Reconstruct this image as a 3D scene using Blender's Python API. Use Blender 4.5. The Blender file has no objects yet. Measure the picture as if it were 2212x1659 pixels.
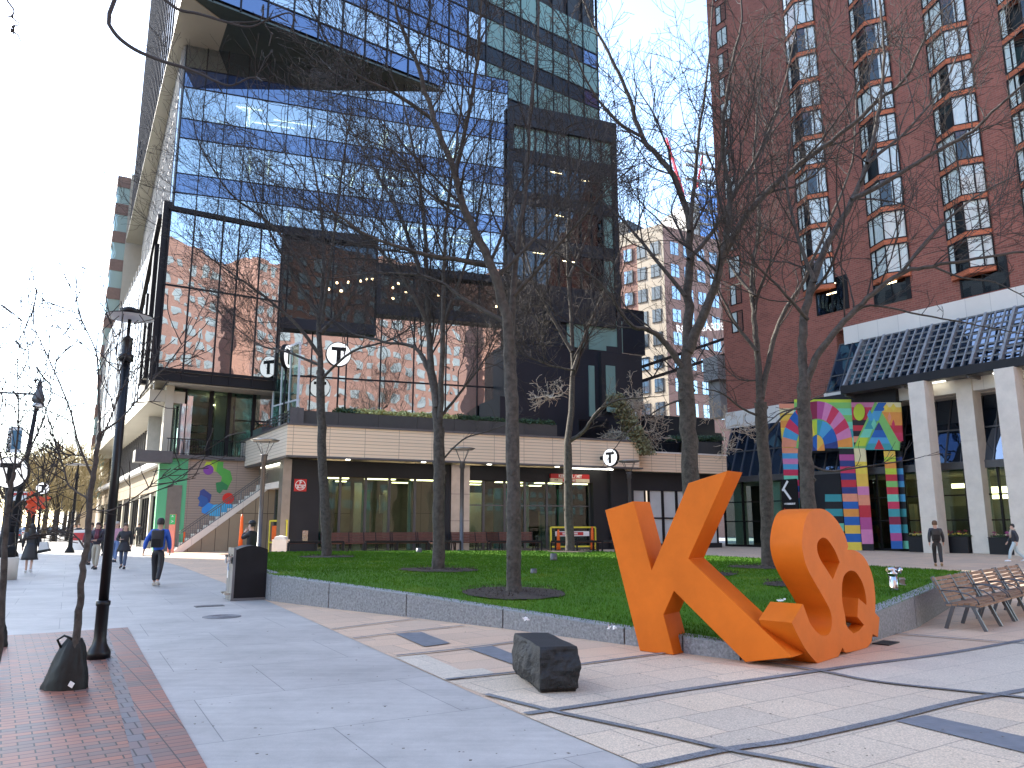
import bpy, bmesh, math, random
from math import sin, cos, tan, radians, atan2, hypot, pi, sqrt
from mathutils import Vector, Matrix, noise
from mathutils.geometry import tessellate_polygon
C = bpy.context.scene
COL = C.collection
R = random.Random(7)
PITCH = radians(10.45); FOC = 1661.0; EYE = 1.6

# ---------- helpers : photograph measurements -> world positions on real surfaces ----------
def ray(u, v):
    x = (u-1106)/FOC; y = (829.5-v)/FOC
    return (x, cos(PITCH)-y*sin(PITCH), sin(PITCH)+y*cos(PITCH))
def hz(u, v, z=0.0):
    r = ray(u, v); t = (z-EYE)/r[2]
    return Vector((r[0]*t, r[1]*t, z))
def dp(u, v, Y):
    r = ray(u, v); t = Y/r[1]
    return Vector((r[0]*t, Y, EYE+r[2]*t))
class Pl:
    def __init__(s, a, b):
        s.a = Vector((a[0], a[1], 0)); b = Vector((b[0], b[1], 0))
        s.L = (b-s.a).length; s.d = (b-s.a)/s.L
        s.n = Vector((s.d.y, -s.d.x, 0))
        if s.n.dot(-s.a) < 0: s.n = -s.n
    def at(s, u, v, o=0.0):
        r = Vector(ray(u, v)); k = s.a.dot(s.n)+o-0.0
        t = k/(r.x*s.n.x+r.y*s.n.y)
        p = Vector((r.x*t, r.y*t, 0))
        return ((p-s.a).dot(s.d), EYE+r.z*t)
    def p(s, S, z, o=0.0):
        q = s.a+s.d*S+s.n*o
        return Vector((q.x, q.y, z))
def azp(a, ang, L=1.0):
    return (a[0]+sin(radians(ang))*L, a[1]+cos(radians(ang))*L)

# ---------- mesh builder ----------
class MB:
    def __init__(s): s.v = []; s.f = []; s.m = []; s.sm = []
    def face(s, pts, mi=0, smooth=False):
        b = len(s.v); s.v += [tuple(p) for p in pts]
        s.f.append(tuple(range(b, b+len(pts)))); s.m.append(mi); s.sm.append(smooth)
    def raw(s, vs, fs, mi=0, smooth=False):
        b = len(s.v); s.v += [tuple(p) for p in vs]
        for f in fs:
            s.f.append(tuple(i+b for i in f)); s.m.append(mi); s.sm.append(smooth)
    def hexa(s, c, mi=0):
        s.raw(c, [(0,3,2,1),(4,5,6,7),(0,1,5,4),(1,2,6,5),(2,3,7,6),(3,0,4,7)], mi)
    def fb(s, pl, s0, s1, z0, z1, o0, o1, mi=0):
        P = pl.p
        s.hexa([P(s0,z0,o0),P(s1,z0,o0),P(s1,z0,o1),P(s0,z0,o1),P(s0,z1,o0),P(s1,z1,o0),P(s1,z1,o1),P(s0,z1,o1)], mi)
    def box(s, c, sz, mi=0, rz=0.0, M=None):
        hx, hy, hz_ = sz[0]/2, sz[1]/2, sz[2]/2
        pts = [Vector(q) for q in [(-hx,-hy,-hz_),(hx,-hy,-hz_),(hx,hy,-hz_),(-hx,hy,-hz_),(-hx,-hy,hz_),(hx,-hy,hz_),(hx,hy,hz_),(-hx,hy,hz_)]]
        T = Matrix.Translation(Vector(c)) @ (M if M is not None else Matrix.Rotation(rz, 4, 'Z'))
        s.hexa([T @ p for p in pts], mi)
    def bar(s, a, b, w, h, mi=0):
        a = Vector(a); b = Vector(b); d = (b-a)
        if d.length < 1e-6: return
        d.normalize(); up = Vector((0,0,1))
        if abs(d.z) > .95: up = Vector((0,1,0))
        x = d.cross(up).normalized()*w/2; y = x.cross(d).normalized()*h/2
        s.hexa([a-x-y,a+x-y,a+x+y,a-x+y,b-x-y,b+x-y,b+x+y,b-x+y], mi)
    def tube(s, pts, rad, n=6, mi=0, smooth=True, cap=True):
        pts = [Vector(p) for p in pts]; N = len(pts); b = len(s.v)
        if not hasattr(rad, '__len__'): rad = [rad]*N
        prev = None
        for i in range(N):
            d = (pts[min(i+1, N-1)]-pts[max(i-1, 0)])
            if d.length < 1e-9: d = Vector((0,0,1))
            d.normalize()
            if prev is None:
                x = d.orthogonal().normalized()
            else:
                x = prev-d*prev.dot(d)
                x = x.normalized() if x.length > 1e-6 else d.orthogonal().normalized()
            prev = x; y = d.cross(x); r = rad[i]; p = pts[i]
            for k in range(n):
                a = 2*pi*k/n; c_, s_ = cos(a)*r, sin(a)*r
                s.v.append((p.x+x.x*c_+y.x*s_, p.y+x.y*c_+y.y*s_, p.z+x.z*c_+y.z*s_))
        for i in range(N-1):
            for k in range(n):
                k2 = (k+1) % n
                s.f.append((b+i*n+k, b+i*n+k2, b+(i+1)*n+k2, b+(i+1)*n+k)); s.m.append(mi); s.sm.append(smooth)
        if cap:
            s.f.append(tuple(b+k for k in reversed(range(n)))); s.m.append(mi); s.sm.append(False)
            s.f.append(tuple(b+(N-1)*n+k for k in range(n))); s.m.append(mi); s.sm.append(False)
    def lathe(s, c, prof, n=24, mi=0, smooth=True, sx=1, sy=1, rz=0, half=False):
        c = Vector(c); b = len(s.v)
        for r, z in prof:
            for k in range(n):
                a = 2*pi*k/n+rz; s.v.append((c.x+cos(a)*r*sx, c.y+sin(a)*r*sy, c.z+z))
        for i in range(len(prof)-1):
            for k in range(n):
                k2 = (k+1) % n
                s.f.append((b+i*n+k, b+i*n+k2, b+(i+1)*n+k2, b+(i+1)*n+k)); s.m.append(mi); s.sm.append(smooth)
        s.f.append(tuple(b+k for k in reversed(range(n)))); s.m.append(mi); s.sm.append(False)
        e = b+(len(prof)-1)*n
        s.f.append(tuple(e+k for k in range(n))); s.m.append(mi); s.sm.append(False)
    def poly(s, pts, mi=0):
        pts = [Vector(p) for p in pts]
        tris = tessellate_polygon([pts])
        s.raw(pts, [tuple(t) for t in tris], mi)
    def extr(s, pts, off, mi=0, side_mi=None, smooth=False):
        """closed polygon extruded by vector off"""
        pts = [Vector(p) for p in pts]; off = Vector(off); n = len(pts)
        tris = tessellate_polygon([pts])
        nrm = Vector((0,0,0))
        for i in range(n): nrm += pts[i].cross(pts[(i+1) % n])
        t0 = tris[0]; tn = (pts[t0[1]]-pts[t0[0]]).cross(pts[t0[2]]-pts[t0[0]])
        # make front face point away from off
        fl = tn.dot(off) > 0
        F = [tuple(reversed(t)) if fl else tuple(t) for t in tris]
        s.raw(pts, F, mi); s.raw([p+off for p in pts], [tuple(reversed(t)) for t in F], mi)
        ccw = nrm.dot(off) < 0
        for i in range(n):
            j = (i+1) % n
            q = [pts[i], pts[j], pts[j]+off, pts[i]+off]
            if ccw: q.reverse()
            s.face(q, mi if side_mi is None else side_mi, smooth)
    def build(s, name, mats, parent=None, uv=True, origin=None, merge=False):
        o0 = Vector(origin) if origin is not None else (Vector(parent['_o']) if parent is not None and '_o' in parent else Vector((0,0,0)))
        vs = s.v
        if o0.length > 0: vs = [(x-o0.x, y-o0.y, z-o0.z) for x, y, z in s.v]
        me = bpy.data.meshes.new(name); me.from_pydata(vs, [], s.f)
        if not isinstance(mats, (list, tuple)): mats = [mats]
        for m in mats: me.materials.append(m)
        me.polygons.foreach_set('material_index', s.m)
        me.polygons.foreach_set('use_smooth', s.sm)
        if uv:
            L = me.uv_layers.new(name='UVMap'); data = [0.0]*(2*len(me.loops)); V = s.v; k = 0
            for pi_, f in enumerate(s.f):
                a = Vector(V[f[0]]); 
                n = (Vector(V[f[1]])-a).cross(Vector(V[f[2]])-a) if len(f) > 2 else Vector((0,0,1))
                if n.length < 1e-12 and len(f) > 3: n = (Vector(V[f[2]])-a).cross(Vector(V[f[3]])-a)
                if n.length > 0: n.normalize()
                if abs(n.z) > .7:
                    for i in f: data[k] = V[i][0]; data[k+1] = V[i][1]; k += 2
                else:
                    h = hypot(n.x, n.y) or 1; tx, ty = -n.y/h, n.x/h; sc = 1/max(h, .3)
                    for i in f: data[k] = V[i][0]*tx+V[i][1]*ty; data[k+1] = V[i][2]*sc; k += 2
            L.data.foreach_set('uv', data)
        me.update()
        if merge:
            bm = bmesh.new(); bm.from_mesh(me); bmesh.ops.remove_doubles(bm, verts=bm.verts, dist=1e-4); bm.to_mesh(me); bm.free()
        o = bpy.data.objects.new(name, me); COL.objects.link(o)
        if parent is not None: o.parent = parent; o['_o'] = tuple(o0)
        elif origin is not None: o.location = o0; o['_o'] = tuple(o0)
        return o
def thing(name, label, cat, loc=(0,0,0), group=None):
    o = bpy.data.objects.new(name, None); COL.objects.link(o); o.empty_display_size = .2
    o.location = loc; o['_o'] = tuple(loc); o['label'] = label; o['category'] = cat
    if group: o['group'] = group
    return o
def tag(o, label=None, cat=None, group=None, kind=None):
    if label: o['label'] = label
    if cat: o['category'] = cat
    if group: o['group'] = group
    if kind: o['kind'] = kind
    return o
def kids(o): return [c for c in bpy.data.objects if c.parent == o]
def copy_tree(o, parent=None, kd=None):
    c = o.copy(); COL.objects.link(c)
    if parent is not None: c.parent = parent
    for ch in (kd or KD(o)): copy_tree(ch, c, None)
    return c
def KD(o): return list(o.children)
def text_obj(txt, size, M, mat, name, parent=None, ext=.01, bold=0.0, align='CENTER', sx=1.0):
    cu = bpy.data.curves.new('txt', 'FONT'); cu.body = txt; cu.size = size; cu.extrude = ext; cu.offset = bold
    cu.align_x = align; cu.align_y = 'CENTER'; cu.resolution_u = 3
    t = bpy.data.objects.new('txt', cu); COL.objects.link(t)
    dg = bpy.context.evaluated_depsgraph_get(); dg.update()
    me = bpy.data.meshes.new_from_object(t.evaluated_get(dg)); bpy.data.objects.remove(t)
    me.name = name; me.materials.clear(); me.materials.append(mat)
    o0 = Vector(parent['_o']) if parent is not None and '_o' in parent else Vector((0,0,0))
    me.transform(Matrix.Translation(-o0) @ M @ Matrix.Diagonal((sx,1,1,1)))
    o = bpy.data.objects.new(name, me); COL.objects.link(o)
    if parent is not None: o.parent = parent
    return o
def faceM(pl, S, z, o):
    """matrix putting text on a facade plane, readable from outside"""
    n = pl.n; up = Vector((0,0,1)); x = up.cross(n)
    M = Matrix((( x.x, up.x, n.x, 0),(x.y, up.y, n.y, 0),(x.z, up.z, n.z, 0),(0,0,0,1)))
    return Matrix.Translation(pl.p(S, z, o)) @ M
def cr(pts, n=6, closed=False):
    """Catmull-Rom through tuples"""
    out = []; N = len(pts)
    for i in range(N-1 if not closed else N):
        P = [Vector(pts[(i+k) % N]) if closed else Vector(pts[min(max(i+k, 0), N-1)]) for k in (-1,0,1,2)]
        for j in range(n):
            t = j/n
            out.append(.5*((2*P[1])+(-P[0]+P[2])*t+(2*P[0]-5*P[1]+4*P[2]-P[3])*t*t+(-P[0]+3*P[1]-3*P[2]+P[3])*t**3))
    if not closed: out.append(Vector(pts[-1]))
    return out

# ---------- materials ----------
def newmat(name):
    m = bpy.data.materials.new(name); m.use_nodes = True
    nt = m.node_tree; nt.nodes.clear()
    return m, nt, nt.nodes, nt.links
def N_(nt, t, **kw):
    n = nt.nodes.new(t)
    for k, v in kw.items():
        if k.startswith('i_'): n.inputs[k[2:].replace('_', ' ')].default_value = v
        else: setattr(n, k, v)
    return n
def c4(c): return (c[0], c[1], c[2], 1.0)
def mk(name, col, rough=.6, metal=0.0, var=.12, scale=3.0, bump=0.0, bscale=30.0, spec=.5, var2=None, emit=None, estr=0.0, coat=0.0):
    m, nt, ns, ln = newmat(name)
    out = N_(nt, 'ShaderNodeOutputMaterial'); p = N_(nt, 'ShaderNodeBsdfPrincipled')
    ln.new(p.outputs[0], out.inputs[0])
    p.inputs['Roughness'].default_value = rough; p.inputs['Metallic'].default_value = metal
    p.inputs['Specular IOR Level'].default_value = spec; p.inputs['Coat Weight'].default_value = coat
    g = N_(nt, 'ShaderNodeNewGeometry')
    nz = N_(nt, 'ShaderNodeTexNoise'); nz.inputs['Scale'].default_value = scale; nz.inputs['Detail'].default_value = 6; nz.inputs['Roughness'].default_value = .65
    ln.new(g.outputs['Position'], nz.inputs['Vector'])
    r = N_(nt, 'ShaderNodeValToRGB'); r.color_ramp.elements[0].position = .3; r.color_ramp.elements[1].position = .7
    lo = [max(0, c*(1-var)) for c in col]; hi = [min(1, c*(1+var)) for c in (var2 or col)]
    r.color_ramp.elements[0].color = c4(lo); r.color_ramp.elements[1].color = c4(hi)
    ln.new(nz.outputs['Fac'], r.inputs[0]); ln.new(r.outputs[0], p.inputs['Base Color'])
    if bump > 0:
        nb = N_(nt, 'ShaderNodeTexNoise'); nb.inputs['Scale'].default_value = bscale; nb.inputs['Detail'].default_value = 5
        ln.new(g.outputs['Position'], nb.inputs['Vector'])
        b = N_(nt, 'ShaderNodeBump'); b.inputs['Strength'].default_value = bump; b.inputs['Distance'].default_value = .02
        ln.new(nb.outputs['Fac'], b.inputs['Height']); ln.new(b.outputs[0], p.inputs['Normal'])
    if emit:
        p.inputs['Emission Color'].default_value = c4(emit); p.inputs['Emission Strength'].default_value = estr
    return m
def mk_brick(name, c1, c2, mort, bw=.22, bh=.075, ms=.008, offs=.5, rough=.75, blotch=.12, bump=.3, rot=0.0, bias=0.0, sq=1.0, c3=None, spec=.3):
    m, nt, ns, ln = newmat(name)
    out = N_(nt, 'ShaderNodeOutputMaterial'); p = N_(nt, 'ShaderNodeBsdfPrincipled'); ln.new(p.outputs[0], out.inputs[0])
    p.inputs['Roughness'].default_value = rough; p.inputs['Specular IOR Level'].default_value = spec
    uv = N_(nt, 'ShaderNodeUVMap'); mp = N_(nt, 'ShaderNodeMapping'); mp.inputs['Rotation'].default_value = (0,0,rot)
    ln.new(uv.outputs[0], mp.inputs[0])
    b = N_(nt, 'ShaderNodeTexBrick'); b.inputs['Scale'].default_value = 1; b.inputs['Brick Width'].default_value = bw; b.inputs['Row Height'].default_value = bh
    b.inputs['Mortar Size'].default_value = ms; b.inputs['Mortar Smooth'].default_value = .1; b.inputs['Bias'].default_value = bias
    b.offset = offs; b.squash = sq
    b.inputs['Color1'].default_value = c4(c1); b.inputs['Color2'].default_value = c4(c2); b.inputs['Mortar'].default_value = c4(mort)
    ln.new(mp.outputs[0], b.inputs['Vector'])
    g = N_(nt, 'ShaderNodeNewGeometry')
    nz = N_(nt, 'ShaderNodeTexNoise'); nz.inputs['Scale'].default_value = .5; nz.inputs['Detail'].default_value = 8; nz.inputs['Roughness'].default_value = .7
    ln.new(g.outputs['Position'], nz.inputs['Vector'])
    mr = N_(nt, 'ShaderNodeMapRange'); mr.inputs['To Min'].default_value = 1-blotch*2; mr.inputs['To Max'].default_value = 1+blotch*2
    ln.new(nz.outputs['Fac'], mr.inputs[0])
    mx = N_(nt, 'ShaderNodeMixRGB'); mx.blend_type = 'MULTIPLY'; mx.inputs[0].default_value = 1
    ln.new(b.outputs['Color'], mx.inputs[1]); ln.new(mr.outputs[0], mx.inputs[2])
    ln.new(mx.outputs[0], p.inputs['Base Color'])
    if bump > 0:
        bp = N_(nt, 'ShaderNodeBump'); bp.invert = True; bp.inputs['Strength'].default_value = bump; bp.inputs['Distance'].default_value = .01
        ln.new(b.outputs['Fac'], bp.inputs['Height']); ln.new(bp.outputs[0], p.inputs['Normal'])
    return m
def mk_glass(name, tint=(.5,.62,.6), refl=.3, gcol=(1,1,1), wav=.02, wsc=.5, rough=.0, dark=None):
    """window pane: mirror share + tinted see-through (or an opaque backing if dark is given)"""
    m, nt, ns, ln = newmat(name)
    out = N_(nt, 'ShaderNodeOutputMaterial'); mx = N_(nt, 'ShaderNodeMixShader'); gl = N_(nt, 'ShaderNodeBsdfGlossy')
    gl.inputs['Color'].default_value = c4(gcol); gl.inputs['Roughness'].default_value = rough
    if dark is None:
        tr = N_(nt, 'ShaderNodeBsdfTransparent'); tr.inputs[0].default_value = c4(tint)
    else:
        tr = N_(nt, 'ShaderNodeBsdfDiffuse'); tr.inputs[0].default_value = c4(dark)
    fr = N_(nt, 'ShaderNodeLayerWeight'); fr.inputs[0].default_value = .5
    pw = N_(nt, 'ShaderNodeMath', operation='POWER'); pw.inputs[1].default_value = 5; ln.new(fr.outputs['Facing'], pw.inputs[0])
    ad = N_(nt, 'ShaderNodeMath', operation='ADD'); ad.use_clamp = True; ad.inputs[1].default_value = refl+.04
    ln.new(pw.outputs[0], ad.inputs[0]); ln.new(ad.outputs[0], mx.inputs[0])
    ln.new(tr.outputs[0], mx.inputs[1]); ln.new(gl.outputs[0], mx.inputs[2]); ln.new(mx.outputs[0], out.inputs[0])
    g = N_(nt, 'ShaderNodeNewGeometry'); nz = N_(nt, 'ShaderNodeTexNoise'); nz.inputs['Scale'].default_value = wsc; nz.inputs['Detail'].default_value = 1.5
    ln.new(g.outputs['Position'], nz.inputs['Vector'])
    b = N_(nt, 'ShaderNodeBump'); b.inputs['Strength'].default_value = 1.0; b.inputs['Distance'].default_value = wav
    ln.new(nz.outputs['Fac'], b.inputs['Height']); ln.new(b.outputs[0], gl.inputs['Normal'])
    return m
def mk_lines(name, col, col2, pitch=.12, duty=.12, rough=.6, axis=1, bump=.5, pan=1.9):
    """horizontal corrugated cladding with panel joints"""
    m, nt, ns, ln = newmat(name)
    out = N_(nt, 'ShaderNodeOutputMaterial'); p = N_(nt, 'ShaderNodeBsdfPrincipled'); ln.new(p.outputs[0], out.inputs[0]); p.inputs['Roughness'].default_value = rough
    uv = N_(nt, 'ShaderNodeUVMap')
    b = N_(nt, 'ShaderNodeTexBrick'); b.inputs['Scale'].default_value = 1; b.inputs['Brick Width'].default_value = pan; b.inputs['Row Height'].default_value = pitch
    b.inputs['Mortar Size'].default_value = pitch*duty; b.inputs['Mortar Smooth'].default_value = .6; b.offset = 0
    b.inputs['Color1'].default_value = c4(col); b.inputs['Color2'].default_value = c4([x*.94 for x in col]); b.inputs['Mortar'].default_value = c4(col2)
    ln.new(uv.outputs[0], b.inputs['Vector']); ln.new(b.outputs['Color'], p.inputs['Base Color'])
    bp = N_(nt, 'ShaderNodeBump'); bp.invert = True; bp.inputs['Strength'].default_value = bump; bp.inputs['Distance'].default_value = .03
    ln.new(b.outputs['Fac'], bp.inputs['Height']); ln.new(bp.outputs[0], p.inputs['Normal'])
    return m

M = {}
M['brick'] = mk_brick('hotel brick', (.32,.108,.078), (.215,.075,.056), (.30,.16,.125), bw=.42, bh=.15, ms=.016, blotch=.16)
M['brick_sill'] = mk_brick('sill brick', (.62,.18,.08), (.5,.14,.07), (.2,.1,.07), bw=.30, bh=.11, ms=.01)
M['brick_pink'] = mk_brick('pink brick', (.36,.20,.16), (.31,.165,.13), (.3,.2,.17), bw=.3, bh=.1, ms=.008)
M['cream'] = mk('cream stone', (.50,.43,.34), .8, var=.06, scale=.6)
M['limestone'] = mk_brick('pale limestone panel', (.78,.74,.68), (.73,.70,.64), (.5,.48,.45), bw=1.5, bh=1.6, ms=.012, offs=0, blotch=.06, bump=.1)
M['pillar'] = mk('pale cast stone', (.74,.69,.60), .75, var=.1, scale=1.2, bump=.15, bscale=60)
M['white_panel'] = mk('white panel', (.72,.73,.75), .5, var=.03)
M['conc'] = mk('raw concrete', (.36,.35,.34), .8, var=.12, scale=1.0)
M['black_metal'] = mk('black metal', (.011,.011,.013), .5, .0, var=.1, spec=.25)
M['black_panel'] = mk('black panel', (.02,.021,.025), .5, .0, var=.15, scale=.6, spec=.3)
M['dark_navy'] = mk('dark navy panel', (.010,.014,.022), .4, .0, var=.2, scale=.5, spec=.3)
M['fin_pale'] = mk('pale fin', (.42,.42,.42), .8, var=.1, spec=.1)
M['fin'] = mk('matt dark fin', (.05,.055,.07), .95, var=.1, spec=.05)
M['grey_metal'] = mk('grey metal', (.12,.12,.125), .45, .5, var=.08)
M['steel'] = mk('brushed steel', (.42,.41,.38), .32, .9, var=.12, scale=2)
M['chrome'] = mk('chrome', (.6,.6,.6), .15, 1.0, var=.05)
M['soffit'] = mk('tan soffit', (.46,.42,.33), .6, var=.05, scale=.5)
M['soffit_dark'] = mk('dark soffit', (.055,.07,.055), .35, .2, var=.1)
M['planter'] = mk('charcoal planter', (.06,.056,.052), .6, var=.08)
M['tan_clad'] = mk_lines('ribbed tan cladding', (.84,.66,.47), (.32,.25,.18), pitch=.2, duty=.09, pan=2.1)
M['mural_clad'] = mk_lines('ribbed brown cladding', (.33,.26,.21), (.17,.13,.11), pitch=.16, duty=.1, pan=3.0)
M['tan_panel'] = mk_brick('tan panel', (.34,.28,.20), (.31,.25,.18), (.10,.08,.06), bw=.8, bh=2.4, ms=.02, offs=0, bump=.2)
M['glass_v'] = mk_glass('vision glass', (.45,.56,.56), .35, (.90,.95,1.0), wav=.008, wsc=.35)
M['glass_s'] = mk_glass('spandrel glass', refl=.20, gcol=(.56,.70,.98), wav=.008, wsc=.35, dark=(.018,.035,.095))
M['glass_low'] = mk_glass('lower curtain glass', (.30,.38,.36), .48, (.92,.97,1.0), wav=.008, wsc=.6)
M['glass_mint'] = mk_glass('mint frosted glass', refl=.0, gcol=(.7,.9,.85), dark=(.17,.27,.24), wav=.01)
M['glass_white'] = mk_glass('pale reflective glass', refl=.45, gcol=(1,1,1), dark=(.55,.60,.62), wav=.01)
M['glass_shop'] = mk_glass('shop glass', (.62,.75,.72), .0, (.75,.9,.87), wav=.008)
M['glass_dark'] = mk_glass('dark sloped glass', refl=.22, gcol=(.62,.78,1.0), dark=(.008,.014,.026), wav=.02)
M['glass_room'] = mk_glass('hotel room glass', (.90,.95,.95), .03, (.9,.96,1), wav=.004)
M['glass_shade'] = mk_glass('tinted glass', (.13,.17,.17), .03, (.7,.8,.9), wav=.01)
M['curtain'] = mk('white curtain', (.80,.80,.78), .9, var=.1, scale=2.5)
M['room'] = mk('room interior', (.16,.15,.13), .8, var=.3, scale=.8)
M['ceiling'] = mk('interior ceiling', (.45,.44,.40), .8, var=.1)
M['lamp_yel'] = mk('lit strip lamp', (.9,.8,.5), .5, emit=(1,.82,.45), estr=2.2)
M['lamp_warm'] = mk('lit warm lamp', (.9,.7,.4), .5, emit=(1,.72,.38), estr=2.2)
M['lamp_white'] = mk('lit white lamp', (.9,.9,.85), .5, emit=(1,.95,.8), estr=1.6)
M['orange'] = mk('orange paint', (.66,.150,.012), .55, var=.11, scale=1.6, spec=.14, bump=.05, bscale=40)
M['orange_dirt'] = M['orange']
M['wood'] = mk('teak slats', (.25,.135,.08), .7, var=.25, scale=6, var2=(.30,.18,.11), spec=.2)
M['glass_b'] = mk_glass('sky mirror window', refl=.32, gcol=(.78,.9,1.0), dark=(.05,.075,.11), wav=.008)
M['wood_red'] = mk('red brown slats', (.13,.045,.028), .55, var=.25, scale=5)
M['bark'] = mk('tree bark', (.066,.057,.049), .9, var=.55, scale=9, bump=1.0, bscale=22)
M['twig'] = mk('twig bark', (.042,.035,.032), .9, var=.3, scale=4)
M['twig_sunlit'] = mk('pale twigs', (.55,.45,.33), .85, var=.3, scale=4)
M['mulch'] = mk('mulch', (.05,.036,.028), .95, var=.6, scale=25, bump=1.0, bscale=60)
M['bag'] = mk('green black watering bag', (.004,.006,.0055), .6, var=.3, scale=6, bump=.4, bscale=12)
M['red'] = mk('red sign', (.50,.02,.02), .4, var=.03)
M['white'] = mk('white paint', (.82,.82,.80), .45, var=.03)
M['sign_white'] = mk('lit white sign face', (.85,.86,.86), .4, var=.02, emit=(1,1,1), estr=.25)
M['black'] = mk('black', (.008,.008,.009), .55, var=.1, spec=.25)
M['yellow'] = mk('yellow paint', (.75,.65,.05), .45, var=.05)
M['cone_orange'] = mk('cone orange', (.85,.14,.02), .5, var=.05)
M['green_panel'] = mk('green panel', (.10,.42,.21), .55, var=.04, scale=.8)
M['glass_green'] = M['glass_mint']
def paint(name, c): 
    if 'p_'+name not in M: M['p_'+name] = mk('paint '+name, c, .55, var=.06, scale=2.5, bump=.15, bscale=25)
    return M['p_'+name]
# ---------- camera, light ----------
cam = bpy.data.cameras.new('Camera'); camo = bpy.data.objects.new('Camera', cam); COL.objects.link(camo); C.camera = camo
camo.location = (0,0,EYE); camo.rotation_euler = (pi/2+PITCH, 0, 0)
cam.sensor_fit = 'HORIZONTAL'; cam.sensor_width = 36; cam.lens = FOC/2212*36; cam.clip_end = 3000; cam.clip_start = .05
C.render.resolution_x = 1024; C.render.resolution_y = 768
SAZ = -60.0; SEL = 33.0
w = bpy.data.worlds.new('World'); C.world = w; w.use_nodes = True
nt = w.node_tree; nt.nodes.clear()
sky = nt.nodes.new('ShaderNodeTexSky'); sky.sky_type = 'NISHITA'; sky.sun_disc = False
sky.sun_elevation = radians(SEL); sky.sun_rotation = radians(SAZ); sky.air_density = 1.0; sky.dust_density = .7; sky.ozone_density = .6
bg = nt.nodes.new('ShaderNodeBackground'); bg.inputs[1].default_value = .15
wo = nt.nodes.new('ShaderNodeOutputWorld'); nt.links.new(sky.outputs[0], bg.inputs[0]); nt.links.new(bg.outputs[0], wo.inputs[0])
sl = bpy.data.lights.new('Sun', 'SUN'); sl.energy = 3.2; sl.angle = radians(.5); sl.color = (1,.93,.82)
so = bpy.data.objects.new('Sun', sl); COL.objects.link(so)
sd = Vector((sin(radians(SAZ))*cos(radians(SEL)), cos(radians(SAZ))*cos(radians(SEL)), sin(radians(SEL))))
so.rotation_euler = sd.to_track_quat('Z', 'Y').to_euler(); so.location = (-30,20,60)
C.view_settings.view_transform = 'Standard'; C.view_settings.look = 'None'; C.view_settings.exposure = 2.3; C.view_settings.gamma = 1
C.render.engine = 'CYCLES'
C.cycles.max_bounces = 8; C.cycles.transparent_max_bounces = 16; C.cycles.glossy_bounces = 4; C.cycles.diffuse_bounces = 3
C.cycles.caustics_reflective = False; C.cycles.caustics_refractive = False

# ---------- ground ----------
PAV = radians(29.5)   # street direction turned left of the view axis
def sheet(name, pts, z, mat, kind='structure'):
    mb = MB(); mb.poly([(p[0], p[1], z) for p in pts]); o = mb.build(name, mat)
    # make sure it faces up
    if o.data.polygons and o.data.polygons[0].normal.z < 0: o.data.flip_normals()
    return tag(o, kind=kind)
M['asphalt'] = mk('asphalt', (.05,.05,.052), .9, var=.2, scale=2, bump=.3, bscale=80)
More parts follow.
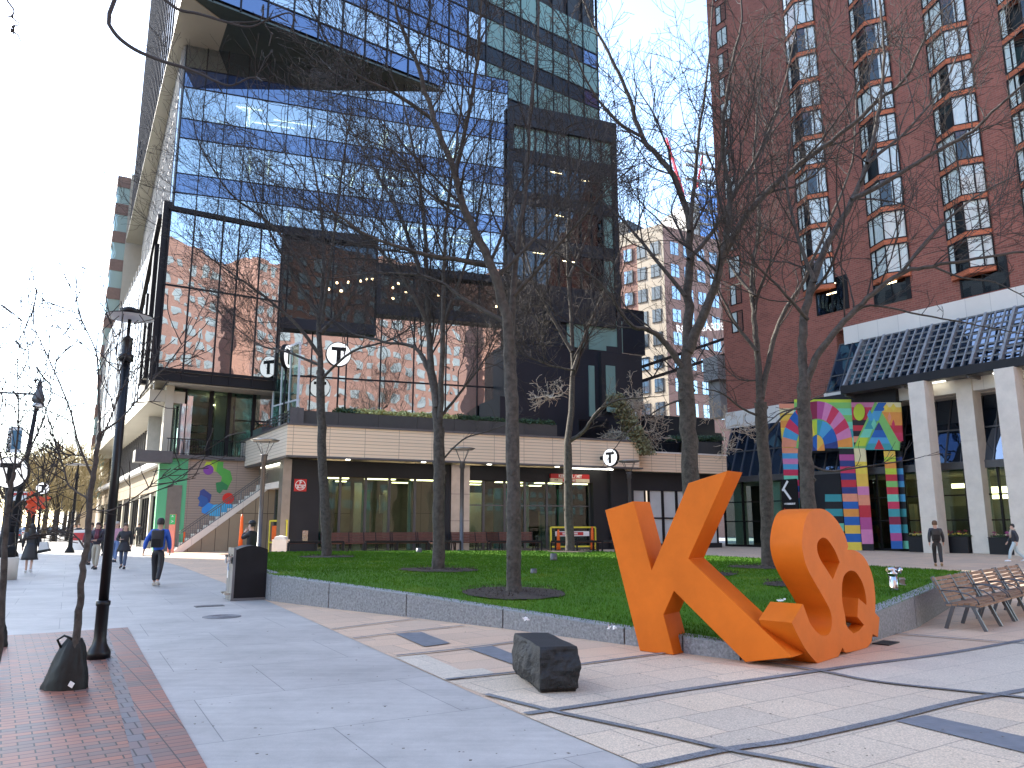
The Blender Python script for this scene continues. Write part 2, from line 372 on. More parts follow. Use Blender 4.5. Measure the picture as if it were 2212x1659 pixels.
# concrete slabs
def mk_slab():
    m = mk_brick('sidewalk concrete', (.465,.44,.405), (.425,.40,.37), (.24,.23,.22), bw=2.0, bh=1.62, ms=.005, offs=.42, rough=.62, blotch=.09, bump=.25, rot=-PAV+radians(0), spec=.4)
    nt = m.node_tree; p = [n for n in nt.nodes if n.type == 'BSDF_PRINCIPLED'][0]
    mx = [n for n in nt.nodes if n.type == 'MIX_RGB'][0]
    g = [n for n in nt.nodes if n.type == 'NEW_GEOMETRY'][0]
    # broom streaks and specks
    mp = N_(nt, 'ShaderNodeMapping'); mp.inputs['Rotation'].default_value = (0,0,-PAV); mp.inputs['Scale'].default_value = (.6, 9, 1)
    nz = N_(nt, 'ShaderNodeTexNoise'); nz.inputs['Scale'].default_value = 1.3; nz.inputs['Detail'].default_value = 4
    nt.links.new(g.outputs['Position'], mp.inputs[0]); nt.links.new(mp.outputs[0], nz.inputs['Vector'])
    n2 = N_(nt, 'ShaderNodeTexNoise'); n2.inputs['Scale'].default_value = 140; n2.inputs['Detail'].default_value = 2
    nt.links.new(g.outputs['Position'], n2.inputs['Vector'])
    a = N_(nt, 'ShaderNodeMath', operation='ADD'); nt.links.new(nz.outputs['Fac'], a.inputs[0]); nt.links.new(n2.outputs['Fac'], a.inputs[1])
    mr = N_(nt, 'ShaderNodeMapRange'); mr.inputs['From Min'].default_value = .6; mr.inputs['From Max'].default_value = 1.4; mr.inputs['To Min'].default_value = .88; mr.inputs['To Max'].default_value = 1.12
    nt.links.new(a.outputs[0], mr.inputs[0])
    vo = N_(nt, 'ShaderNodeTexVoronoi'); vo.inputs['Scale'].default_value = 1.7; nt.links.new(g.outputs['Position'], vo.inputs['Vector'])
    vr = N_(nt, 'ShaderNodeMapRange'); vr.inputs['From Min'].default_value = .035; vr.inputs['From Max'].default_value = .055; vr.inputs['To Min'].default_value = .62; vr.inputs['To Max'].default_value = 1.0
    nt.links.new(vo.outputs['Distance'], vr.inputs[0])
    n4 = N_(nt, 'ShaderNodeTexNoise'); n4.inputs['Scale'].default_value = .8; n4.inputs['Detail'].default_value = 7; n4.inputs['Roughness'].default_value = .75; nt.links.new(g.outputs['Position'], n4.inputs['Vector'])
    r4 = N_(nt, 'ShaderNodeMapRange'); r4.inputs['From Min'].default_value = .35; r4.inputs['From Max'].default_value = .65; r4.inputs['To Min'].default_value = .82; r4.inputs['To Max'].default_value = 1.10; nt.links.new(n4.outputs['Fac'], r4.inputs[0])
    q1 = N_(nt, 'ShaderNodeMath', operation='MULTIPLY'); nt.links.new(vr.outputs[0], q1.inputs[0]); nt.links.new(r4.outputs[0], q1.inputs[1])
    q2 = N_(nt, 'ShaderNodeMath', operation='MULTIPLY'); nt.links.new(q1.outputs[0], q2.inputs[0]); nt.links.new(mr.outputs[0], q2.inputs[1]); mr = q2
    m2 = N_(nt, 'ShaderNodeMixRGB'); m2.blend_type = 'MULTIPLY'; m2.inputs[0].default_value = 1
    nt.links.new(mx.outputs[0], m2.inputs[1]); nt.links.new(mr.outputs[0], m2.inputs[2]); nt.links.new(m2.outputs[0], p.inputs['Base Color'])
    return m
M['slab'] = mk_slab()
def granular(name, c1, c2, mort, bw, bh, ms=.008, rot=0.0, offs=0.0, spark=.35, sq=1.0, blotch=.08):
    m = mk_brick(name, c1, c2, mort, bw=bw, bh=bh, ms=ms, offs=offs, rough=.7, blotch=blotch, bump=.3, rot=rot, sq=sq)
    nt = m.node_tree; p = [n for n in nt.nodes if n.type == 'BSDF_PRINCIPLED'][0]
    mx = [n for n in nt.nodes if n.type == 'MIX_RGB'][0]; g = [n for n in nt.nodes if n.type == 'NEW_GEOMETRY'][0]
    n2 = N_(nt, 'ShaderNodeTexNoise'); n2.inputs['Scale'].default_value = 75; n2.inputs['Detail'].default_value = 3
    nt.links.new(g.outputs['Position'], n2.inputs['Vector'])
    n3 = N_(nt, 'ShaderNodeTexNoise'); n3.inputs['Scale'].default_value = .35; n3.inputs['Detail'].default_value = 3
    nt.links.new(g.outputs['Position'], n3.inputs['Vector'])
    mr = N_(nt, 'ShaderNodeMapRange'); mr.inputs['From Min'].default_value = .3; mr.inputs['From Max'].default_value = .7; mr.inputs['To Min'].default_value = 1-spark; mr.inputs['To Max'].default_value = 1+spark
    nt.links.new(n2.outputs['Fac'], mr.inputs[0])
    m2 = N_(nt, 'ShaderNodeMixRGB'); m2.blend_type = 'MULTIPLY'; m2.inputs[0].default_value = 1
    nt.links.new(mx.outputs[0], m2.inputs[1]); nt.links.new(mr.outputs[0], m2.inputs[2]); nt.links.new(m2.outputs[0], p.inputs['Base Color'])
    return m
M['pink'] = granular('pink granite pavers', (.68,.48,.33), (.57,.42,.305), (.42,.31,.24), .92, .56, ms=.009, rot=-radians(33), offs=.33, spark=.28)
M['pink2'] = granular('grey pink granite pavers', (.66,.525,.385), (.54,.45,.35), (.38,.31,.245), .75, .56, ms=.008, rot=-radians(33), offs=.4, spark=.3)
M['pale'] = granular('pale granite pavers', (.62,.54,.43), (.57,.50,.405), (.45,.39,.32), 1.1, .56, ms=.006, rot=-radians(33), offs=.5, spark=.22)
M['strip'] = granular('dark granite strip', (.16,.165,.175), (.20,.205,.215), (.10,.10,.11), .30, 5.0, ms=.006, rot=-radians(33), spark=.4)
M['slate'] = mk('dark slate paver', (.17,.18,.20), .65, var=.15, scale=8, bump=.2)
M['paver'] = mk_brick('red clay pavers', (.29,.125,.10), (.20,.105,.10), (.07,.05,.05), bw=.205, bh=.068, ms=.005, offs=.5, rough=.55, blotch=.14, bump=.5, rot=radians(30)+pi/2-radians(60)-radians(29.5)+radians(0), spec=.5)

sheet('ground', [(-900,-300),(900,-300),(900,1500),(-900,1500)], -.012, M['asphalt'])
SD = Vector((-sin(PAV), cos(PAV), 0)); SX = Vector((cos(PAV), sin(PAV), 0))
# whole pavement: concrete under everything right of the kerb
curb0 = Vector((-9.5, 0, 0))
def off(base, a, b): p = base+SD*a+SX*b; return (p.x, p.y)
sheet('sidewalk', [off(curb0,-30,0), off(curb0,-30,90), off(curb0,260,90), off(curb0,260,0)], -.004, M['slab'])
kb = MB()
for i in range(0, 40):
    a = off(curb0, -20+i*6, -.16); b = off(curb0, -20+i*6+5.985, -.16); c_ = off(curb0, -20+i*6+5.985, -.004); d_ = off(curb0, -20+i*6, -.004)
    kb.hexa([(*a,-.012),(*b,-.012),(*c_,-.012),(*d_,-.012),(*a,.006),(*b,.006),(*c_,.006),(*d_,.006)])
tag(kb.build('kerb', M['pillar']), kind='structure')
# pink plaza, right of the sidewalk edge
edge_px = [(1700,1790),(1379,1650.5),(1143,1550.5),(1007,1490.5),(855,1422.5),(695,1350.5),(600,1308),(480,1257.5),(398,1226),(300,1196)]
E_ = [hz(*p) for p in edge_px]
pl_ = [(p.x,p.y) for p in E_]
sheet('plaza', [(9,.5)] + [(2.2,.6)] + pl_ + [(-20,58),(60,90),(60,-5),(9,-5)], .0, M['pink'])
# greyer zone of the plaza in front of the sculpture
zone = [(1379,1650.5),(1143,1550.5),(1055,1504.5),(963,1470.5),(1115,1454.5),(1255,1437),(1423,1414.5),(1560,1436),(1700,1452),(1776,1450),(1862,1438),(2050,1413),(2212,1384)]
Z_ = [hz(*p) for p in zone]
sheet('plaza_apron', [(2.2,.55),(9,.5)][:1]+[(p.x,p.y) for p in Z_]+[(30,12),(30,0.5)], .004, M['pink2'])
pale = [(1797,1452),(1862,1438),(1990,1423),(2100,1404),(2212,1384),(2290,1370),(2330,1490),(2212,1509),(2128,1500.8),(1898,1475.6)]
sheet('plaza_pale', [(hz(*p).x,hz(*p).y) for p in pale], .008, M['pale'])
wt = [(853,1420.5),(917,1414.5),(995,1448.5),(1043,1444.5),(1069,1454.5),(963,1470.5)]
sheet('plaza_white', [(hz(*p).x,hz(*p).y) for p in wt], .006, M['pale'])
for q in ([(853,1370.5),(911,1367),(973,1391),(917,1398.5)], [(1011,1402.5),(1063,1396.5),(1150,1431),(1107,1436.5)], [(1934,1560),(1999,1547.6),(2260,1605),(2260,1641)]):
    sheet('dark_paver', [(hz(*p).x,hz(*p).y) for p in q], .0125, M['slate'])
def strip(px, w, z=.016):
    P = cr([tuple(hz(*p)) for p in px], 6); mb = MB()
    for i in range(len(P)-1):
        d0 = (P[min(i+1,len(P)-1)]-P[max(i-1,0)]).normalized(); d1 = (P[min(i+2,len(P)-1)]-P[i]).normalized()
        n0 = Vector((-d0.y,d0.x,0))*w/2; n1 = Vector((-d1.y,d1.x,0))*w/2
        q = [P[i]-n0, P[i+1]-n1, P[i+1]+n1, P[i]+n0]; q = [(p.x,p.y,z) for p in q]
        if (Vector(q[1])-Vector(q[0])).cross(Vector(q[2])-Vector(q[0])).z < 0: q.reverse()
        mb.face(q)
    tag(mb.build('paving_band', M['strip']), kind='structure')
strip([(1135,1545),(1300,1521),(1504,1489),(1776,1450),(1862,1438),(2050,1413),(2230,1381)], .095, .016)
strip([(1380,1661),(1416,1655.6),(1570,1623),(1722,1600),(1920,1556.6),(2064,1520.6),(2212,1493.6),(2300,1478)], .095, .017)
strip([(1050,1503),(1191,1538.5),(1339,1570.5),(1416,1587),(1570,1623),(1689,1645),(1830,1672)], .07, .019)
strip([(1600,1424),(1668,1436),(1768,1451),(1898,1475.6),(2128,1500.8),(2240,1513)], .07, .020)
strip([(1900,1366),(1945,1371),(2172,1389),(2260,1397)], .06, .019)
strip([(763,1380.5),(880,1366),(1003,1352.5)], .05, .018)
strip([(855,1418.5),(1000,1403),(1111,1388.5)], .06, .018)
strip([(963,1470.5),(1115,1454.5),(1255,1437),(1423,1414.5),(1520,1402)], .07, .018)
strip([(700,1342),(800,1329),(900,1318)][:0] or [(716,1361),(830,1346),(900,1338)], .05, .018)
# red clay paving of the planting zone by the kerb
bp = [hz(276,1355.5), hz(448,1659)]
dB = (bp[1]-bp[0]).normalized(); c0_ = bp[0]; c1_ = bp[0]+dB*9.0
tl = hz(22,1372); dT = (tl-c0_).normalized()
far_l = c0_+dT*9
BR = atan2(dT.y, dT.x)
M['paver'] = mk_brick('red clay pavers', (.38,.155,.10), (.19,.135,.12), (.06,.045,.04), bw=.205, bh=.10, ms=.006, offs=.5, rough=.5, blotch=.2, bump=.5, rot=-BR, spec=.3)
M['paver_b'] = mk_brick('soldier course pavers', (.36,.145,.10), (.19,.14,.125), (.06,.045,.045), bw=.205, bh=.105, ms=.005, offs=.0, rough=.5, blotch=.16, bump=.5, rot=-BR, spec=.3)
M['paver_c'] = mk_brick('dark border pavers', (.22,.15,.14), (.17,.165,.175), (.05,.04,.04), bw=.125, bh=.21, ms=.006, offs=.5, rough=.5, blotch=.16, bump=.5, rot=-BR, spec=.3)
def par(a, b, z, mat, name):  # strip between offsets a,b along dT from the right edge
    q = [c0_+dT*a, c0_+dT*b, c0_+dT*b+dB*9, c0_+dT*a+dB*9]
    sheet(name, [(p.x,p.y) for p in q], z, mat)
par(.0, 9, .0, M['paver'], 'brick_paving')
par(.002, .30, .004, M['paver_b'], 'brick_border')
par(.30, .425, .0045, M['paver_c'], 'brick_border')
# manhole and utility covers
def cover(u, v, r, mat, nm, lab):
    p = hz(u, v); mb = MB()
    mb.lathe((p.x,p.y,.0), [(r,.0),(r,.006),(r*.93,.006)], 28)
    for k in range(5):
        rr = r*(.2+.15*k); mb.tube([(p.x+cos(t)*rr,p.y+sin(t)*rr,.006) for t in [2*pi*j/24 for j in range(25)]], .005, 4)
    o = mb.build(nm, mat, origin=(p.x,p.y,0)); tag(o, lab, 'manhole cover')
cover(479, 1332, .33, mk('worn iron', (.2,.2,.21), .6, var=.2, scale=12), 'manhole_cover', 'round iron manhole cover set in the concrete sidewalk')
p_ = hz(452,1309); mb = MB(); mb.box((p_.x,p_.y,.002),(.55,.3,.008),rz=PAV)
for k in range(6): mb.box((p_.x-.2+.08*k,p_.y-.1+.045*k,.007),(.03,.22,.004),rz=PAV)
tag(mb.build('utility_cover', M['grey_metal'], origin=(p_.x,p_.y,0)), 'small rectangular utility cover in the concrete near the black bin', 'utility cover')
p_ = hz(1914,1390); mb = MB(); mb.box((p_.x,p_.y,.008),(.42,.22,.012),rz=radians(45))
tag(mb.build('drain_grate', M['black_metal'], origin=(p_.x,p_.y,0)), 'dark rectangular drain grate in the paving beside the orange letters', 'drain grate')

# ---------- lawn and its granite wall ----------
base = [(572,1294.7,1236),(583,1298,1243),(709,1313.7,1260),(877,1332.5,1283.5),(1086,1357.7,1316),(1349,1392.5,1356.5),(1475,1411,1373.5),(1600,1427,1392)]
W = []
for u,v,vt in base:
    g = hz(u,v); h = EYE*(v-vt)/(v-1136.0); W.append(Vector((g.x,g.y,h)))
rb = [(1884,1385.6,1327),(1981,1356.8,1289)]
Rr = []
for u,v,vt in rb:
    g = hz(u,v); Rr.append(Vector((g.x,g.y,EYE*(v-vt)/(v-1136.0))))
dR = (Rr[1]-Rr[0]).normalized(); dR.z = 0; dR.normalize()
Rr.append(Vector((11.3,19.4,.5)))
corner = Vector((3.55,9.75,.2))
wall = W[:] + [corner] + Rr
for i in range(len(wall)): wall[i].z = max(.19, wall[i].z)
lawnpoly = wall + [Vector(p) for p in ((11.0,21.2,.47),(10.5,23.5,.45),(9.2,28,.45),(7.4,31,.48),(3.5,35,.5),(-4,35.6,.5),(-10.4,34,.5),(-9.3,28,.5),(-7.4,22,.5))]
M['granite'] = mk('grey granite', (.17,.17,.178), .7, var=.35, scale=28, bump=.6, bscale=45, var2=(.24,.24,.245))
M['granite_top'] = mk('sawn granite top', (.27,.28,.30), .6, var=.10, scale=30)
# wall blocks
wl = [Vector((-7.4,22,.5))] + wall
wt_ = .24
wr = thing('granite_wall', 'low grey granite wall of long blocks edging the lawn', 'wall', (wl[1].x, wl[1].y, 0))
def inward(i, pts):
    d0 = (pts[min(i+1,len(pts)-1)]-pts[max(i-1,0)]); d0.z = 0; d0.normalize(); return Vector((-d0.y, d0.x, 0))
ins = []
for i in range(len(wl)): ins.append(inward(i, wl))
for i in range(len(wl)-1):
    a, b = wl[i], wl[i+1]; d = (b-a); d.z = 0; L = d.length
    if L < .3: pass
    d.normalize(); g = .013
    nsub = max(1, round(L/4.2))
    for k in range(nsub):
        t0, t1 = k/nsub, (k+1)/nsub
        A = a.lerp(b, t0)+d*(g if True else 0); B = a.lerp(b, t1)-d*g
        IA = ins[i].lerp(ins[i+1], t0)*wt_; IB = ins[i].lerp(ins[i+1], t1)*wt_
        mb = MB(); ch = .018
        za, zb = A.z, B.z
        mb.hexa([(A.x,A.y,-.02),(B.x,B.y,-.02),(B.x+IB.x,B.y+IB.y,-.02),(A.x+IA.x,A.y+IA.y,-.02),(A.x,A.y,za-ch),(B.x,B.y,zb-ch),(B.x+IB.x,B.y+IB.y,zb-ch),(A.x+IA.x,A.y+IA.y,za-ch)],0)
        ia = IA.normalized()*ch; ib = IB.normalized()*ch
        mb.hexa([(A.x,A.y,za-ch),(B.x,B.y,zb-ch),(B.x+IB.x,B.y+IB.y,zb-ch),(A.x+IA.x,A.y+IA.y,za-ch),(A.x+ia.x,A.y+ia.y,za),(B.x+ib.x,B.y+ib.y,zb),(B.x+IB.x-ib.x,B.y+IB.y-ib.y,zb),(A.x+IA.x-ia.x,A.y+IA.y-ia.y,za)],1)
        mb.build('granite_block', [M['granite'], M['granite_top']], wr)
# lawn surface : grid with heights blended from the boundary
def pip(x, y, P):
    r = False; j = len(P)-1
    for i in range(len(P)):
        if (P[i].y > y) != (P[j].y > y) and x < (P[j].x-P[i].x)*(y-P[i].y)/(P[j].y-P[i].y)+P[i].x: r = not r
        j = i
    return r
def lawn_z(x, y):
    sw = 0; sz = 0
    for i in range(len(lawnpoly)):
        a, b = lawnpoly[i], lawnpoly[(i+1) % len(lawnpoly)]
        dx, dy = b.x-a.x, b.y-a.y; L2 = dx*dx+dy*dy
        t = max(0, min(1, ((x-a.x)*dx+(y-a.y)*dy)/L2)) if L2 > 0 else 0
        px, py = a.x+dx*t, a.y+dy*t; d2 = (x-px)**2+(y-py)**2+.02
        wgt = 1/d2**1.3*sqrt(L2); sw += wgt; sz += wgt*(a.z+(b.z-a.z)*t)
    return sz/sw-.01
MUL = []   # mulch rings
def mk_grass():
    m, nt, ns, ln = newmat('grass'); out = N_(nt,'ShaderNodeOutputMaterial'); p = N_(nt,'ShaderNodeBsdfPrincipled'); ln.new(p.outputs[0], out.inputs[0])
    p.inputs['Roughness'].default_value = .8; p.inputs['Specular IOR Level'].default_value = .2
    g = N_(nt,'ShaderNodeNewGeometry'); a = N_(nt,'ShaderNodeTexNoise'); a.inputs['Scale'].default_value = .9; a.inputs['Detail'].default_value = 6
    ln.new(g.outputs['Position'], a.inputs['Vector'])
    r = N_(nt,'ShaderNodeValToRGB'); e = r.color_ramp.elements; e[0].position = .3; e[0].color = (.045,.125,.005,1); e[1].position = .75; e[1].color = (.12,.19,.012,1)
    e2 = r.color_ramp.elements.new(.55); e2.color = (.06,.155,.006,1)
    ln.new(a.outputs['Fac'], r.inputs[0])
    oi = N_(nt,'ShaderNodeTexNoise'); oi.inputs['Scale'].default_value = 30; ln.new(g.outputs['Position'], oi.inputs['Vector'])
    mr = N_(nt,'ShaderNodeMapRange'); mr.inputs['To Min'].default_value = .5; mr.inputs['To Max'].default_value = 1.5; ln.new(oi.outputs['Fac'], mr.inputs[0])
    mx = N_(nt,'ShaderNodeMixRGB'); mx.blend_type='MULTIPLY'; mx.inputs[0].default_value=1; ln.new(r.outputs[0], mx.inputs[1]); ln.new(mr.outputs[0], mx.inputs[2]); ln.new(mx.outputs[0], p.inputs['Base Color'])
    return m
M['grass'] = mk_grass()
lb = MB(); st = .5; idx = {}
xs = [min(p.x for p in lawnpoly), max(p.x for p in lawnpoly)]; ys = [min(p.y for p in lawnpoly), max(p.y for p in lawnpoly)]
tri = tessellate_polygon([[Vector((p.x,p.y,0)) for p in lawnpoly]])
bm = bmesh.new(); vv = [bm.verts.new((p.x,p.y,0)) for p in lawnpoly]
for t in tri:
    try: bm.faces.new([vv[i] for i in t])
    except Exception: pass
bmesh.ops.subdivide_edges(bm, edges=bm.edges[:], cuts=5, use_grid_fill=True); bmesh.ops.triangulate(bm, faces=bm.faces[:])
bmesh.ops.subdivide_edges(bm, edges=[e for e in bm.edges if e.calc_length() > .8], cuts=2, use_grid_fill=True); bmesh.ops.triangulate(bm, faces=bm.faces[:])
for v_ in bm.verts: v_.co.z = lawn_z(v_.co.x, v_.co.y)
bmesh.ops.recalc_face_normals(bm, faces=bm.faces[:])
if sum(f.normal.z for f in bm.faces) < 0: bmesh.ops.reverse_faces(bm, faces=bm.faces[:])
me = bpy.data.meshes.new('lawn'); bm.to_mesh(me); bm.free(); me.materials.append(M['grass'])
for p__ in me.polygons: p__.use_smooth = True
lo = bpy.data.objects.new('lawn', me); COL.objects.link(lo); tag(lo, kind='structure')
SHADE_SLAB_END = 64
# ================= STATION =================
c0 = hz(618,983,5.6); c1 = hz(1381,1010,5.6); c2 = hz(487,1019,5.6)
ST = Pl(c0, c1); SLf = Pl(c0, c2); 
LST = ST.L
st = thing('station_building', 'transit station entrance pavilion with ribbed tan canopy band over dark columns and glass', 'station', (c0.x, c0.y, 0))
mb = MB()  # canopy : tan ribbed band all round
LL = SLf.L
pA = ST.p(0,0); pB = ST.p(LST,0); pC = SLf.p(LL,0)
mb.fb(ST, 0, LST, 5.6, 7.36, -.35, 0)
bandf = mb.build('canopy_band', M['tan_clad'], st)
mb = MB(); mb.fb(SLf, .02, LL, 5.6, 7.36, -.35, 0)
M['tan_sunlit'] = mk_lines('sunlit ribbed cladding', (.62,.56,.47), (.3,.26,.2), pitch=.2, duty=.09, pan=6)  # sunlight on the left canopy face is put into this paler colour
mb.build('canopy_band', M['tan_sunlit'], st)
mb = MB(); back = 13
def prism(mb, P, z0, z1, mi=0):
    pts = [Vector((p[0],p[1],z0)) for p in P]; mb.extr(pts, (0,0,z1-z0), mi)
BK = [ST.p(LST,0,-back), SLf.p(LL,0,-back)]
roofP = [ST.p(.3,0,-.3), ST.p(LST-.02,0,-.3), ST.p(LST-.02,0,-back), ST.p(-4,0,-back-6), SLf.p(LL-.1,0,-.3)]
prism(mb, roofP, 5.66, 6.9)
mb.build('roof', M['soffit_dark'], st)
mb = MB()
mb.fb(ST, -.06, LST+.05, 7.36, 7.48, -.5, .07); mb.fb(SLf, .0, LL+.05, 7.36, 7.48, -.5, .07); mb.fb(ST, .05, LST+.3, 5.5, 5.6, -.5, .03)
mb.fb(SLf, .07, LL, 5.5, 5.6, -.4, -.03)
mb.build('coping', M['grey_metal'], st)
# lamps in the soffit
mb = MB()
for s_ in (3.5, 8.2, 12.6, 17.5, 21.5): mb.fb(ST, s_, s_+.25, 5.46, 5.5, -.4, -.2)
mb.fb(ST, 18.9, 22.3, 5.44, 5.5, -1.0, -.85)
mb.fb(SLf, 4, 9, 5.44, 5.5, -.9, -.8)
mb.build('soffit_lamp', M['lamp_white'], st)
# wall line set back 1.3 m
WO = -1.5
def sx(u, v=1100, o=WO): return ST.at(u, v, o)[0]
mb = MB()
mb.fb(ST, sx(626), sx(690), 0, 5.5, WO-1.4, WO)       # dark corner pier
mb.fb(ST, sx(1316), sx(1365), 0, 5.5, WO-1.0, WO+.3)
mb.fb(ST, sx(690), sx(1320), 4.55, 5.5, WO-.3, WO-.12)    # header band
mb.fb(ST, sx(1283), sx(1316), 0, 4.6, WO-.6, WO-.05)
mb.fb(ST, sx(962), sx(973), 0, 4.6, WO-1.3, WO-.02)
mb.build('dark_pier', M['black_panel'], st)
mb = MB(); mb.fb(ST, sx(974), sx(1014), 0, 5.5, WO-1.0, WO+.02); 
for z in (1.9, 3.6): mb.fb(ST, sx(974)-.01, sx(1014)+.01, z, z+.03, WO-.9, WO+.03, 1)
mb.fb(ST, sx(993), sx(994), 0, 5.5, WO-.9, WO+.035, 1)
mb.build('steel_pier', [M['steel'], M['grey_metal']], st)
# light stone pier at the corner and left doorway
mb = MB(); mb.fb(ST, sx(607), sx(625.5), 0, 5.5, WO-1.6, WO+.05); mb.build('stone_pier', M['steel'], st)
mb = MB(); mb.fb(SLf, LL-.75, LL-.25, 0, 5.5, -1.9, -.35)
mb.fb(SLf, 3.0, LL-.25, 3.95, 4.35, -1.5, -.9); 
mb.build('door_surround', M['limestone'], st)
mb = MB(); mb.fb(SLf, 3.0, LL-.3, 4.35, 5.5, -1.5, -1.0); mb.fb(SLf, LL-3.5, LL-1.0, 0, 3.95, -3.2, -2.6); mb.fb(SLf, 7.5, 10.2, 0, 3.95, -3.0, -2.6)
mb.build('side_wall', M['steel'], st)
mb = MB(); mb.fb(SLf, 3.0, 7.2, .25, 3.9, -1.5, -1.45); mb.build('side_glass', M['glass_shop'], st)
mb = MB()
for s_ in (2.95, 5.0, 7.15): mb.fb(SLf, s_, s_+.1, 0, 4, -1.55, -1.4)
mb.fb(SLf, 3.0, 7.2, 0, .3, -1.55, -1.38); mb.build('side_frame', M['grey_metal'], st)
# glass bays of the front
bays = [(692,736),(738,792),(794,844),(846,900),(902,961),(1015,1050),(1052,1096),(1098,1140),(1142,1188),(1190,1236),(1238,1282)]
for a, b in bays:
    mb = MB(); mb.fb(ST, sx(a)+.03, sx(b)-.03, .12, 4.52, WO-.62, WO-.58)
    gp = mb.build('window', M['glass_shop'], st)
    mb = MB()
    for q in (a, b): mb.fb(ST, sx(q)-.045, sx(q)+.045, 0, 4.55, WO-.68, WO-.52)
    mb.fb(ST, sx(a), sx(b), 0, .12, WO-.68, WO-.52); 
    if a > 1000: mb.fb(ST, sx(a), sx(b), 2.9, 2.98, WO-.67, WO-.53)
    mb.build('frame', M['grey_metal'], gp)
# interior
mb = MB()
mb.fb(ST, sx(690), sx(1318), -.0, .02, WO-9, WO-.7); 
mb.build('interior_floor', M['conc'], st)
mb = MB(); mb.fb(ST, sx(690), sx(1318), 0, 5.4, WO-9.2, WO-9); mb.fb(ST, sx(730), sx(736), 0, 4.5, WO-5, WO-2)
mb.build('interior_wall', M['room'], st)
M['int_light'] = mk('interior lit wall', (.55,.52,.42), .7, var=.25, scale=.5)
M['int_teal'] = mk('teal glass partition', (.05,.20,.20), .2, var=.4, scale=.4)
mb = MB()
for a, b, z0, z1, dd, mi in [(795,812,0,4.4,-4,0),(858,868,.8,3.9,-3.4,0),(893,899,0,4.5,-1.2,0),(905,955,0,4.5,-2.2,1),(755,790,.6,4.2,-4.5,1),(846,857,2.4,3.6,-3,0),(1060,1092,1.0,3.9,-4,0),(1100,1120,0,4.2,-2.6,2),(1124,1150,0,4.2,-3,2),(1160,1170,.2,4.4,-2,0),(1030,1048,.8,3.5,-4,2),(1196,1230,0,2.6,-2.2,1),(1242,1262,0,4.2,-2.5,2),(700,728,.4,4.3,-3.0,2),(815,840,1.0,4.0,-5.0,2)]:
    s0, s1 = sx(a), sx(b); mb.fb(ST, s0, s1, z0, z1, WO+dd-.15, WO+dd, mi)
mb.build('interior_partition', [M['int_light'], M['tan_panel'], M['int_teal']], st)
mb = MB()
for k in range(7): mb.fb(ST, 2.6+k*3.1, 4.6+k*3.1, 4.6, 4.66, WO-3.4, WO-2.9)
for k in range(4): mb.fb(ST, 3.5+k*5, 5.2+k*5, 4.6, 4.66, WO-6.9, WO-6.5)
mb.build('interior_lamp', M['lamp_warm'], st)
# right lower wing of the station canopy
z1r = 5.4
ws = thing('station_wing', 'lower tan ribbed wing of the station with black window frames behind the orange letter', 'station', (c1.x,c1.y,0))
s2 = ST.at(1571,1028,-.9)[0]
zb = ST.at(1364,1017,-.9)[1]; zt = ST.at(1380,977,-.9)[1]
mb = MB(); mb.fb(ST, LST-.4, s2, zb, zt, -1.3, -.9); mb.build('canopy_band', M['tan_clad'], ws)
mb = MB(); mb.fb(ST, LST-.4, s2+.05, zt, zt+.1, -1.6, -.82); mb.build('coping', M['limestone'], ws)
mb = MB(); mb.fb(ST, LST-.4, s2-.1, 0, .35, -2.0, -1.75); mb.fb(ST, LST-.4, s2-.1, 4.1, zb, -2.0, -1.75); mb.build('wall', M['black_panel'], ws)
mb = MB(); mb.fb(ST, LST-.4, s2+.1, zb-.05, zt-.1, -9, -1.3); mb.build('roof', M['soffit_dark'], ws)
M['blind'] = mk('white window blind', (.55,.58,.58), .7, var=.08, scale=1)
for a, b in [(1362,1394),(1403,1431),(1433,1461),(1463,1490),(1492,1520),(1522,1548)]:
    s0, s1 = ST.at(a,1100,-1.8)[0], ST.at(b,1100,-1.8)[0]
    mb = MB(); mb.fb(ST, s0+.03, s1-.03, .35, 4.1, -1.9, -1.86); g_ = mb.build('window', M['blind'], ws)
    mb = MB(); mb.fb(ST, s0-.05, s0+.05, .3, 4.15, -1.95, -1.76); mb.fb(ST, s1-.05, s1+.05, .3, 4.15, -1.95, -1.76); mb.fb(ST, s0+.05, s1-.05, 2.1, 2.2, -1.95, -1.77); mb.build('frame', M['black_metal'], g_)
# terrace planters on the station roof
def bush(mb, c, r, n, seed, mi=0, sz=.09, flat=.7):
    q = random.Random(seed)
    for _ in range(n):
        d = Vector((q.gauss(0,1),q.gauss(0,1),q.gauss(0,1))).normalized()*r*q.uniform(.45,1.05)
        p = Vector(c)+Vector((d.x,d.y,abs(d.z)*flat))
        u = Vector((q.gauss(0,1),q.gauss(0,1),q.gauss(0,1))).normalized(); v = u.orthogonal().normalized()
        a = q.uniform(.5,1.3)*sz
        mb.face([p-u*a*.3, p+v*a*.5, p+u*a, p-v*a*.5], mi)
M['leaf_yel'] = mk('yellow green leaves', (.34,.36,.10), .6, var=.5, scale=6, var2=(.5,.5,.2))
M['leaf_dk'] = mk('dark green leaves', (.035,.07,.022), .6, var=.5, scale=6)
M['leaf_rust'] = mk('rust leaves', (.35,.13,.06), .7, var=.4, scale=6)
pr = thing('roof_planter', 'long charcoal planter of clipped shrubs along the station roof', 'planter', tuple(ST.p(1,7.48,-.9)), 'roof planters')
def zroof(o): return 7.48
s_a, s_b = ST.at(640,905,-.9)[0], ST.at(1204,952,-.9)[0]
mb = MB(); nseg = 7
for k in range(nseg):
    a = s_a+(s_b-s_a)*k/nseg; b = s_a+(s_b-s_a)*(k+1)/nseg
    mb.fb(ST, a, b-.015, 7.3, 8.38, -1.9, -.9)
mb.build('planter_box', M['planter'], pr)
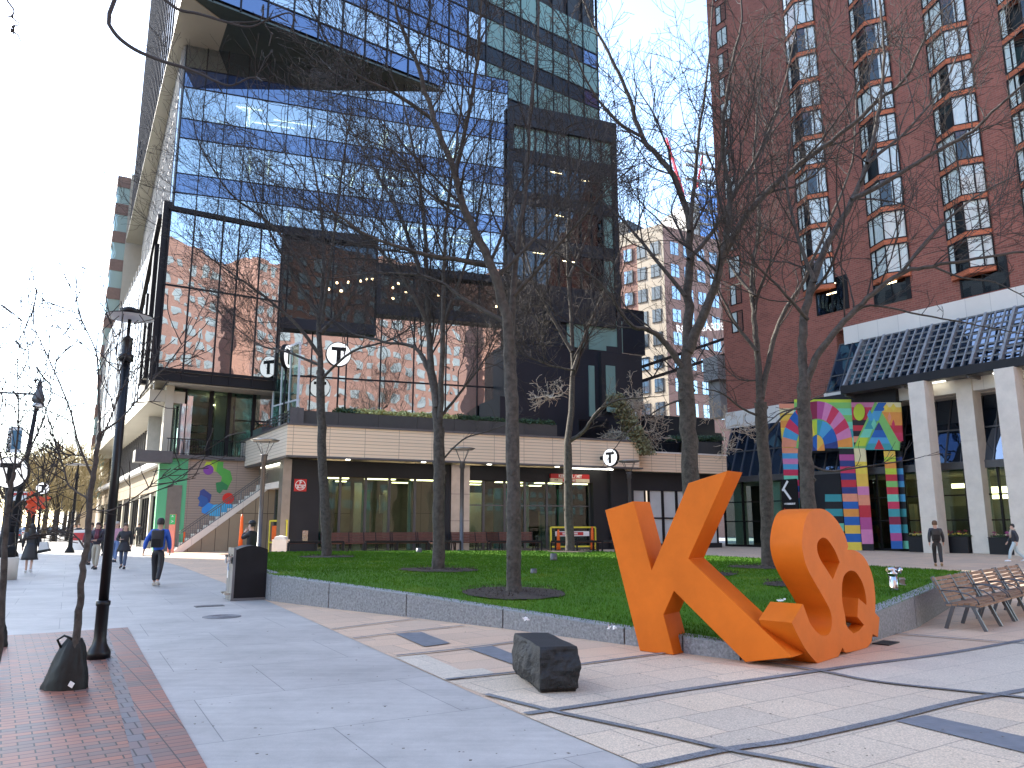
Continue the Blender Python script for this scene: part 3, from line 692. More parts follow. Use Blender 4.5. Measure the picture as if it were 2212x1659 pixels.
mb = MB(); q = random.Random(3)
s = ST.at(772,900,-1.3)[0]
while s < ST.at(985,905,-1.3)[0]:
    bush(mb, ST.p(s,8.42,-1.3), q.uniform(.35,.5), 260, int(s*100), 0, .13); s += .42
mb.build('shrubs', M['leaf_yel'], pr)
mb = MB(); s = ST.at(735,900,-1.3)[0]
while s < ST.at(770,900,-1.3)[0]: bush(mb, ST.p(s,8.4,-1.3), .5, 200, int(s*90), 0, .12); s += .4
s = ST.at(985,905,-1.3)[0]
while s < s_b-.3:
    bush(mb, ST.p(s,8.36,-1.3), q.uniform(.3,.5), 240, int(s*100), 0, .11, .9); s += .4
mb.build('shrubs', M['leaf_dk'], pr)
# railing on the side terrace and planter with rusty flowers
rl = thing('terrace_railing', 'thin metal railing on the left roof edge of the station', 'railing', tuple(SLf.p(1,7.48,-.7)))
mb = MB()
for k in range(12):
    s_ = .6+k*.72; mb.fb(SLf, s_, s_+.05, 7.4, 8.5, -.75, -.7)
for z in (8.1, 8.3, 8.5): mb.fb(SLf, .6, 8.6, z, z+.05, -.76, -.69)
mb.build('rail', M['grey_metal'], rl)
mb = MB(); mb.fb(ST, .2, ST.at(655,905,-.9)[0], 7.48, 8.5, -.8, -.72); 
mb.build('end_panel', M['grey_metal'], rl)
pr2 = thing('roof_planter', 'grey planter with rust coloured groundcover at the left end of the station roof', 'planter', tuple(SLf.p(10,7.48,-.9)), 'roof planters')
mb = MB(); mb.fb(SLf, 8.8, 14.5, 7.4, 8.25, -1.8, -.7); mb.build('planter_box', M['grey_metal'], pr2)
mb = MB(); 
for k in range(12): bush(mb, SLf.p(9+.45*k, 8.25, -1.1), .3, 90, k+50, 0, .11)
mb.build('shrubs', M['leaf_rust'], pr2)
mb = MB(); 
for k in range(4): bush(mb, SLf.p(10.5+.4*k, 8.4, -1.3), .4, 90, k+70, 0, .11)
mb.build('shrubs', M['leaf_dk'], pr2)

# ================= GLASS OFFICE TOWER =================
ca = (-23.1, 53.0); A = Pl(ca, azp(ca, 71)); sA = A.at(1097,400)[0]
cc = ((296-1106)/1689*49, 49.0); CPl = Pl(cc, azp(cc, 58))
gt = thing('glass_office_tower', 'tall blue glass office tower with black framed lower bays behind the bare trees', 'office tower', (ca[0], ca[1], 0))
s0A = A.at(381,374)[0]
nb = 17; bw = (sA-s0A)/nb
spz = [(25.5,27.0),(29.8,31.35),(33.9,35.5),(38.3,39.6)]
vis = [(27.0,29.8),(31.35,33.9),(35.5,38.3)]
lowspz = [(21.6,22.9)]; 
for (z0, z1) in vis + [(22.9,25.5)]:
    for k in range(nb):
        a = s0A+k*bw
        mb = MB(); mb.fb(A, a+.03, a+bw-.03, z0, z1, -.05, 0)
        mb.build('window', M['glass_v'], gt)
for (z0, z1) in spz:
  mb = MB()
  for k in range(nb): mb.fb(A, s0A+k*bw+.03, s0A+(k+1)*bw-.03, z0+.03, z1-.03, -.05, .005)
  mb.build('spandrel', M['glass_s'], gt)
mb = MB()
for k in range(nb+1): mb.fb(A, s0A+k*bw-.035, s0A+k*bw+.035, 22.9, 39.6, -.12, .06)
for (z0, z1) in spz:
    for z in (z0, z1): mb.fb(A, s0A, sA, z-.035, z+.035, -.12, .05)
mb.build('mullions', M['black_metal'], gt)
# interior storeys
mb = MB()
for z in (25.7, 29.9, 34.0, 38.4): mb.fb(A, s0A+.1, sA, z, z+.9, -8, -.2)
mb.fb(A, s0A+.1, sA, 21, 39.5, -8.4, -8)
mb.build('interior_floor', M['ceiling'], gt)
q = random.Random(5); mb = MB()
for z in (29.86, 33.96, 38.36, 25.66):
    for k in range(5):
        s_ = s0A+q.uniform(0,1)*(sA-s0A-3); L_ = q.uniform(1.2,3.4); o_ = -q.uniform(1.2,4)
        mb.fb(A, s_, s_+L_, z-.12, z-.06, o_-.06, o_)
    for k in range(5):
        s_ = s0A+q.uniform(0,1)*(sA-s0A-3); mb.fb(A, s_, s_+.1, z-.12, z-.04, -4.5, -1.5)
mb.build('ceiling_lamp', M['lamp_yel'], gt)
# core volume
mb = MB()
coreP = [A.p(s0A+1.5,0,-8.5), A.p(sA+8,0,-8.5), A.p(sA+14,0,-34), A.p(s0A-6,0,-42)]
prism(mb, coreP, 0, 60); mb.build('core', M['black_panel'], gt)
# lower middle part of the facade : dark band with deep terraces, reflecting lower glass
s600 = A.at(600,650)[0]
zt1 = A.at(800,560)[1]; zb1 = A.at(800,725)[1]
mb = MB(); z_lo = 5.5
x = s600-2.5; n2 = 8; bw2 = (sA-x)/n2
for i, (z0, z1) in enumerate([(6.0,8.9),(9.0,12.4),(12.5,zb1-.05),(zt1+.05,21.0),(21.0,22.9)]):
    for k in range(n2):
        mb = MB(); mb.fb(A, x+k*bw2+.03, x+(k+1)*bw2-.03, z0, z1, -.05, 0)
        mb.build('window', M['glass_low'], gt)
mb = MB(); 
for k in range(n2+1): mb.fb(A, x+k*bw2-.05, x+k*bw2+.05, 5.5, 22.9, -.15, .07)
for z in (8.95,12.45,21.0,22.9): mb.fb(A, x, sA, z-.06, z+.06, -.14, .06)
mb.build('mullions', M['black_metal'], gt)
# black terrace band : deep dark box on the left, a shallower dark strip on the right
s8 = A.at(812,620)[0]; zL1 = A.at(700,505)[1]; zR0, zR1 = A.at(950,692)[1], A.at(950,588)[1]
for nm_, sa_, sb_, z0_, z1_ in (('l', x-.5, s8, zb1, zL1), ('r', s8, sA+.2, zR0, zR1)):
    mb = MB(); mb.fb(A, sa_, sb_, z0_-.1, z0_+.7, -.6, .7); mb.fb(A, sa_, sb_, z1_-.6, z1_, -.6, .7); mb.fb(A, sa_, sa_+.3, z0_+.7, z1_-.6, -.6, .7); mb.build('terrace_frame', M['dark_navy'], gt)
    n9 = max(3, int((sb_-sa_)/2.6)); bwt = (sb_-sa_-.3)/n9
    mb = MB()
    for k in range(n9): mb.fb(A, sa_+.3+k*bwt+.04, sa_+.3+(k+1)*bwt-.04, z0_+.7, z1_-.6, .1, .14)
    mb.build('terrace_glass', M['glass_shade'], gt)
    mb = MB()
    for k in range(1, n9+1): mb.fb(A, sa_+.3+k*bwt-.05, sa_+.3+k*bwt+.05, z0_+.7, z1_-.6, .0, .3)
    mb.build('terrace_post', M['black_metal'], gt)
for z0, z1 in ((zR1+.1, 21.0),):
    for k in range(6): w6 = (sA-s8)/6; mb = MB(); mb.fb(A, s8+k*w6+.03, s8+(k+1)*w6-.03, z0, z1, .0, .05); mb.build('window', M['glass_low'], gt)
for k in range(6): w6 = (sA-s8)/6; mb = MB(); mb.fb(A, s8+k*w6+.03, s8+(k+1)*w6-.03, zb1-.05, zR0-.1, .0, .05); mb.build('window', M['glass_low'], gt)
mb = MB(); q = random.Random(8)
for k in range(14):
    s_ = x+q.uniform(.3,1)*(sA-x-1); z_ = zR0+1.2+q.uniform(0,1)*(zR1-zR0-2.4); mb.lathe(tuple(A.p(s_,z_,.2)), [(.02,-.1),(.09,-.05),(.09,.05),(.02,.1)], 8)
mb.build('pendant_lamp', M['lamp_warm'], gt)
mb = MB(); mb.fb(A, x, sA, 5, 22.9, -3.2, -3.0); mb.fb(A, x, sA, 20.9, 21.1, -3, -.2); mb.build('interior_wall', M['room'], gt)
mb = MB(); mb.fb(A, x-.2, sA, 4, 5.6, -1, .2); mb.build('base_band', M['dark_navy'], gt)

# C bay : black framed box at the left corner
zc0 = CPl.at(334,820)[1]; zc1 = CPl.at(358,440)[1]
sC0 = .4; sC1 = CPl.at(600,700)[0]; zgl = CPl.at(336,795)[1]
cb = []
xs_ = [sC0]+[CPl.at(u,690)[0] for u in (404,468,505,553)]+[sC1]
zz_ = [zgl+.05, CPl.at(345,612)[1], zc1-.4]
for i in range(len(xs_)-1):
    for j in range(2):
        mb = MB(); mb.fb(CPl, xs_[i]+.05, xs_[i+1]-.05, zz_[j]+.06, zz_[j+1]-.06, -.06, 0); mb.build('window', M['glass_low'], gt)
    mb = MB(); mb.fb(CPl, xs_[i]+.05, xs_[i+1]-.05, zc0+.8, zgl-.12, -.06, .0); mb.build('window', M['glass_low'], gt)
mb = MB()
for s_ in xs_: mb.fb(CPl, s_-.05, s_+.05, zc0, zc1, -.2, .07)
for z in (zc1-.35, zz_[1]-.06, zgl-.1, zc0+.75, zc0): mb.fb(CPl, sC0-.1, sC1+.1, z, z+(.3 if z > 20 else .1), -.2, .09)
mb.fb(CPl, sC0, sC1, zc0, zc0+.75, -.15, -.02)
mb.build('bay_frame', M['black_metal'], gt)
mb = MB(); prism(mb, [CPl.p(sC0,0,-.25), CPl.p(sC1+.1,0,-.25), CPl.p(sC1+3.5,0,-9), CPl.p(sC0,0,-9)], zc0+.02, zc1-.02)
mb.build('bay_core', M['room'], gt)
# D : lower glazed storey, terrace edge
sD0 = CPl.at(353,930,-.9)[0]; zD = CPl.at(353,984,-.6)[1]
sD1 = CPl.at(625,930,-.9)[0]
mb = MB(); mb.fb(CPl, sD0-.2, sD1, zD-.15, zD+.1, -3.0, -.4); mb.build('terrace_slab', M['grey_metal'], gt)
ds = [CPl.at(u,930,-2)[0] for u in (366,394,452,491,545,600)]
for i in range(len(ds)-1):
    mb = MB(); mb.fb(CPl, ds[i]+.08, ds[i+1]-.08, zD+.1, zc0, -2.06, -2.0); mb.build('window', M['glass_shop'], gt)
mb = MB()
for s_ in ds: mb.fb(CPl, s_-.12, s_+.12, zD+.1, zc0, -2.2, -1.9)
mb.build('terrace_frame', M['black_metal'], gt)
mb = MB(); mb.fb(CPl, sD0, sD1, zD+.1, zc0+.1, -9.5, -9); mb.fb(CPl, sD0, sD1, zc0-.1, zc0, -9, -.2); mb.fb(CPl, ds[0]+1, ds[0]+1.6, zD, zc0, -5, -4.4); mb.fb(CPl, ds[3]-.6, ds[3]+1.2, zD, zc0, -4, -3.6)
mb.build('interior_wall', M['ceiling'], gt)
mb = MB()
for k in range(5): mb.fb(CPl, ds[0]+.6, ds[-1], zD+.6+k*.55, zD+.72+k*.55, -6-.2*k, -5.9-.2*k)
mb.build('interior_shelf', M['black'], gt)
mb = MB(); a_ = CPl.p(ds[2]+.3, zc0-.9, -3.2); b_ = CPl.p(ds[2]+1.1, zc0-.6, -5); mb.bar(a_, b_, .12, .08); mb.build('ceiling_lamp', M['lamp_yel'], gt)
mb = MB(); mb.fb(CPl, sD0, sD0+.5, zD+.1, zc0, -2.0, -1.1); mb.build('corner_column', M['soffit'], gt)
rl = thing('balcony_railing', 'thin black railing on the terrace above the mural wall', 'railing', tuple(CPl.p(sD0, zD+.1, -.6)))
mb = MB(); s_ = sD0+.3
while s_ < sD1: mb.fb(CPl, s_, s_+.03, zD+.1, zD+1.15, -.62, -.59); s_ += .17
mb.fb(CPl, sD0+.2, sD1, zD+1.12, zD+1.18, -.64, -.57); mb.fb(CPl, sD0+.2, sD1, zD+.16, zD+.2, -.63, -.58); mb.build('rail', M['black_metal'], rl)
# mural wall
mw = thing('mural_wall', 'ribbed brown wall with a painted ring of green, blue and red shapes beside a green panel', 'wall', tuple(CPl.p(sD0,0,-.6)))
def cs(u, v, o=-.6): return CPl.at(u, v, o)
sG1 = cs(407,1000)[0]
mb = MB(); mb.fb(CPl, sG1, sD1, 0, zD-.15, -1.1, -.6); mb.build('wall', M['mural_clad'], mw)
mb = MB(); mb.fb(CPl, sD0-.1, sG1, 0, zD-.15, -1.1, -.58); mb.build('green_panel', M['green_panel'], mw)
mb = MB(); a, z = cs(375,1050,-.55)[0]-.35, 0; mb.fb(CPl, a, cs(399,1050)[0]-.15, 0, cs(375,1048)[1], -.6, -.54); mb.build('service_door', M['mural_clad'] if False else mk('taupe door', (.17,.15,.125), .6), mw)
mb = MB()
for k in range(4):   # embossed arches lying on their side
    cx, cz = cs(384,1013); r = .28+.17*k
    pts = [CPl.p(cx-1.0, cz+r, -.56)]+[CPl.p(cx-.2+cos(t)*r, cz+sin(t)*r, -.56) for t in [pi/2-i*pi/10 for i in range(11)]]+[CPl.p(cx-1.0, cz-r, -.56)]
    mb.tube(pts, .035, 5)
mb.build('emblem', M['green_panel'], mw)
mb = MB(); mb.fb(CPl, cs(396,1170)[0]+.08, sG1+.01, 0, 1.2, -.6, -.55); mb.build('painted_base', M['cone_orange'], mw)
def shape(pts, col, o):
    mb = MB(); P = [CPl.p(*cs(336+.224*x, 840.5+.224*y), o) for x, y in pts]; mb.extr(P, CPl.n*-.01); mb.build('painted_shape', paint(*col), mw)
shape([(470,740),(490,700),(560,705),(570,790),(540,800)], ('lime',(.45,.55,.04)), -.590)
shape([(530,700),(560,680),(620,695),(650,720),(640,790),(580,800),(560,740)], ('green1',(.20,.45,.05)), -.586)
shape([(600,700),(655,700),(650,760),(720,790),(740,870),(690,970),(620,940),(640,850),(585,790)], ('green2',(.08,.35,.06)), -.583)
shape([(580,905),(640,890),(700,930),(690,975),(650,970),(620,1008),(590,990)], ('green3',(.03,.20,.07)), -.580)
shape([(430,980),(465,962),(540,1020),(525,1090),(470,1110),(420,1050)], ('navy',(.04,.06,.22)), -.590)
shape([(405,1050),(440,1020),(500,1050),(510,1110),(450,1140),(412,1125),(425,1085)], ('blue1',(.03,.10,.32)), -.586)
shape([(445,1150),(510,1095),(570,1120),(570,1170),(500,1215),(445,1190)], ('blue2',(.04,.25,.65)), -.583)
shape([(500,1190),(565,1115),(625,1110),(690,1090),(760,1130),(700,1190),(600,1230),(520,1220)], ('cyan',(.06,.42,.70)), -.580)
def disc(x, y, r, col, o):
    S, z = cs(336+.224*x, 840.5+.224*y); mb = MB()
    rr = (cs(336+.224*(x+r), 840.5+.224*y)[0]-S)
    mb.extr([CPl.p(S+cos(t)*rr, z+sin(t)*rr, o) for t in [2*pi*k/28 for k in range(28)]], CPl.n*-.01); mb.build('painted_shape', paint(*col), mw)
disc(510,778,50,('purple',(.20,.05,.30)),-.576); disc(700,1055,56,('redp',(.65,.03,.02)),-.574)
# canopy block over the door at the corner
mb = MB(); P0, z0 = CPl.at(366,1001,-.2); mb.fb(CPl, P0-2.1, P0+.1, z0, z0+.75, -1.0, .35)
tag(mb.build('entry_canopy', M['grey_metal'], origin=tuple(CPl.p(P0,z0,0))), 'dark grey box canopy projecting at the corner of the glass building', 'canopy')
# stairs
stt = thing('outdoor_stairs', 'pale concrete stairs climbing right along the mural wall', 'stairs', tuple(CPl.p(cs(378,1193,1.2)[0], 0, 1.0)))
sS = CPl.at(380,1190,1.2)[0]; nst = 20; rise = zD/nst*.9; run = .36
mb = MB()
for k in range(nst): mb.fb(CPl, sS+k*run, sS+(k+1)*run+.02, 0, rise*(k+1), -.45, 1.6)
mb.build('steps', M['pillar'], stt)
mb = MB()
P = [CPl.p(sS-.3,0,1.62), CPl.p(sS+nst*run,0,1.62), CPl.p(sS+nst*run, rise*nst-.1,1.62), CPl.p(sS+.2,.12,1.62)]
mb.extr(P, CPl.n*.16); mb.build('stringer', M['tan_panel'], stt)
mb = MB(); mb.extr([CPl.p(sS-.3,.0,1.61), CPl.p(sS+.3,.0,1.61), CPl.p(sS+nst*run, rise*nst-.05,1.61), CPl.p(sS+nst*run, rise*nst+.25,1.61),CPl.p(sS-.1,.22,1.61)], CPl.n*.2); mb.build('curb', M['limestone'], stt)
rl = thing('stair_railing', 'dark metal handrail with thin balusters on the outdoor stairs', 'railing', tuple(CPl.p(sS,0,1.7)))
mb = MB()
for zz, w_ in ((1.0,.05),(.86,.05),(.12,.03)): mb.bar(CPl.p(sS, zz+.2, 1.75), CPl.p(sS+nst*run, rise*nst+zz+.2, 1.75), w_, w_)
mb.build('handrail', M['grey_metal'], rl)
mb = MB()
for k in range(54):
    s_ = sS+k*run*nst/54; zb_ = (s_-sS)/run*rise; mb.bar(CPl.p(s_,zb_+.2,1.75), CPl.p(s_,zb_+1.1,1.75), .02 if k%9 else .06, .02 if k%9 else .06)
mb.build('baluster', M['grey_metal'], rl)
# green/red wayfinding post by the stairs
mb = MB(); P0 = hz(368,1194); mb.box((P0.x,P0.y,1.15),(.36,.12,2.3)); o = mb.build('info_post', paint('salmon',(.75,.25,.18)), origin=(P0.x,P0.y,0)); tag(o, 'slim totem sign with green top and salmon body at the foot of the stairs', 'sign')
mb = MB(); mb.box((P0.x,P0.y-.07,1.98),(.34,.02,.6)); mb.build('green_top', paint('wgreen',(.05,.4,.12)), o)
for z_, t_ in ((2.12,'\u2191'),(1.85,'\u2192')): text_obj(t_ if False else ('>' if z_ < 2 else '^'), .3, Matrix.Translation((P0.x,P0.y-.085,z_)) @ Matrix.Rotation(pi/2,4,'X'), M['white'], 'symbol', o)

# street side facade
cs0 = Vector(cc+(0,))
SF = Pl(cc, azp(cc, -32))
def sfz(u, v, o=0): return SF.at(u, v, o)
LS = 54
SU = Pl((-24.1,51.1), azp((-24.1,51.1), -28.8)); LU = 45
ss_ = thing('street_side_wing', 'long street side of the glass tower with dark vertical fins above pale glass and shopfronts', 'office building', (cc[0],cc[1],0))
mb = MB(); prism(mb, [SU.p(1.6,0,-.2), SF.p(LS,0,-.5), SF.p(LS,0,-18), A.p(s0A+6,0,-9)], 10.4, 24.4); prism(mb, [SU.p(1.6,0,-.05), SU.p(LU,0,-.05), SU.p(LU,0,-14), SU.p(2.5,0,-5)], 24.45, 37.4); prism(mb, [SF.p(1.4,0,-2.6), SF.p(LS,0,-2.6), SF.p(LS,0,-18), SF.p(10,0,-8), SF.p(10,0,-2.95), SF.p(1.4,0,-2.95)], 0, 10.3); prism(mb, [SF.p(.6,0,-.5), SF.p(4.6,0,-.5), SF.p(5.2,0,-4), SF.p(.8,0,-2.6)], zc0+.05, zc1-.05); mb.build('core', M['glass_white'], ss_)
mb = MB()
for k in range(int(LS/1.9)): mb.fb(SF, 1.6+k*1.9, 1.82+k*1.9, 10.6, 24.3, -.5, -.44)
for k in range(30): mb.fb(SU, 2.2+k*1.45, 2.35+k*1.45, 24.5, 37.3, -.05, .02)
tag(mb.build('fins', M['fin_pale'], ss_), kind='stuff')
mb = MB()
for z in (14,18.2,22.4): mb.fb(SF, 1.0, LS, z, z+.2, -.47, -.45)
for z in (28.8,33.1): mb.fb(SU, 1.7, LU, z, z+.12, -.04, -.01)
mb.build('floor_bands', M['grey_metal'], ss_)
mb = MB()
for k in range(5):
    a = SF.p(1+k*.2, 12, .0); 
mb.fb(SF, .2, .55, zc0, zc1+.3, -.5, .05); mb.fb(SF, 2.6, 3.4, zc0+.5, zc1-2, -.5, .12); mb.fb(SF, 5, 5.6, zc0+.5, zc1-5, -.5, .12); mb.bar(SF.p(1.2,zc1-.5,.1), SF.p(9.0,zc0+6,.1), .3, .5); mb.build('corner_frames', M['black_metal'], ss_)
mb = MB(); mb.fb(SF, 1.2, LS, 9.7, 10.5, -2.4, -.2); mb.build('soffit', M['soffit'], ss_)
mb = MB(); mb.fb(SF, 1.2, LS, 6.1, 9.7, -2.5, -2.2); mb.build('glass_ribbon', M['glass_white'], ss_)
mb = MB()
for k in range(40): mb.fb(SF, 1.2+k*1.5, 1.26+k*1.5, 6.1, 9.7, -2.25, -2.12)
mb.build('mullions', M['grey_metal'], ss_)
mb = MB(); mb.fb(SF, .9, LS, 5.7, 6.1, -2.5, -1.2); mb.build('ledge', M['white_panel'], ss_)
mb = MB(); mb.fb(SF, 1.5, LS, 4.0, 5.7, -2.4, -1.6); mb.build('tan_band', M['tan_panel'], ss_)
for k in range(9):
    a = 2.0+k*6.2
    mb = MB(); mb.fb(SF, a+.35, a+5.8, .5, 3.7, -1.95, -1.9); g_ = mb.build('shop_window', M['glass_white'], ss_)
    mb = MB()
    for j in range(5): mb.fb(SF, a+.35+j*1.36, a+.43+j*1.36, .4, 4, -2.0, -1.8)
    mb.fb(SF, a+.35, a+5.8, 3.7, 4.0, -2.0, -1.75); mb.fb(SF, a+.35, a+5.8, 0, .5, -2.0, -1.8); mb.build('frame', M['black_metal'], g_)
    mb = MB(); mb.fb(SF, a-.3, a+.35, 0, 4.0, -2.0, -1.62); mb.build('pier', M['soffit'], ss_)

# upper volume
ZU = 37.5; kf = (ZU-1.6)/32.4
uc = Vector((-22.35,46.6,0)); ur = Vector((-10.2,55.6,0)); UP = Pl(uc, ur)
UE = UP.at(1291,150)[0]
up = thing('upper_tower_volume', 'overhanging upper block of the glass tower with a dark triangular soffit underneath', 'office tower', (uc.x,uc.y,ZU))
US = Pl(uc, uc+Vector((-.5,.866,0)))
P = [UP.p(0,0,0), UP.p(UE,0,0), UP.p(UE,0,-30), US.p(54.4,0,0)]
mb = MB(); prism(mb, [UP.p(.25,0,-.25), UP.p(UE-.1,0,-.25), UP.p(UE-.1,0,-30), US.p(54,0,-.4)], ZU+.05, 72); mb.build('core', M['black_panel'], up)
mb = MB(); prism(mb, P, ZU-.1, ZU+.05); mb.build('soffit', M['soffit_dark'], up)
mb = MB(); prism(mb, [US.p(0.02,0,.01), US.p(54.4,0,.01), US.p(54.4,0,-3.6), US.p(2.2,0,-3.2)], ZU-.16, ZU-.1); mb.build('soffit_edge', M['soffit'], up)
nU = 20; bU = UE/nU
for j, (z0, z1) in enumerate([(ZU+.3,ZU+1.6),(ZU+1.7,ZU+4.3),(ZU+4.4,ZU+5.9),(ZU+6.0,ZU+8.6),(ZU+8.7,ZU+10.2),(ZU+10.3,ZU+13)]):
    if j in (1,3,5):
        for k in range(nU):
            if j > 1 and k < 12: continue
            mb = MB(); mb.fb(UP, k*bU+.03, (k+1)*bU-.03, z0, z1, -.1, -.02); mb.build('window', M['glass_low'] if k < 13 else M['glass_mint'], up)
    mb = MB()
    if j in (0,2,4):
        for k in range(nU): mb.fb(UP, k*bU+.03, (k+1)*bU-.03, z0, z1, -.1, -.02, 0 if k < 12 or k == nU-1 else 1)
    else:
        if j > 1: mb.fb(UP, 0.03, 12*bU, z0, z1, -.1, -.02)
    if mb.v: mb.build('spandrel', [M['glass_s'], M['dark_navy']], up)
mb = MB()
for k in range(nU+1): mb.fb(UP, k*bU-.05, k*bU+.05, ZU, 72, -.2, .08)
for z in (ZU+1.65,ZU+4.35,ZU+5.95,ZU+8.65,ZU+10.25): mb.fb(UP, 0, UE, z-.05, z+.05, -.2, .06)
mb.build('mullions', M['black_metal'], up)
mb = MB()
for k in range(22): mb.fb(US, .3+k*2.5, .75+k*2.5, ZU, 72, -.3, -.19)
tag(mb.build('fins', M['fin'], up), kind='stuff')
mb = MB(); mb.fb(US, .2, 54, ZU, 72, -.35, -.25); mb.build('side_glass', M['glass_white'], up)
# B : right dark block
b0 = A.p(sA,0,.6); b1 = hz(1327,270,37); b1.z = 0
BP = Pl(b0, b1); LB_ = BP.L
bb = thing('dark_tower_block', 'dark panelled tower block with recessed tinted glass right of the blue facade', 'office tower', (b0.x,b0.y,0))
mb = MB(); prism(mb, [BP.p(0,0,-.35), BP.p(LB_,0,-.35), BP.p(LB_,0,-14), BP.p(0,0,-8)], 0, 36.9); mb.build('core', M['dark_navy'], bb)
mb = MB(); mb.fb(BP, -.1, LB_+.1, 35.2, 37.1, -.35, .15); mb.fb(BP, -.15, .25, 5, 35.2, -.35, .15); mb.fb(BP, LB_-.3, LB_+.1, 12, 35.2, -.35, .15)
mb.fb(BP, .25, LB_-.3, 12, 16.5, -.35, .12); mb.fb(BP,.25,LB_-.3,5,6,-.35,.12)
for z in (20.2,24.2,28.2,32.0): mb.fb(BP, .25, LB_-.3, z, z+1.1, -.35, -.05)
mb.build('frame', M['black_panel'], bb)
nB = 9; bB = (LB_-.55)/nB
for z0, z1, mt in ((33.1,35.2,'glass_mint'),(29.3,32.0,'glass_shade'),(25.3,28.2,'glass_shade'),(21.3,24.2,'glass_shade'),(16.5,20.2,'glass_shade')):
    for k in range(nB):
        if mt != 'glass_mint' and k % 2 == 0 and k < 8 : w_ = 2
        elif mt != 'glass_mint' and k < 8: continue
        else: w_ = 1
        mb = MB(); mb.fb(BP, .25+k*bB+.04, .25+(k+w_)*bB-.04, z0, z1, -.22, -.18); mb.build('window', M['glass_mint'] if (mt == 'glass_mint' or k == 8) else M['glass_shade'], bb)
mb = MB()
for k in range(nB+1): mb.fb(BP, .25+k*bB-.05, .25+k*bB+.05, 16.5, 35.2, -.3, -.02)
mb.build('mullions', M['black_metal'], bb)
mb = MB(); q = random.Random(11)
for z in (31.5, 31.2, 27.6, 24.0, 23.6):
    s_ = q.uniform(1,LB_-3); mb.fb(BP, s_, s_+q.uniform(.5,1.6), z, z+.06, -.17, -.12)
mb.build('ceiling_lamp', M['lamp_yel'], bb)
# terraces to the right of the tower (dark stepped volumes in the gap)
tb = thing('terrace_building', 'dark stepped terrace building between the glass tower and the brick hotel', 'building', (8,60,0))
TP = Pl(ST.p(17,0,-7), ST.p(30,0,-7))
def tz(u, v, o=0): return TP.at(u, v, o)
def tbox(mb, u0, u1, v0, v1, o0, o1, mi=0, um=None):
    um = (v0+v1)/2; s0_, s1_ = tz(u0,um,o1)[0], tz(u1,um,o1)[0]; za, zb_ = tz((u0+u1)/2,v1,o1)[1], tz((u0+u1)/2,v0,o1)[1]
    mb.fb(TP, s0_, s1_, za, zb_, o0, o1, mi)
def tparts(nm, mt, boxes):
    for b_ in boxes: mb = MB(); tbox(mb, *b_); mb.build(nm, mt, tb)
tparts('volume', M['dark_navy'], [(1100,1362,752,960,-6,0),(1100,1392,655,752,-8,-2),(1362,1560,930,985,-10,-3),(1080,1250,862,960,-3,1.2)])
tparts('volume', M['black_panel'], [(1300,1388,765,880,-3,.4),(1180,1330,640,700,-9,-1.6),(1392,1545,900,985,-8,-6)])
tparts('window', M['glass_mint'], [(1273,1285,790,900,0,.1),(1310,1330,790,890,.4,.45),(1272,1345,690,758,-1.9,-1.85),(1225,1262,700,750,-1.9,-1.85)])
mb = MB()
for i in range(26): tbox(mb, 1130+i*9, 1130.8+i*9, 655, 672, -1.85, -1.8)
tbox(mb,1130,1390,655,656.5,-1.85,-1.8); 
mb.build('railing', M['black_metal'], tb); mb = MB()
for i in range(60): tbox(mb, 1385+i*3, 1385.7+i*3, 958, 983, -.95, -.9)
tbox(mb,1382,1566,957,959,-.97,-.88); 
mb.build('railing', M['black_metal'], tb); mb = MB()
for i in range(34): tbox(mb, 1215+i*3, 1215.8+i*3, 908, 945, .3, .35)
tbox(mb,1213,1318,906,908.5,.28,.37)
mb.build('railing', M['black_metal'], tb)
mb = MB(); 
for k in range(14):
    u_ = 1342+k*4.2; v_ = 900+k*6.5
    tbox(mb, u_-30, u_, v_, v_+4, -2.5, -.3)
mb.build('steps', M['conc'], tb)
tparts('concrete_beam', M['conc'], [(1550,1645,772,822,-3,-1.0),(1556,1580,822,900,-3,-1.4),(1352,1385,925,955,-.8,.6)])
# planters right
pq = thing('roof_planter', 'charcoal planter of dark green shrubs on the roof at the right end of the station', 'planter', tuple(TP.p(8,7,0)), 'roof planters')
mb = MB(); tbox(mb,1490,1556,955,985,-1.2,.3); tbox(mb,1318,1352,928,945,-.8,.6); mb.build('planter_box', M['planter'], pq)
mb = MB()
for k in range(16): 
    s_, z_ = tz(1450+k*7, 952, -.4); bush(mb, TP.p(s_,z_,-.4), .55, 160, 300+k, 0, .14, .8)
mb.build('shrubs', M['leaf_dk'], pq)
# truss bridge with roof garden letters
tr_ = thing('truss_canopy', 'black steel truss carrying white letters above the terrace gap', 'truss', tuple(TP.p(6,12,-6)))
mb = MB()
def tp(u, v, o=-5): s_, z_ = tz(u, v, o); return TP.p(s_, z_, o)
for a, b in (((1365,800),(1640,706)),((1365,830),(1640,742))): mb.bar(tp(*a), tp(*b), .2, .28)
n_ = 12
for k in range(n_):
    f0, f1 = k/n_, (k+1)/n_
    pt = lambda f, t: tp(1365+275*f, (800-94*f) if t else (830-88*f))
    mb.bar(pt(f0, k%2), pt(f1, (k+1)%2), .09, .09)
mb.build('truss', M['black_metal'], tr_)
pa, pb = tp(1500,725,-4.8), tp(1568,697,-4.8); dx_ = (pb-pa); ang = atan2(dx_.z, hypot(dx_.x,dx_.y)); 
s_, z_ = tz(1520,708,-4.7); text_obj('ROOF GARDEN', 1.0, faceM(TP, s_, z_, -4.7) @ Matrix.Rotation(.15,4,'Z'), M['sign_white'], 'sign_letters', tr_, bold=.02, sx=.9)
M['apt_mint'] = mk_glass('pale mint glass', refl=.1, gcol=(.85,1,.95), dark=(.38,.48,.44), wav=.01)
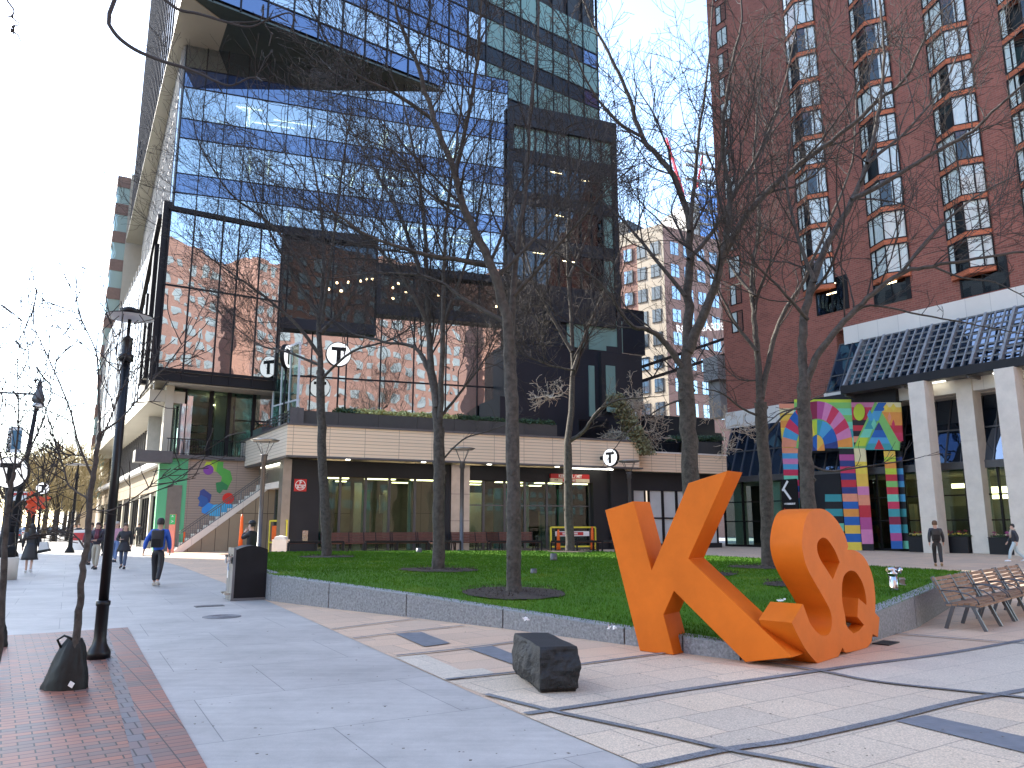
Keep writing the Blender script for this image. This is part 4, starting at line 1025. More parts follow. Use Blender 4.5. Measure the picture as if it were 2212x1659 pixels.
# ================= HOTEL =================
hb = hz(1888,1187); H = Pl(hb, azp((hb.x,hb.y), 147))
ht = thing('brick_hotel', 'tall red brick hotel with stacked corner bay windows and pale stone bands', 'hotel', (hb.x,hb.y,0))
s_l = -12.25; zl = 11.1; ztop = 52
mb = MB(); mb.fb(H, s_l, 60, 15.75, ztop, -14, 0); mb.build('brick_wall', M['brick'], ht)
mb = MB(); sb = H.at(1770,835)[0]
mb.fb(H, s_l+.0, -1.6, 10.98, 15.75, -14, .0); mb.build('brick_wall', M['brick'], ht)
# stone bands
zu0 = H.at(1828,709)[1]
mb = MB(); mb.fb(H, -.9, 60, 14.6, 15.9, -.6, .12); mb.fb(H, s_l-.15, -1.2, 9.6, 10.98, -3, .14); mb.build('stone_band', M['limestone'], ht)
mb = MB(); mb.fb(H, s_l-.1, -1.0, 0, 9.6, -9, -2.5); mb.build('lower_wall', M['black_panel'], ht)
# windows : bays
def bayproto(w, h):
    fx, pj = .56, .85    # apex position and projection
    x0, x1, xa = 0, w, w*fx
    o = []
    P = lambda s, z, of: H.p(s, z, of)-H.p(0,0,0)
    def quad(mb, a, b, z0, z1, mi=0):
        mb.face([P(a[0],z0,a[1]),P(b[0],z0,b[1]),P(b[0],z1,b[1]),P(a[0],z1,a[1])], mi)
    A0, AP, A1 = (x0,.14), (xa,pj), (x1,.14)
    g = MB(); quad(g, A0, AP, 0, h); quad(g, AP, A1, 0, h)
    f = MB()
    def post(a, z0=0, z1=h, w_=.07): f.bar(P(a[0],z0,a[1]), P(a[0],z1,a[1]), w_, w_)
    l = lambda a, b, t: (a[0]+(b[0]-a[0])*t, a[1]+(b[1]-a[1])*t)
    for a in (A0, l(A0,AP,.33), AP, l(AP,A1,.6), A1): post(a)
    for z in (0.0, h):
        f.bar(P(A0[0],z,A0[1]), P(AP[0],z,AP[1]), .08, .08); f.bar(P(AP[0],z,AP[1]), P(A1[0],z,A1[1]), .08, .08)
    f.face([P(x0+.02,0,.012),P(x1-.02,0,.012),P(x1-.02,h,.012),P(x0+.02,h,.012)])
    f.bar(P(x0,h/2,.07),P(x0,h/2+.01,.07),.14,h) if False else None
    s = MB()   # brick wedge sill below and cap above
    for z0, z1 in ((-.38,-.05),):
        s.extr([P(x0,z0,-.02),P(x1,z0,-.02),P(x1,z0,.16),P(xa,z0,pj+.06),P(x0,z0,.16)], (0,0,z1-z0))
    c = MB(); n = 14
    def curtain(a, b, t0, t1):
        for i in range(n):
            p0 = l(a,b,t0+(t1-t0)*i/n); p1 = l(a,b,t0+(t1-t0)*(i+1)/n); d = .05+.035*(i%2); d1 = .05+.035*((i+1)%2)
            c.face([P(p0[0],.04,p0[1]-d),P(p1[0],.04,p1[1]-d1),P(p1[0],h-.04,p1[1]-d1),P(p0[0],h-.04,p0[1]-d)])
    variants = []
    for vi, spans in enumerate([((0,1),(0,1)), ((0,.34),(.45,1)), ((0,1),(.5,1)), ((0,.5),(0,1)), ((.0,.3),(0,1))]):
        c = MB(); curtain(A0, AP, *spans[0]); curtain(AP, A1, *spans[1]); variants.append(c)
    return g, f, s, variants
bw_, bh_ = 2.72, 2.0
g, f, s_mb, vs_ = bayproto(bw_, bh_)
me_f = f.build('frame', M['black_metal']); me_s = s_mb.build('sill', M['brick_sill']); me_g = g.build('bay_window', M['glass_room'])
me_c = [v.build('curtain', M['curtain']) for v in vs_]
dmb = MB(); dmb.face([H.p(.1,.02,-.35)-H.p(0,0,0),H.p(bw_-.1,.02,-.35)-H.p(0,0,0),H.p(bw_-.1,bh_,-.35)-H.p(0,0,0),H.p(.1,bh_,-.35)-H.p(0,0,0)])
cols = [((1720,246),(1800,430),-3.55,0),((1860,300),None,None,1),((2024,330),None,None,2),((2177,200),None,None,3)]
q = random.Random(21)
sW = [H.at(1724,440)[0], H.at(1861,300)[0], H.at(2027,320)[0], H.at(2181,200)[0], H.at(2181,200)[0]+4.4]
zref = [H.at(1726,504)[1], H.at(1868,471)[1], H.at(2045,522)[1], H.at(2190,238)[1], 20.5]
pitch = 2.42
cnt = 0
def add_bay(S, z):
    global cnt
    base = H.p(S, z, .0)
    gobj = bpy.data.objects.new('bay_window', me_g.data); COL.objects.link(gobj); gobj.parent = ht; gobj.location = base-Vector((hb.x,hb.y,0))
    for src, nm in ((me_f.data,'frame'),(me_s.data,'sill'),(q.choice(me_c).data,'curtain')):
        o = bpy.data.objects.new(nm, src); COL.objects.link(o); o.parent = gobj
    cnt += 1
rooms = MB()
for i, (S, zr) in enumerate(zip(sW, zref)):
    k0 = -int((zr-17.2)/pitch) 
    for k in range(k0, 16):
        z = zr+k*pitch
        if z > 47: break
        if i == 4 and k % 2: pass
        add_bay(S, z)
# narrow flat windows at the left edge
sN = H.at(1566,400)[0]; zN = H.at(1578,425)[1]
for k in range(-5, 11):
    z = zN+k*pitch
    if z < 11.6: continue
    mb = MB(); mb.fb(H, sN, sN+1.15, z, z+1.7, -.02, .03); wobj = mb.build('window', M['glass_room'], ht)
    mb = MB(); 
    for ss in (sN-.04, sN+.55, sN+1.11): mb.fb(H, ss, ss+.07, z-.03, z+1.73, .0, .06)
    mb.fb(H, sN-.04, sN+1.18, z-.06, z, .0, .055); mb.fb(H, sN-.04, sN+1.18, z+1.7, z+1.76, .0, .055); mb.build('frame', M['black_metal'], wobj)
    mb = MB(); mb.fb(H, sN+.05, sN+(.5 if k%3 else 1.1), z+.02, z+1.68, .004, .008); mb.build('curtain', M['curtain'], wobj)
for o in (me_f, me_s, me_g, *me_c): bpy.data.objects.remove(o)
# recessed storey windows above the stone band
for u0, u1, v0, v1 in ((1762,1812,612,690),(1885,1935,588,668)):
    a, z1_ = H.at(u0, v0); b, z0_ = H.at(u1, v1)
    b = a+2.6; z0_ = z1_-2.6
    mb = MB(); mb.fb(H, a, b, max(z0_,15.95), z1_, -.0, .03); wobj = mb.build('window', M['glass_shade'], ht)
    mb = MB(); mb.fb(H, a-.05, a+.06, max(z0_,15.95), z1_, .0, .07); mb.fb(H, b-.25, b+.05, max(z0_,15.95), z1_, .0, .07); mb.fb(H, (a+b)/2-.04, (a+b)/2+.04, max(z0_,15.95), z1_, .0, .065); mb.build('frame', M['black_metal'], wobj)
    mb = MB(); zc = z1_
    for k in range(2): mb.fb(H, a+.9, a+1.7, zc-.5-.7*k, zc-.4-.7*k, .035, .05)
    mb.build('ceiling_lamp', M['lamp_yel'], wobj)
s0x = H.at(2070,560)[0]
mb = MB(); mb.fb(H, s0x, s0x+2.8, 16.0, 18.2, -.0, .03); wobj = mb.build('window', M['glass_shade'], ht)
mb = MB(); mb.fb(H, s0x-.05, s0x+.06, 16, 18.2, 0, .07); mb.fb(H, s0x+2.7, s0x+2.85, 16, 18.2, 0, .07); mb.fb(H, s0x+1.3, s0x+1.4, 16, 18.2, 0, .065); mb.build('frame', M['black_metal'], wobj)
# sloped atrium glazing: from the upper band down & outward
def quadp(mb, pts, mi=0): mb.face(pts, mi)
sg0 = -1.3; sg1 = 26
zA0, oA0, zA1, oA1 = 14.7, .0, 10.9, 2.1
mb = MB(); mb.face([H.p(sg0,zA1,oA1),H.p(sg1,zA1,oA1),H.p(sg1,zA0,oA0),H.p(sg0,zA0,oA0)]); mb.build('sloped_glazing', M['glass_dark'], ht)
mb = MB(); mb.face([H.p(sg0,zA1,oA1),H.p(sg0,zA0,oA0),H.p(sg0,zA1,-.5)]); mb.build('end_glazing', M['glass_dark'], ht)
mb = MB(); k = 0
while sg0+k*1.05 < sg1: mb.bar(H.p(sg0+k*1.05,zA1,oA1+.03), H.p(sg0+k*1.05,zA0,oA0+.03), .06, .1); k += 1
for t in (0,.33,.66,1): mb.bar(H.p(sg0,zA1+(zA0-zA1)*t,oA1+(oA0-oA1)*t+.03), H.p(sg1,zA1+(zA0-zA1)*t,oA1+(oA0-oA1)*t+.03), .06, .08)
mb.build('glazing_bars', M['grey_metal'], ht)
mb = MB(); mb.fb(H, sg0-.2, sg1, 9.6, 10.9, 1.2, 2.15); mb.fb(H, -1.4, sg1, 9.55, 10.9, -.5, 1.3); mb.build('stone_band', M['limestone'], ht)
# trellis in front : grid in a slanted plane ending in the dark beam
tt = thing('lattice_canopy', 'slanted grey metal lattice canopy with a dark edge beam over the hotel entrance', 'canopy', tuple(H.p(0,10,4)))
t0s = H.at(1822,850,3.6)[0]
zB = H.at(1825,846,3.6)[1]; 
zBt = 14.4; oBt = 1.0
def lat(S, t): return H.p(S, zB+.35+(zBt-zB-.35)*t, 3.6+(oBt-3.6)*t)
s1e = 26
mb = MB(); k = 0
while t0s+.1+k*.55 < s1e:
    S_ = t0s+.1+k*.55; mb.bar(lat(S_,0), lat(S_,1), .09 if k%3 else .16, .12 if k%3 else .3); k += 1
mb.build('lattice_ribs', mk('pale grey lattice', (.26,.27,.28), .5, .2), tt)
mb = MB()
for k in range(9): mb.bar(lat(t0s,k/8), lat(s1e,k/8), .1, .1)
mb.build('lattice_rails', mk('mid grey lattice', (.15,.16,.17), .5, .2), tt)
mb = MB(); mb.fb(H, t0s-.1, s1e, zB-.15, zB+.38, 3.5, 3.75); mb.fb(H, t0s-.1, t0s+.1, zB, zB+.3, 1.5, 3.5); mb.build('edge_beam', M['black_panel'], tt)
mb = MB(); mb.fb(H, t0s, s1e, zB-.1, zB-.02, 2.2, 3.5)
for k in range(6): mb.fb(H, t0s+k*4, t0s+k*4+.15, zB-.3, zB-.1, .5, 3.5)
mb.build('canopy_soffit', M['grey_metal'], tt)
mb = MB()
for k in range(4): mb.fb(H, t0s+5+k*4, t0s+6.2+k*4, zB-.14, zB-.1, 2.4, 2.55)
mb.build('canopy_lamp', M['lamp_white'], tt)
# columns
def column(u0, u1, v_base, vtop, oo):
    a = H.at(u0, v_base, oo)[0]; b = H.at(u1, v_base, oo)[0]; return a, b
def hcol(s0_, s1_, o0, o1, ztop_, lab):
    th = thing('stone_column', lab, 'column', tuple(H.p((s0_+s1_)/2,0,(o0+o1)/2)), 'hotel entrance columns')
    z = 0; parts = [0, 2.1, 4.3, 6.6, ztop_]
    if parts[-1] < 7: parts = [0,2.1,4.3,ztop_]
    mb = MB()
    for i in range(len(parts)-1): mb.fb(H, s0_, s1_, parts[i]+.012, parts[i+1]-.012, o0, o1)
    mb.fb(H, s0_+.02, s1_-.02, 0, ztop_-.02, o0+.02, o1-.02)
    mb.build('shaft', M['pillar'], th)
oc = 3.2
def su(u, v, o): return H.at(u, v, o)[0]
ztc = H.at(1985,840,oc+.8)[1]
a = su(1995,1190,oc+.8); hcol(a, a+1.0, oc-.2, oc+.8, zB-.15, 'pale stone column straight behind the walking man, nearest the mural')
a = su(2101,1190,oc-.9); hcol(a, a+.95, oc-1.9, oc-.9, zB-.15, 'pale stone column set back between the two front columns of the hotel')
a = su(2206,1190,oc+.8)-.35; hcol(a, a+1.05, oc-.2, oc+.8, zB-.15, 'largest pale stone column at the right edge of the photo')
a = su(1590,1170,1.2); hcol(a, a+.7, .5, 1.2, 5.9, 'short pale column left of the K wayfinding sign, at the left end of the sloped glazing')
a = su(1673,1180,1.2); hcol(a, a+.8, .5, 1.2, 5.9, 'short pale column partly hidden behind the lawn trees by the mural portal')
# ground floor glazing: sloped upper dark glass (left) + behind columns
mb = MB(); mb.face([H.p(s_l+.5,5.4,1.7),H.p(26,5.4,1.7),H.p(26,9.6,.1),H.p(s_l+.5,9.6,.1)]); mb.build('sloped_glazing', M['glass_dark'], ht)
mb = MB(); k = 0
while s_l+.5+k*.95 < 26: S_ = s_l+.5+k*.95; mb.bar(H.p(S_,5.4,1.74), H.p(S_,9.6,.14), .055, .1); k += 1
for t in (0,.5): mb.bar(H.p(s_l+.5,5.4+4.2*t,1.74-1.6*t), H.p(26,5.4+4.2*t,1.74-1.6*t), .07, .1)
mb.fb(H, s_l+.5, 26, 5.0, 5.4, 1.5, 1.75)
mb.build('glazing_bars', M['grey_metal'], ht)
k = 0; S_ = s_l+.6
while S_ < 24:
    mb = MB(); mb.fb(H, S_+.04, S_+1.86, .15, 5.0, 1.55, 1.6); g_ = mb.build('window', M['glass_shop'], ht)
    mb = MB(); mb.fb(H, S_-.05, S_+.05, 0, 5.0, 1.5, 1.68); mb.fb(H, S_+.05, S_+1.85, 1.9, 1.98, 1.52, 1.66); mb.fb(H, S_+.05, S_+1.85, 3.4, 3.48, 1.52, 1.66); mb.fb(H, S_+.05,S_+1.85,0,.15,1.5,1.68); mb.build('frame', M['black_metal'], g_)
    S_ += 1.9
mb = MB(); mb.fb(H, s_l, 26, 0, 9.5, -6.3, -6); mb.fb(H, s_l, 26, 4.9, 5.0, -6, 1.4); mb.build('interior_wall', mk('lobby wall', (.30,.28,.22), .8, var=.3, scale=.3), ht)
mb = MB(); q = random.Random(4)
for k in range(16): S_ = s_l+1+k*2.2; mb.fb(H, S_, S_+q.uniform(.5,1.3), 3.2+q.uniform(0,1.2), 3.35+q.uniform(0,1.2), -3, -2.9)
mb.build('lobby_lamp', M['lamp_warm'], ht)
mb = MB()
for k in range(10): S_ = s_l+1+k*3.7; mb.fb(H, S_, S_+1.2, 0, q.uniform(1.5,4.5), -4, -3.6, k%2)
mb.build('lobby_wall', [M['room'], M['int_light']], ht)

# ---------- painted mural portal ----------
mp_ = thing('painted_portal', 'entrance portal painted with arches and stripes in bright rainbow colours', 'portal', tuple(H.p(-3,0,2)))
q6 = lambda x, y: (1637+.2613*x, 840.5+.2613*y)
OP = 2.6   # face plane offset of the left panel
def pp(x, y, o): u, v = q6(x, y); s_, z_ = H.at(u, v, o); return H.p(s_, z_, o)
PC = dict(sal=(.80,.30,.18), cream=(.78,.68,.38), yel=(.80,.60,.08), ora=(.78,.30,.06), red=(.55,.03,.05), mag=(.45,.08,.26), pink=(.65,.22,.42), navy=(.03,.05,.20), blue=(.02,.12,.42), sky=(.08,.35,.60), teal=(.05,.32,.35), mint=(.18,.60,.42), grn=(.22,.52,.14), lime=(.50,.62,.05), crim=(.60,.04,.10), black=(.015,.015,.02), gold=(.80,.50,.08), maroon=(.25,.02,.06))
def pc(n): return paint('m_'+n, PC[n])
def stripes(nm, xl, xr, ys, cols_, o, th=.05):
    """stack of horizontal bands between two edges (functions of y)"""
    for i, cname in enumerate(cols_):
        y0, y1 = ys[i], ys[i+1]
        mb = MB(); mb.extr([pp(xl(y0),y0,o),pp(xr(y0),y0,o),pp(xr(y1),y1,o),pp(xl(y1),y1,o)], H.n*-th); mb.build(nm, pc(cname), mp_)
lin = lambda x0, y0, x1, y1: (lambda y: x0+(x1-x0)*(y-y0)/(y1-y0))
# big arch panel
xl = lin(176,150,205,500); xr = lin(768,80,796,490)
def hb_(y, x0, x1): pass
back_c = ['sal','cream','cream','ora','yel']
stripes('stripe', xl, lambda y: 300, [120,160,200,260,320,500], ['sal','cream','gold','ora','yel'], OP)
stripes('stripe', lambda y: 300, xr, [85,110,160,215,270,330,400,490], ['lime','grn','mint','grn','mint','teal','mint'], OP)
def arc_band(cx, cy, rx0, ry0, rx1, ry1, t0, t1, nseg, cols_, o, ybot=None):
    for k in range(nseg):
        a0, a1 = t0+(t1-t0)*k/nseg, t0+(t1-t0)*(k+1)/nseg; mb = MB()
        ring = [pp(cx-cos(a0+(a1-a0)*j/4)*rx0, cy-sin(a0+(a1-a0)*j/4)*ry0, o) for j in range(5)]+[pp(cx-cos(a1+(a0-a1)*j/4)*rx1, cy-sin(a1+(a0-a1)*j/4)*ry1, o) for j in range(5)]
        mb.extr(ring, H.n*-.03); mb.build('stripe', pc(cols_[k % len(cols_)]), mp_)
arc_band(490, 480, 292, 380, 172, 235, 0, pi, 14, ['sal','sky','crim','blue','red','navy','maroon','mag','pink','crim','pink','crim','pink','ora'], OP+.04)
arc_band(490, 490, 172, 235, 62, 115, 0, pi, 12, ['grn','lime','yel','lime','yel','lime','teal','sky','sky','blue','blue','navy'], OP+.05)
arc_band(490, 510, 62, 130, 2, 8, 0, pi, 6, ['navy','blue','blue','gold','gold','ora'], OP+.06)
# left leg
stripes('stripe', lin(200,500,216,750), lambda y: 330, [485,530,575,620,665,715,750], ['sal','sky','pink','sky','crim','mint'], OP+.02)
stripes('stripe', lin(216,750,222,1000), lambda y: 340, [750,800,850,900,950,1000], ['crim','blue','pink','sky','mint'], OP+.02)
# middle leg, left face
ys = [490,540,590,640,695,750,810,865,930,990,1055,1125,1195,1265,1345]
stripes('stripe', lin(668,490,735,1345), lin(790,490,862,1345), ys, ['black','mag','navy','crim','navy','red','navy','sal','blue','ora','blue','gold','blue','yel'], OP-.05)
# middle leg, bright face
stripes('stripe', lin(793,490,862,1280), lin(888,490,955,1280), [490,600,700,805,875,960,1060,1160,1280,1345], ['cream','yel','gold','pink','sal','red','mag','pink','black'], OP+.05)
# triangle panel at right
stripes('stripe', lambda y: 766, lambda y: 1185, [110,150,200,255,300,345,390,440,490], ['pink','crim','red','black','red','black','sal','black'], OP-.02)
stripes('stripe', lin(980,110,1165,430), lin(1183,110,1200,430), [110,150,190,250,300,360,430], ['cream','gold','ora','ora','red','crim'], OP+.05)
mb = MB(); mb.extr([pp(965,110,OP+.03),pp(1005,110,OP+.03),pp(1175,440,OP+.03),pp(1172,506,OP+.03),pp(1120,503,OP+.03),pp(1000,270,OP+.03),pp(885,495,OP+.03),pp(795,490,OP+.03),pp(800,465,OP+.03)], H.n*-.02)
mb.build('triangle_stripe', pc('grn'), mp_)
for (ya, yb, cn) in ((112,180,'blue'),(180,260,'sky'),(260,330,'teal'),(330,400,'mint'),(400,470,'lime')):
    xA = lambda y: 985+(800-985)*(y-112)/(465-112)+8; mb = MB()
    mb.extr([pp(xA(ya),ya,OP+.055),pp(xA(ya)+70,ya,OP+.055),pp(xA(yb)+82,yb,OP+.055),pp(xA(yb),yb,OP+.055)], H.n*-.01); mb.build('triangle_stripe', pc(cn), mp_)
for (ya, yb, cn) in ((280,340,'navy'),(340,400,'blue'),(400,450,'sky'),(450,503,'teal')):
    xa = lambda y: 1000-(y-270)*.50; xb = lambda y: 1000+(y-270)*.52; mb = MB()
    mb.extr([pp(xa(ya),ya,OP+.05),pp(xb(ya),ya,OP+.05),pp(xb(yb),yb,OP+.05),pp(xa(yb),yb,OP+.05)], H.n*-.01); mb.build('triangle_stripe', pc(cn), mp_)
mb = MB(); mb.extr([pp(1000,413,OP+.06),pp(1046,500,OP+.06),pp(962,497,OP+.06)], H.n*-.01); mb.build('triangle_stripe', pc('red'), mp_)
mb = MB(); mb.extr([pp(838+47*cos(t),190+70*sin(t),OP+.05) for t in [2*pi*k/24 for k in range(24)]], H.n*-.01); mb.build('oval', pc('lime'), mp_)
for (cx, cy, a_, b_, cn) in ((925,215,22,45,'sky'),(960,290,22,50,'mint'),(1088,235,16,45,'sal'),(1120,290,14,40,'crim'),(1060,150,22,28,'yel'),(1120,150,22,32,'yel')):
    mb = MB(); mb.extr([pp(cx-a_,cy,OP+.065),pp(cx,cy-b_,OP+.065),pp(cx+a_,cy,OP+.065),pp(cx,cy+b_,OP+.065)], H.n*-.01); mb.build('diamond', pc(cn), mp_)
# right leg, two faces
ys = [512,560,600,655,705,760,810,870,930,990,1055,1120,1190,1255,1320]
stripes('stripe', lin(1040,512,1105,1320), lin(1132,512,1198,1320), ys, ['gold','lime','ora','lime','red','grn','red','mint','crim','teal','maroon','sky','mag','blue'], OP-.02)
stripes('stripe', lin(1134,512,1199,1320), lin(1188,512,1250,1320), ys, ['black','navy','black','sky','navy','sky','black','sky','black','teal','black','teal','black','mint'], OP-.35)
# dark recess of the doorway
mb = MB(); mb.fb(H, su(1755,1100,1.9), su(1818,1100,1.9), 0, 5.2, 1.75, 1.8); mb.build('doorway', M['black_panel'], mp_)
stripes('stripe', lambda y: 556, lin(690,870,715,1180), [870,930,990,1050,1110,1175], ['teal','black','teal','black','mint'], 1.9)
mb = MB(); mb.fb(H, su(1690,1000,2.2), su(1950,1000,2.2), H.at(1800,975,2.2)[1]-.0, H.at(1800,975,2.2)[1]+.15, 1.7, OP-.1); mb.build('lintel', M['black_panel'], mp_)
# solid core behind painted faces
zp = H.at(1800,975,OP)[1]
mb = MB(); mb.fb(H, su(1690,950,OP), su(1942,950,OP), zp+.2, zp+3.9, 1.85, OP-.06); mb.build('portal_core', M['black_panel'], mp_)
# black K sign
a_, z1_ = H.at(1686,1036,3.6); b_, z0_ = H.at(1728,1104,3.6)
ks = thing('wayfinding_sign', 'black wayfinding panel with a large white K and arrow beside the mural', 'sign', tuple(H.p(a_,0,3.6)))
mb = MB(); mb.fb(H, a_, a_+1.35, 1.6, z1_, 3.5, 3.6); mb.fb(H, a_+.1, a_+.2, 0, 1.6, 3.52, 3.58); mb.fb(H, a_+1.1, a_+1.2, 0, 1.6, 3.52, 3.58); mb.build('panel', M['black'], ks)
mb = MB(); zc = z1_-.75
mb.bar(H.p(a_+.12,zc-.05,3.62), H.p(a_+.62,zc+.62,3.62), .02, .16); mb.bar(H.p(a_+.22,zc+.08,3.62), H.p(a_+.78,zc-.68,3.62), .02, .16); mb.build('letter', M['white'], ks)
text_obj('< T CHARLES ST', .17, faceM(H, a_+.68, z1_-1.75, 3.62), M['white'], 'lettering', ks, bold=.01, sx=.75)
text_obj('<', .17, faceM(H, a_+.2, z1_-2.1, 3.62), M['red'], 'lettering', ks, bold=.01)
# planters with flowers
def fplanter(u0, u1, v0, v1, o, lab, cols_):
    s0_, s1_ = su(u0,v1,o), su(u1,v1,o); z = H.at(u0,v0,o)[1]
    th = thing('flower_planter', lab, 'planter', tuple(H.p(s0_,0,o)), 'flower planters')
    mb = MB(); mb.fb(H, s0_, s1_, 0, z, o-.7, o); mb.fb(H, s0_-.02, s1_+.02, z, z+.04, o-.72, o+.02); mb.build('planter_box', M['black_panel'], th)
    q = random.Random(int(u0)); mb = MB()
    n = int((s1_-s0_)*9)
    for k in range(n): bush(mb, H.p(s0_+(s1_-s0_)*q.random(), z+.05, o-.1-.5*q.random()), .16, 28, q.randrange(9999), 0, .1)
    mb.build('leaves', M['leaf_dk'], th)
    for cn in cols_:
        mb = MB()
        for k in range(n): bush(mb, H.p(s0_+(s1_-s0_)*q.random(), z+.12+q.random()*.22*(1 if cn in ('maroon','mag') else .3), o-.05-.5*q.random()), .09, 9, q.randrange(9999), 0, .09)
        mb.build('flowers', pc(cn), th)
fplanter(1964,2005,1160,1192,2.6,'dark planter of yellow and purple flowers left of the walking man',['cream','maroon','yel'])
fplanter(2040,2092,1160,1193,2.6,'dark planter of yellow flowers between the first two hotel columns',['yel','maroon'])
fplanter(2138,2195,1162,1196,2.7,'dark planter of white and purple flowers left of the largest column',['cream','mag'])

# ================= FAR BUILDINGS =================
# pink and cream office in the gap
gp0 = (22.0, 108.0)
GL = Pl(gp0, azp(gp0, -38)); GR = Pl(gp0, azp(gp0, 55))
uu = (1456-1106)/1689*108; gp0 = (uu, 108.0); GL = Pl(gp0, azp(gp0, -48)); GR = Pl(gp0, azp(gp0, 58))
gb = thing('office_block', 'pink brick and cream office block with square blue windows seen in the gap', 'office block', (gp0[0],gp0[1],0))
zg = GL.at(1460,478)[1]
mb = MB(); prism(mb, [GL.p(0,0), GL.p(34,0), GL.p(34,0,-30), GR.p(40,0)], 0, zg); mb.build('wall', M['brick_pink'], gb)
mb = MB(); mb.fb(GL, .02, 4.6, 0, zg-.2, -.1, .06); mb.fb(GL, 0.02, 34, zg-1.6, zg+.3, -.1, .08); mb.build('cream_wall', M['cream'], gb)
for j in range(8):
    z = zg-4.2-j*3.45
    if z < 14: continue
    for k in range(9):
        s_ = .8+k*2.35
        mb = MB(); mb.fb(GL, s_, s_+1.45, z, z+1.9, .05, .09); w_ = mb.build('window', M['glass_b'], gb)
        mb = MB(); mb.fb(GL, s_+.85, s_+.93, z, z+1.9, .07, .12); mb.fb(GL, s_-.06, s_+1.5, z-.12, z, .05, .14); mb.fb(GL, s_-.12, s_, z, z+1.9, .05, .11); mb.build('frame', M['black_metal'], w_)
    for k in range(5):
        s_ = 1.3+k*2.7
        mb = MB(); mb.fb(GR, s_, s_+1.6, z, z+1.9, .0, .06); w_ = mb.build('window', M['glass_b'], gb)
        mb = MB(); mb.fb(GR, s_+.8, s_+.88, z, z+1.9, .03, .09); mb.build('frame', M['black_metal'], w_)
# penthouse
mb = MB(); mb.fb(GL, 8, 26, zg, zg+4, -14, -3); mb.build('penthouse', M['black_panel'], gb)
# blue tower + crane
p0 = dp(1512,500,170); BT = Pl((p0.x,p0.y), azp((p0.x,p0.y), 70))
bt = thing('blue_tower', 'distant blue glass tower under construction behind the gap', 'tower', (p0.x,p0.y,0))
mb = MB(); mb.fb(BT, -3.0, 0, 0, dp(1512,440,170).z, -12, 0); mb.build('concrete_core', M['conc'], bt)
mb = MB(); mb.fb(BT, 0.02, 14, 0, dp(1512,405,170).z, -12, .2); mb.build('glass_wall', mk_glass('cobalt glass', refl=.3, gcol=(.5,.7,1), dark=(.02,.08,.35)), bt)
mb = MB()
for k in range(24): mb.fb(BT, -3.1, 14.1, 6+k*3.6, 6.5+k*3.6, -.3, .3)
mb.build('floor_bands', M['conc'], bt)
def crane(u, vb, vt, Y, jib, lab):
    b = dp(u, vb, Y); t = dp(u, vt, Y); th = thing('tower_crane', lab, 'crane', (b.x,b.y,b.z), 'red tower cranes')
    m = paint('crane', (.65,.03,.06)); mb = MB(); w = 1.0
    for dx, dy in ((-w,-w),(w,-w),(w,w),(-w,w)): mb.bar((b.x+dx,b.y+dy,0),(t.x+dx,t.y+dy,t.z),.25,.25)
    z = 0; k = 0
    while z < t.z-2: mb.bar((b.x-w,b.y-w,z),(b.x+w,b.y-w,z+2),.15,.15); mb.bar((b.x+w,b.y-w,z),(b.x-w,b.y-w,z+2),.15,.15); z += 2
    mb.build('mast', m, th)
    mb = MB(); j = dp(jib[0], jib[1], Y); d = (j-t)
    for dz in ((0,0,0),(0,1.2,0),(0,.6,1.4)): mb.bar(t+Vector(dz), j+Vector(dz)*.3, .42, .42)
    n = 16
    for k in range(n): mb.bar(t+d*(k/n)+Vector((0,.6,1.4))*(1-.7*k/n), t+d*((k+1)/n), .12, .12); mb.bar(t+d*(k/n), t+d*((k+1)/n)+Vector((0,.6,1.4))*(1-.7*(k+1)/n), .12, .12)
    mb.bar(t, t-d.normalized()*7*Vector((1,0,0)).x, .6, .8); mb.box(tuple(t+Vector((1.5,0,-1))), (2.4,2,2.2)); mb.build('jib', m, th)
crane(1478, 480, 425, 200, (1440,300), 'red tower crane with its jib raised to the left above the pink office block')
crane(1503, 480, 430, 240, (1519,330), 'red tower crane further back with its jib raised to the right')
# street beyond on the left : buildings along the sidewalk
def row(name, lab, t0, t1, h, mat, o=0, bays=True, cat='building'):
    a = SF.p(t0,0,o); b = SF.p(t1,0,o); P2 = Pl(a, b); th = thing(name, lab, cat, (a.x,a.y,0))
    mb = MB(); mb.fb(P2, 0, t1-t0, 0, h, -16, 0); mb.build('wall', mat, th)
    L_ = t1-t0; n = int(L_/4.2)
    for k in range(n):
        for z in range(0, int(h/4)-1):
            mb = MB(); s_ = 1+k*4.2
            mb.fb(P2, s_, s_+2.4, 5+z*4, 7.6+z*4, -.1, 1.0 if (bays and k%2 == 0) else .06); mb.build('window', M['glass_mint'] if k%2 else M['glass_white'], th)
    return th
th_ = thing('apartment_tower', 'brown building with stacked green glazed bays at the far end of the glass tower', 'building', tuple(SF.p(60,0,0)))
mb = MB(); mb.fb(US, 55, 68, 0, 47, -14, .0); mb.build('wall', M['cream'], th_)
for k in range(11):
    z = 5+k*3.8
    mb = MB(); mb.fb(US, 56, 60, z, z+2.3, -.05, 1.5); mb.build('bay_window', M['apt_mint'], th_)
    mb = MB(); mb.fb(US, 55.9, 60.1, z+2.3, z+3.8, -.05, 1.56); mb.build('bay_panel', mk('brown panel %d' % k, (.16,.085,.06), .7) if k == 0 else bpm, th_) if k else None
    if k == 0: bpm = mk('brown bay panel', (.24,.15,.12), .7)
row('brick_apartments', 'low brick and cream shop building further along the sidewalk', 76, 100, 10, M['cream'], -.5)
t_ = row('brick_apartments', 'low orange brick and glass building further down the street', 103, 140, 9, M['brick_pink'], -2.5)
row('white_building', 'pale distant building at the end of the sidewalk', 145, 230, 12, M['limestone'], -4)
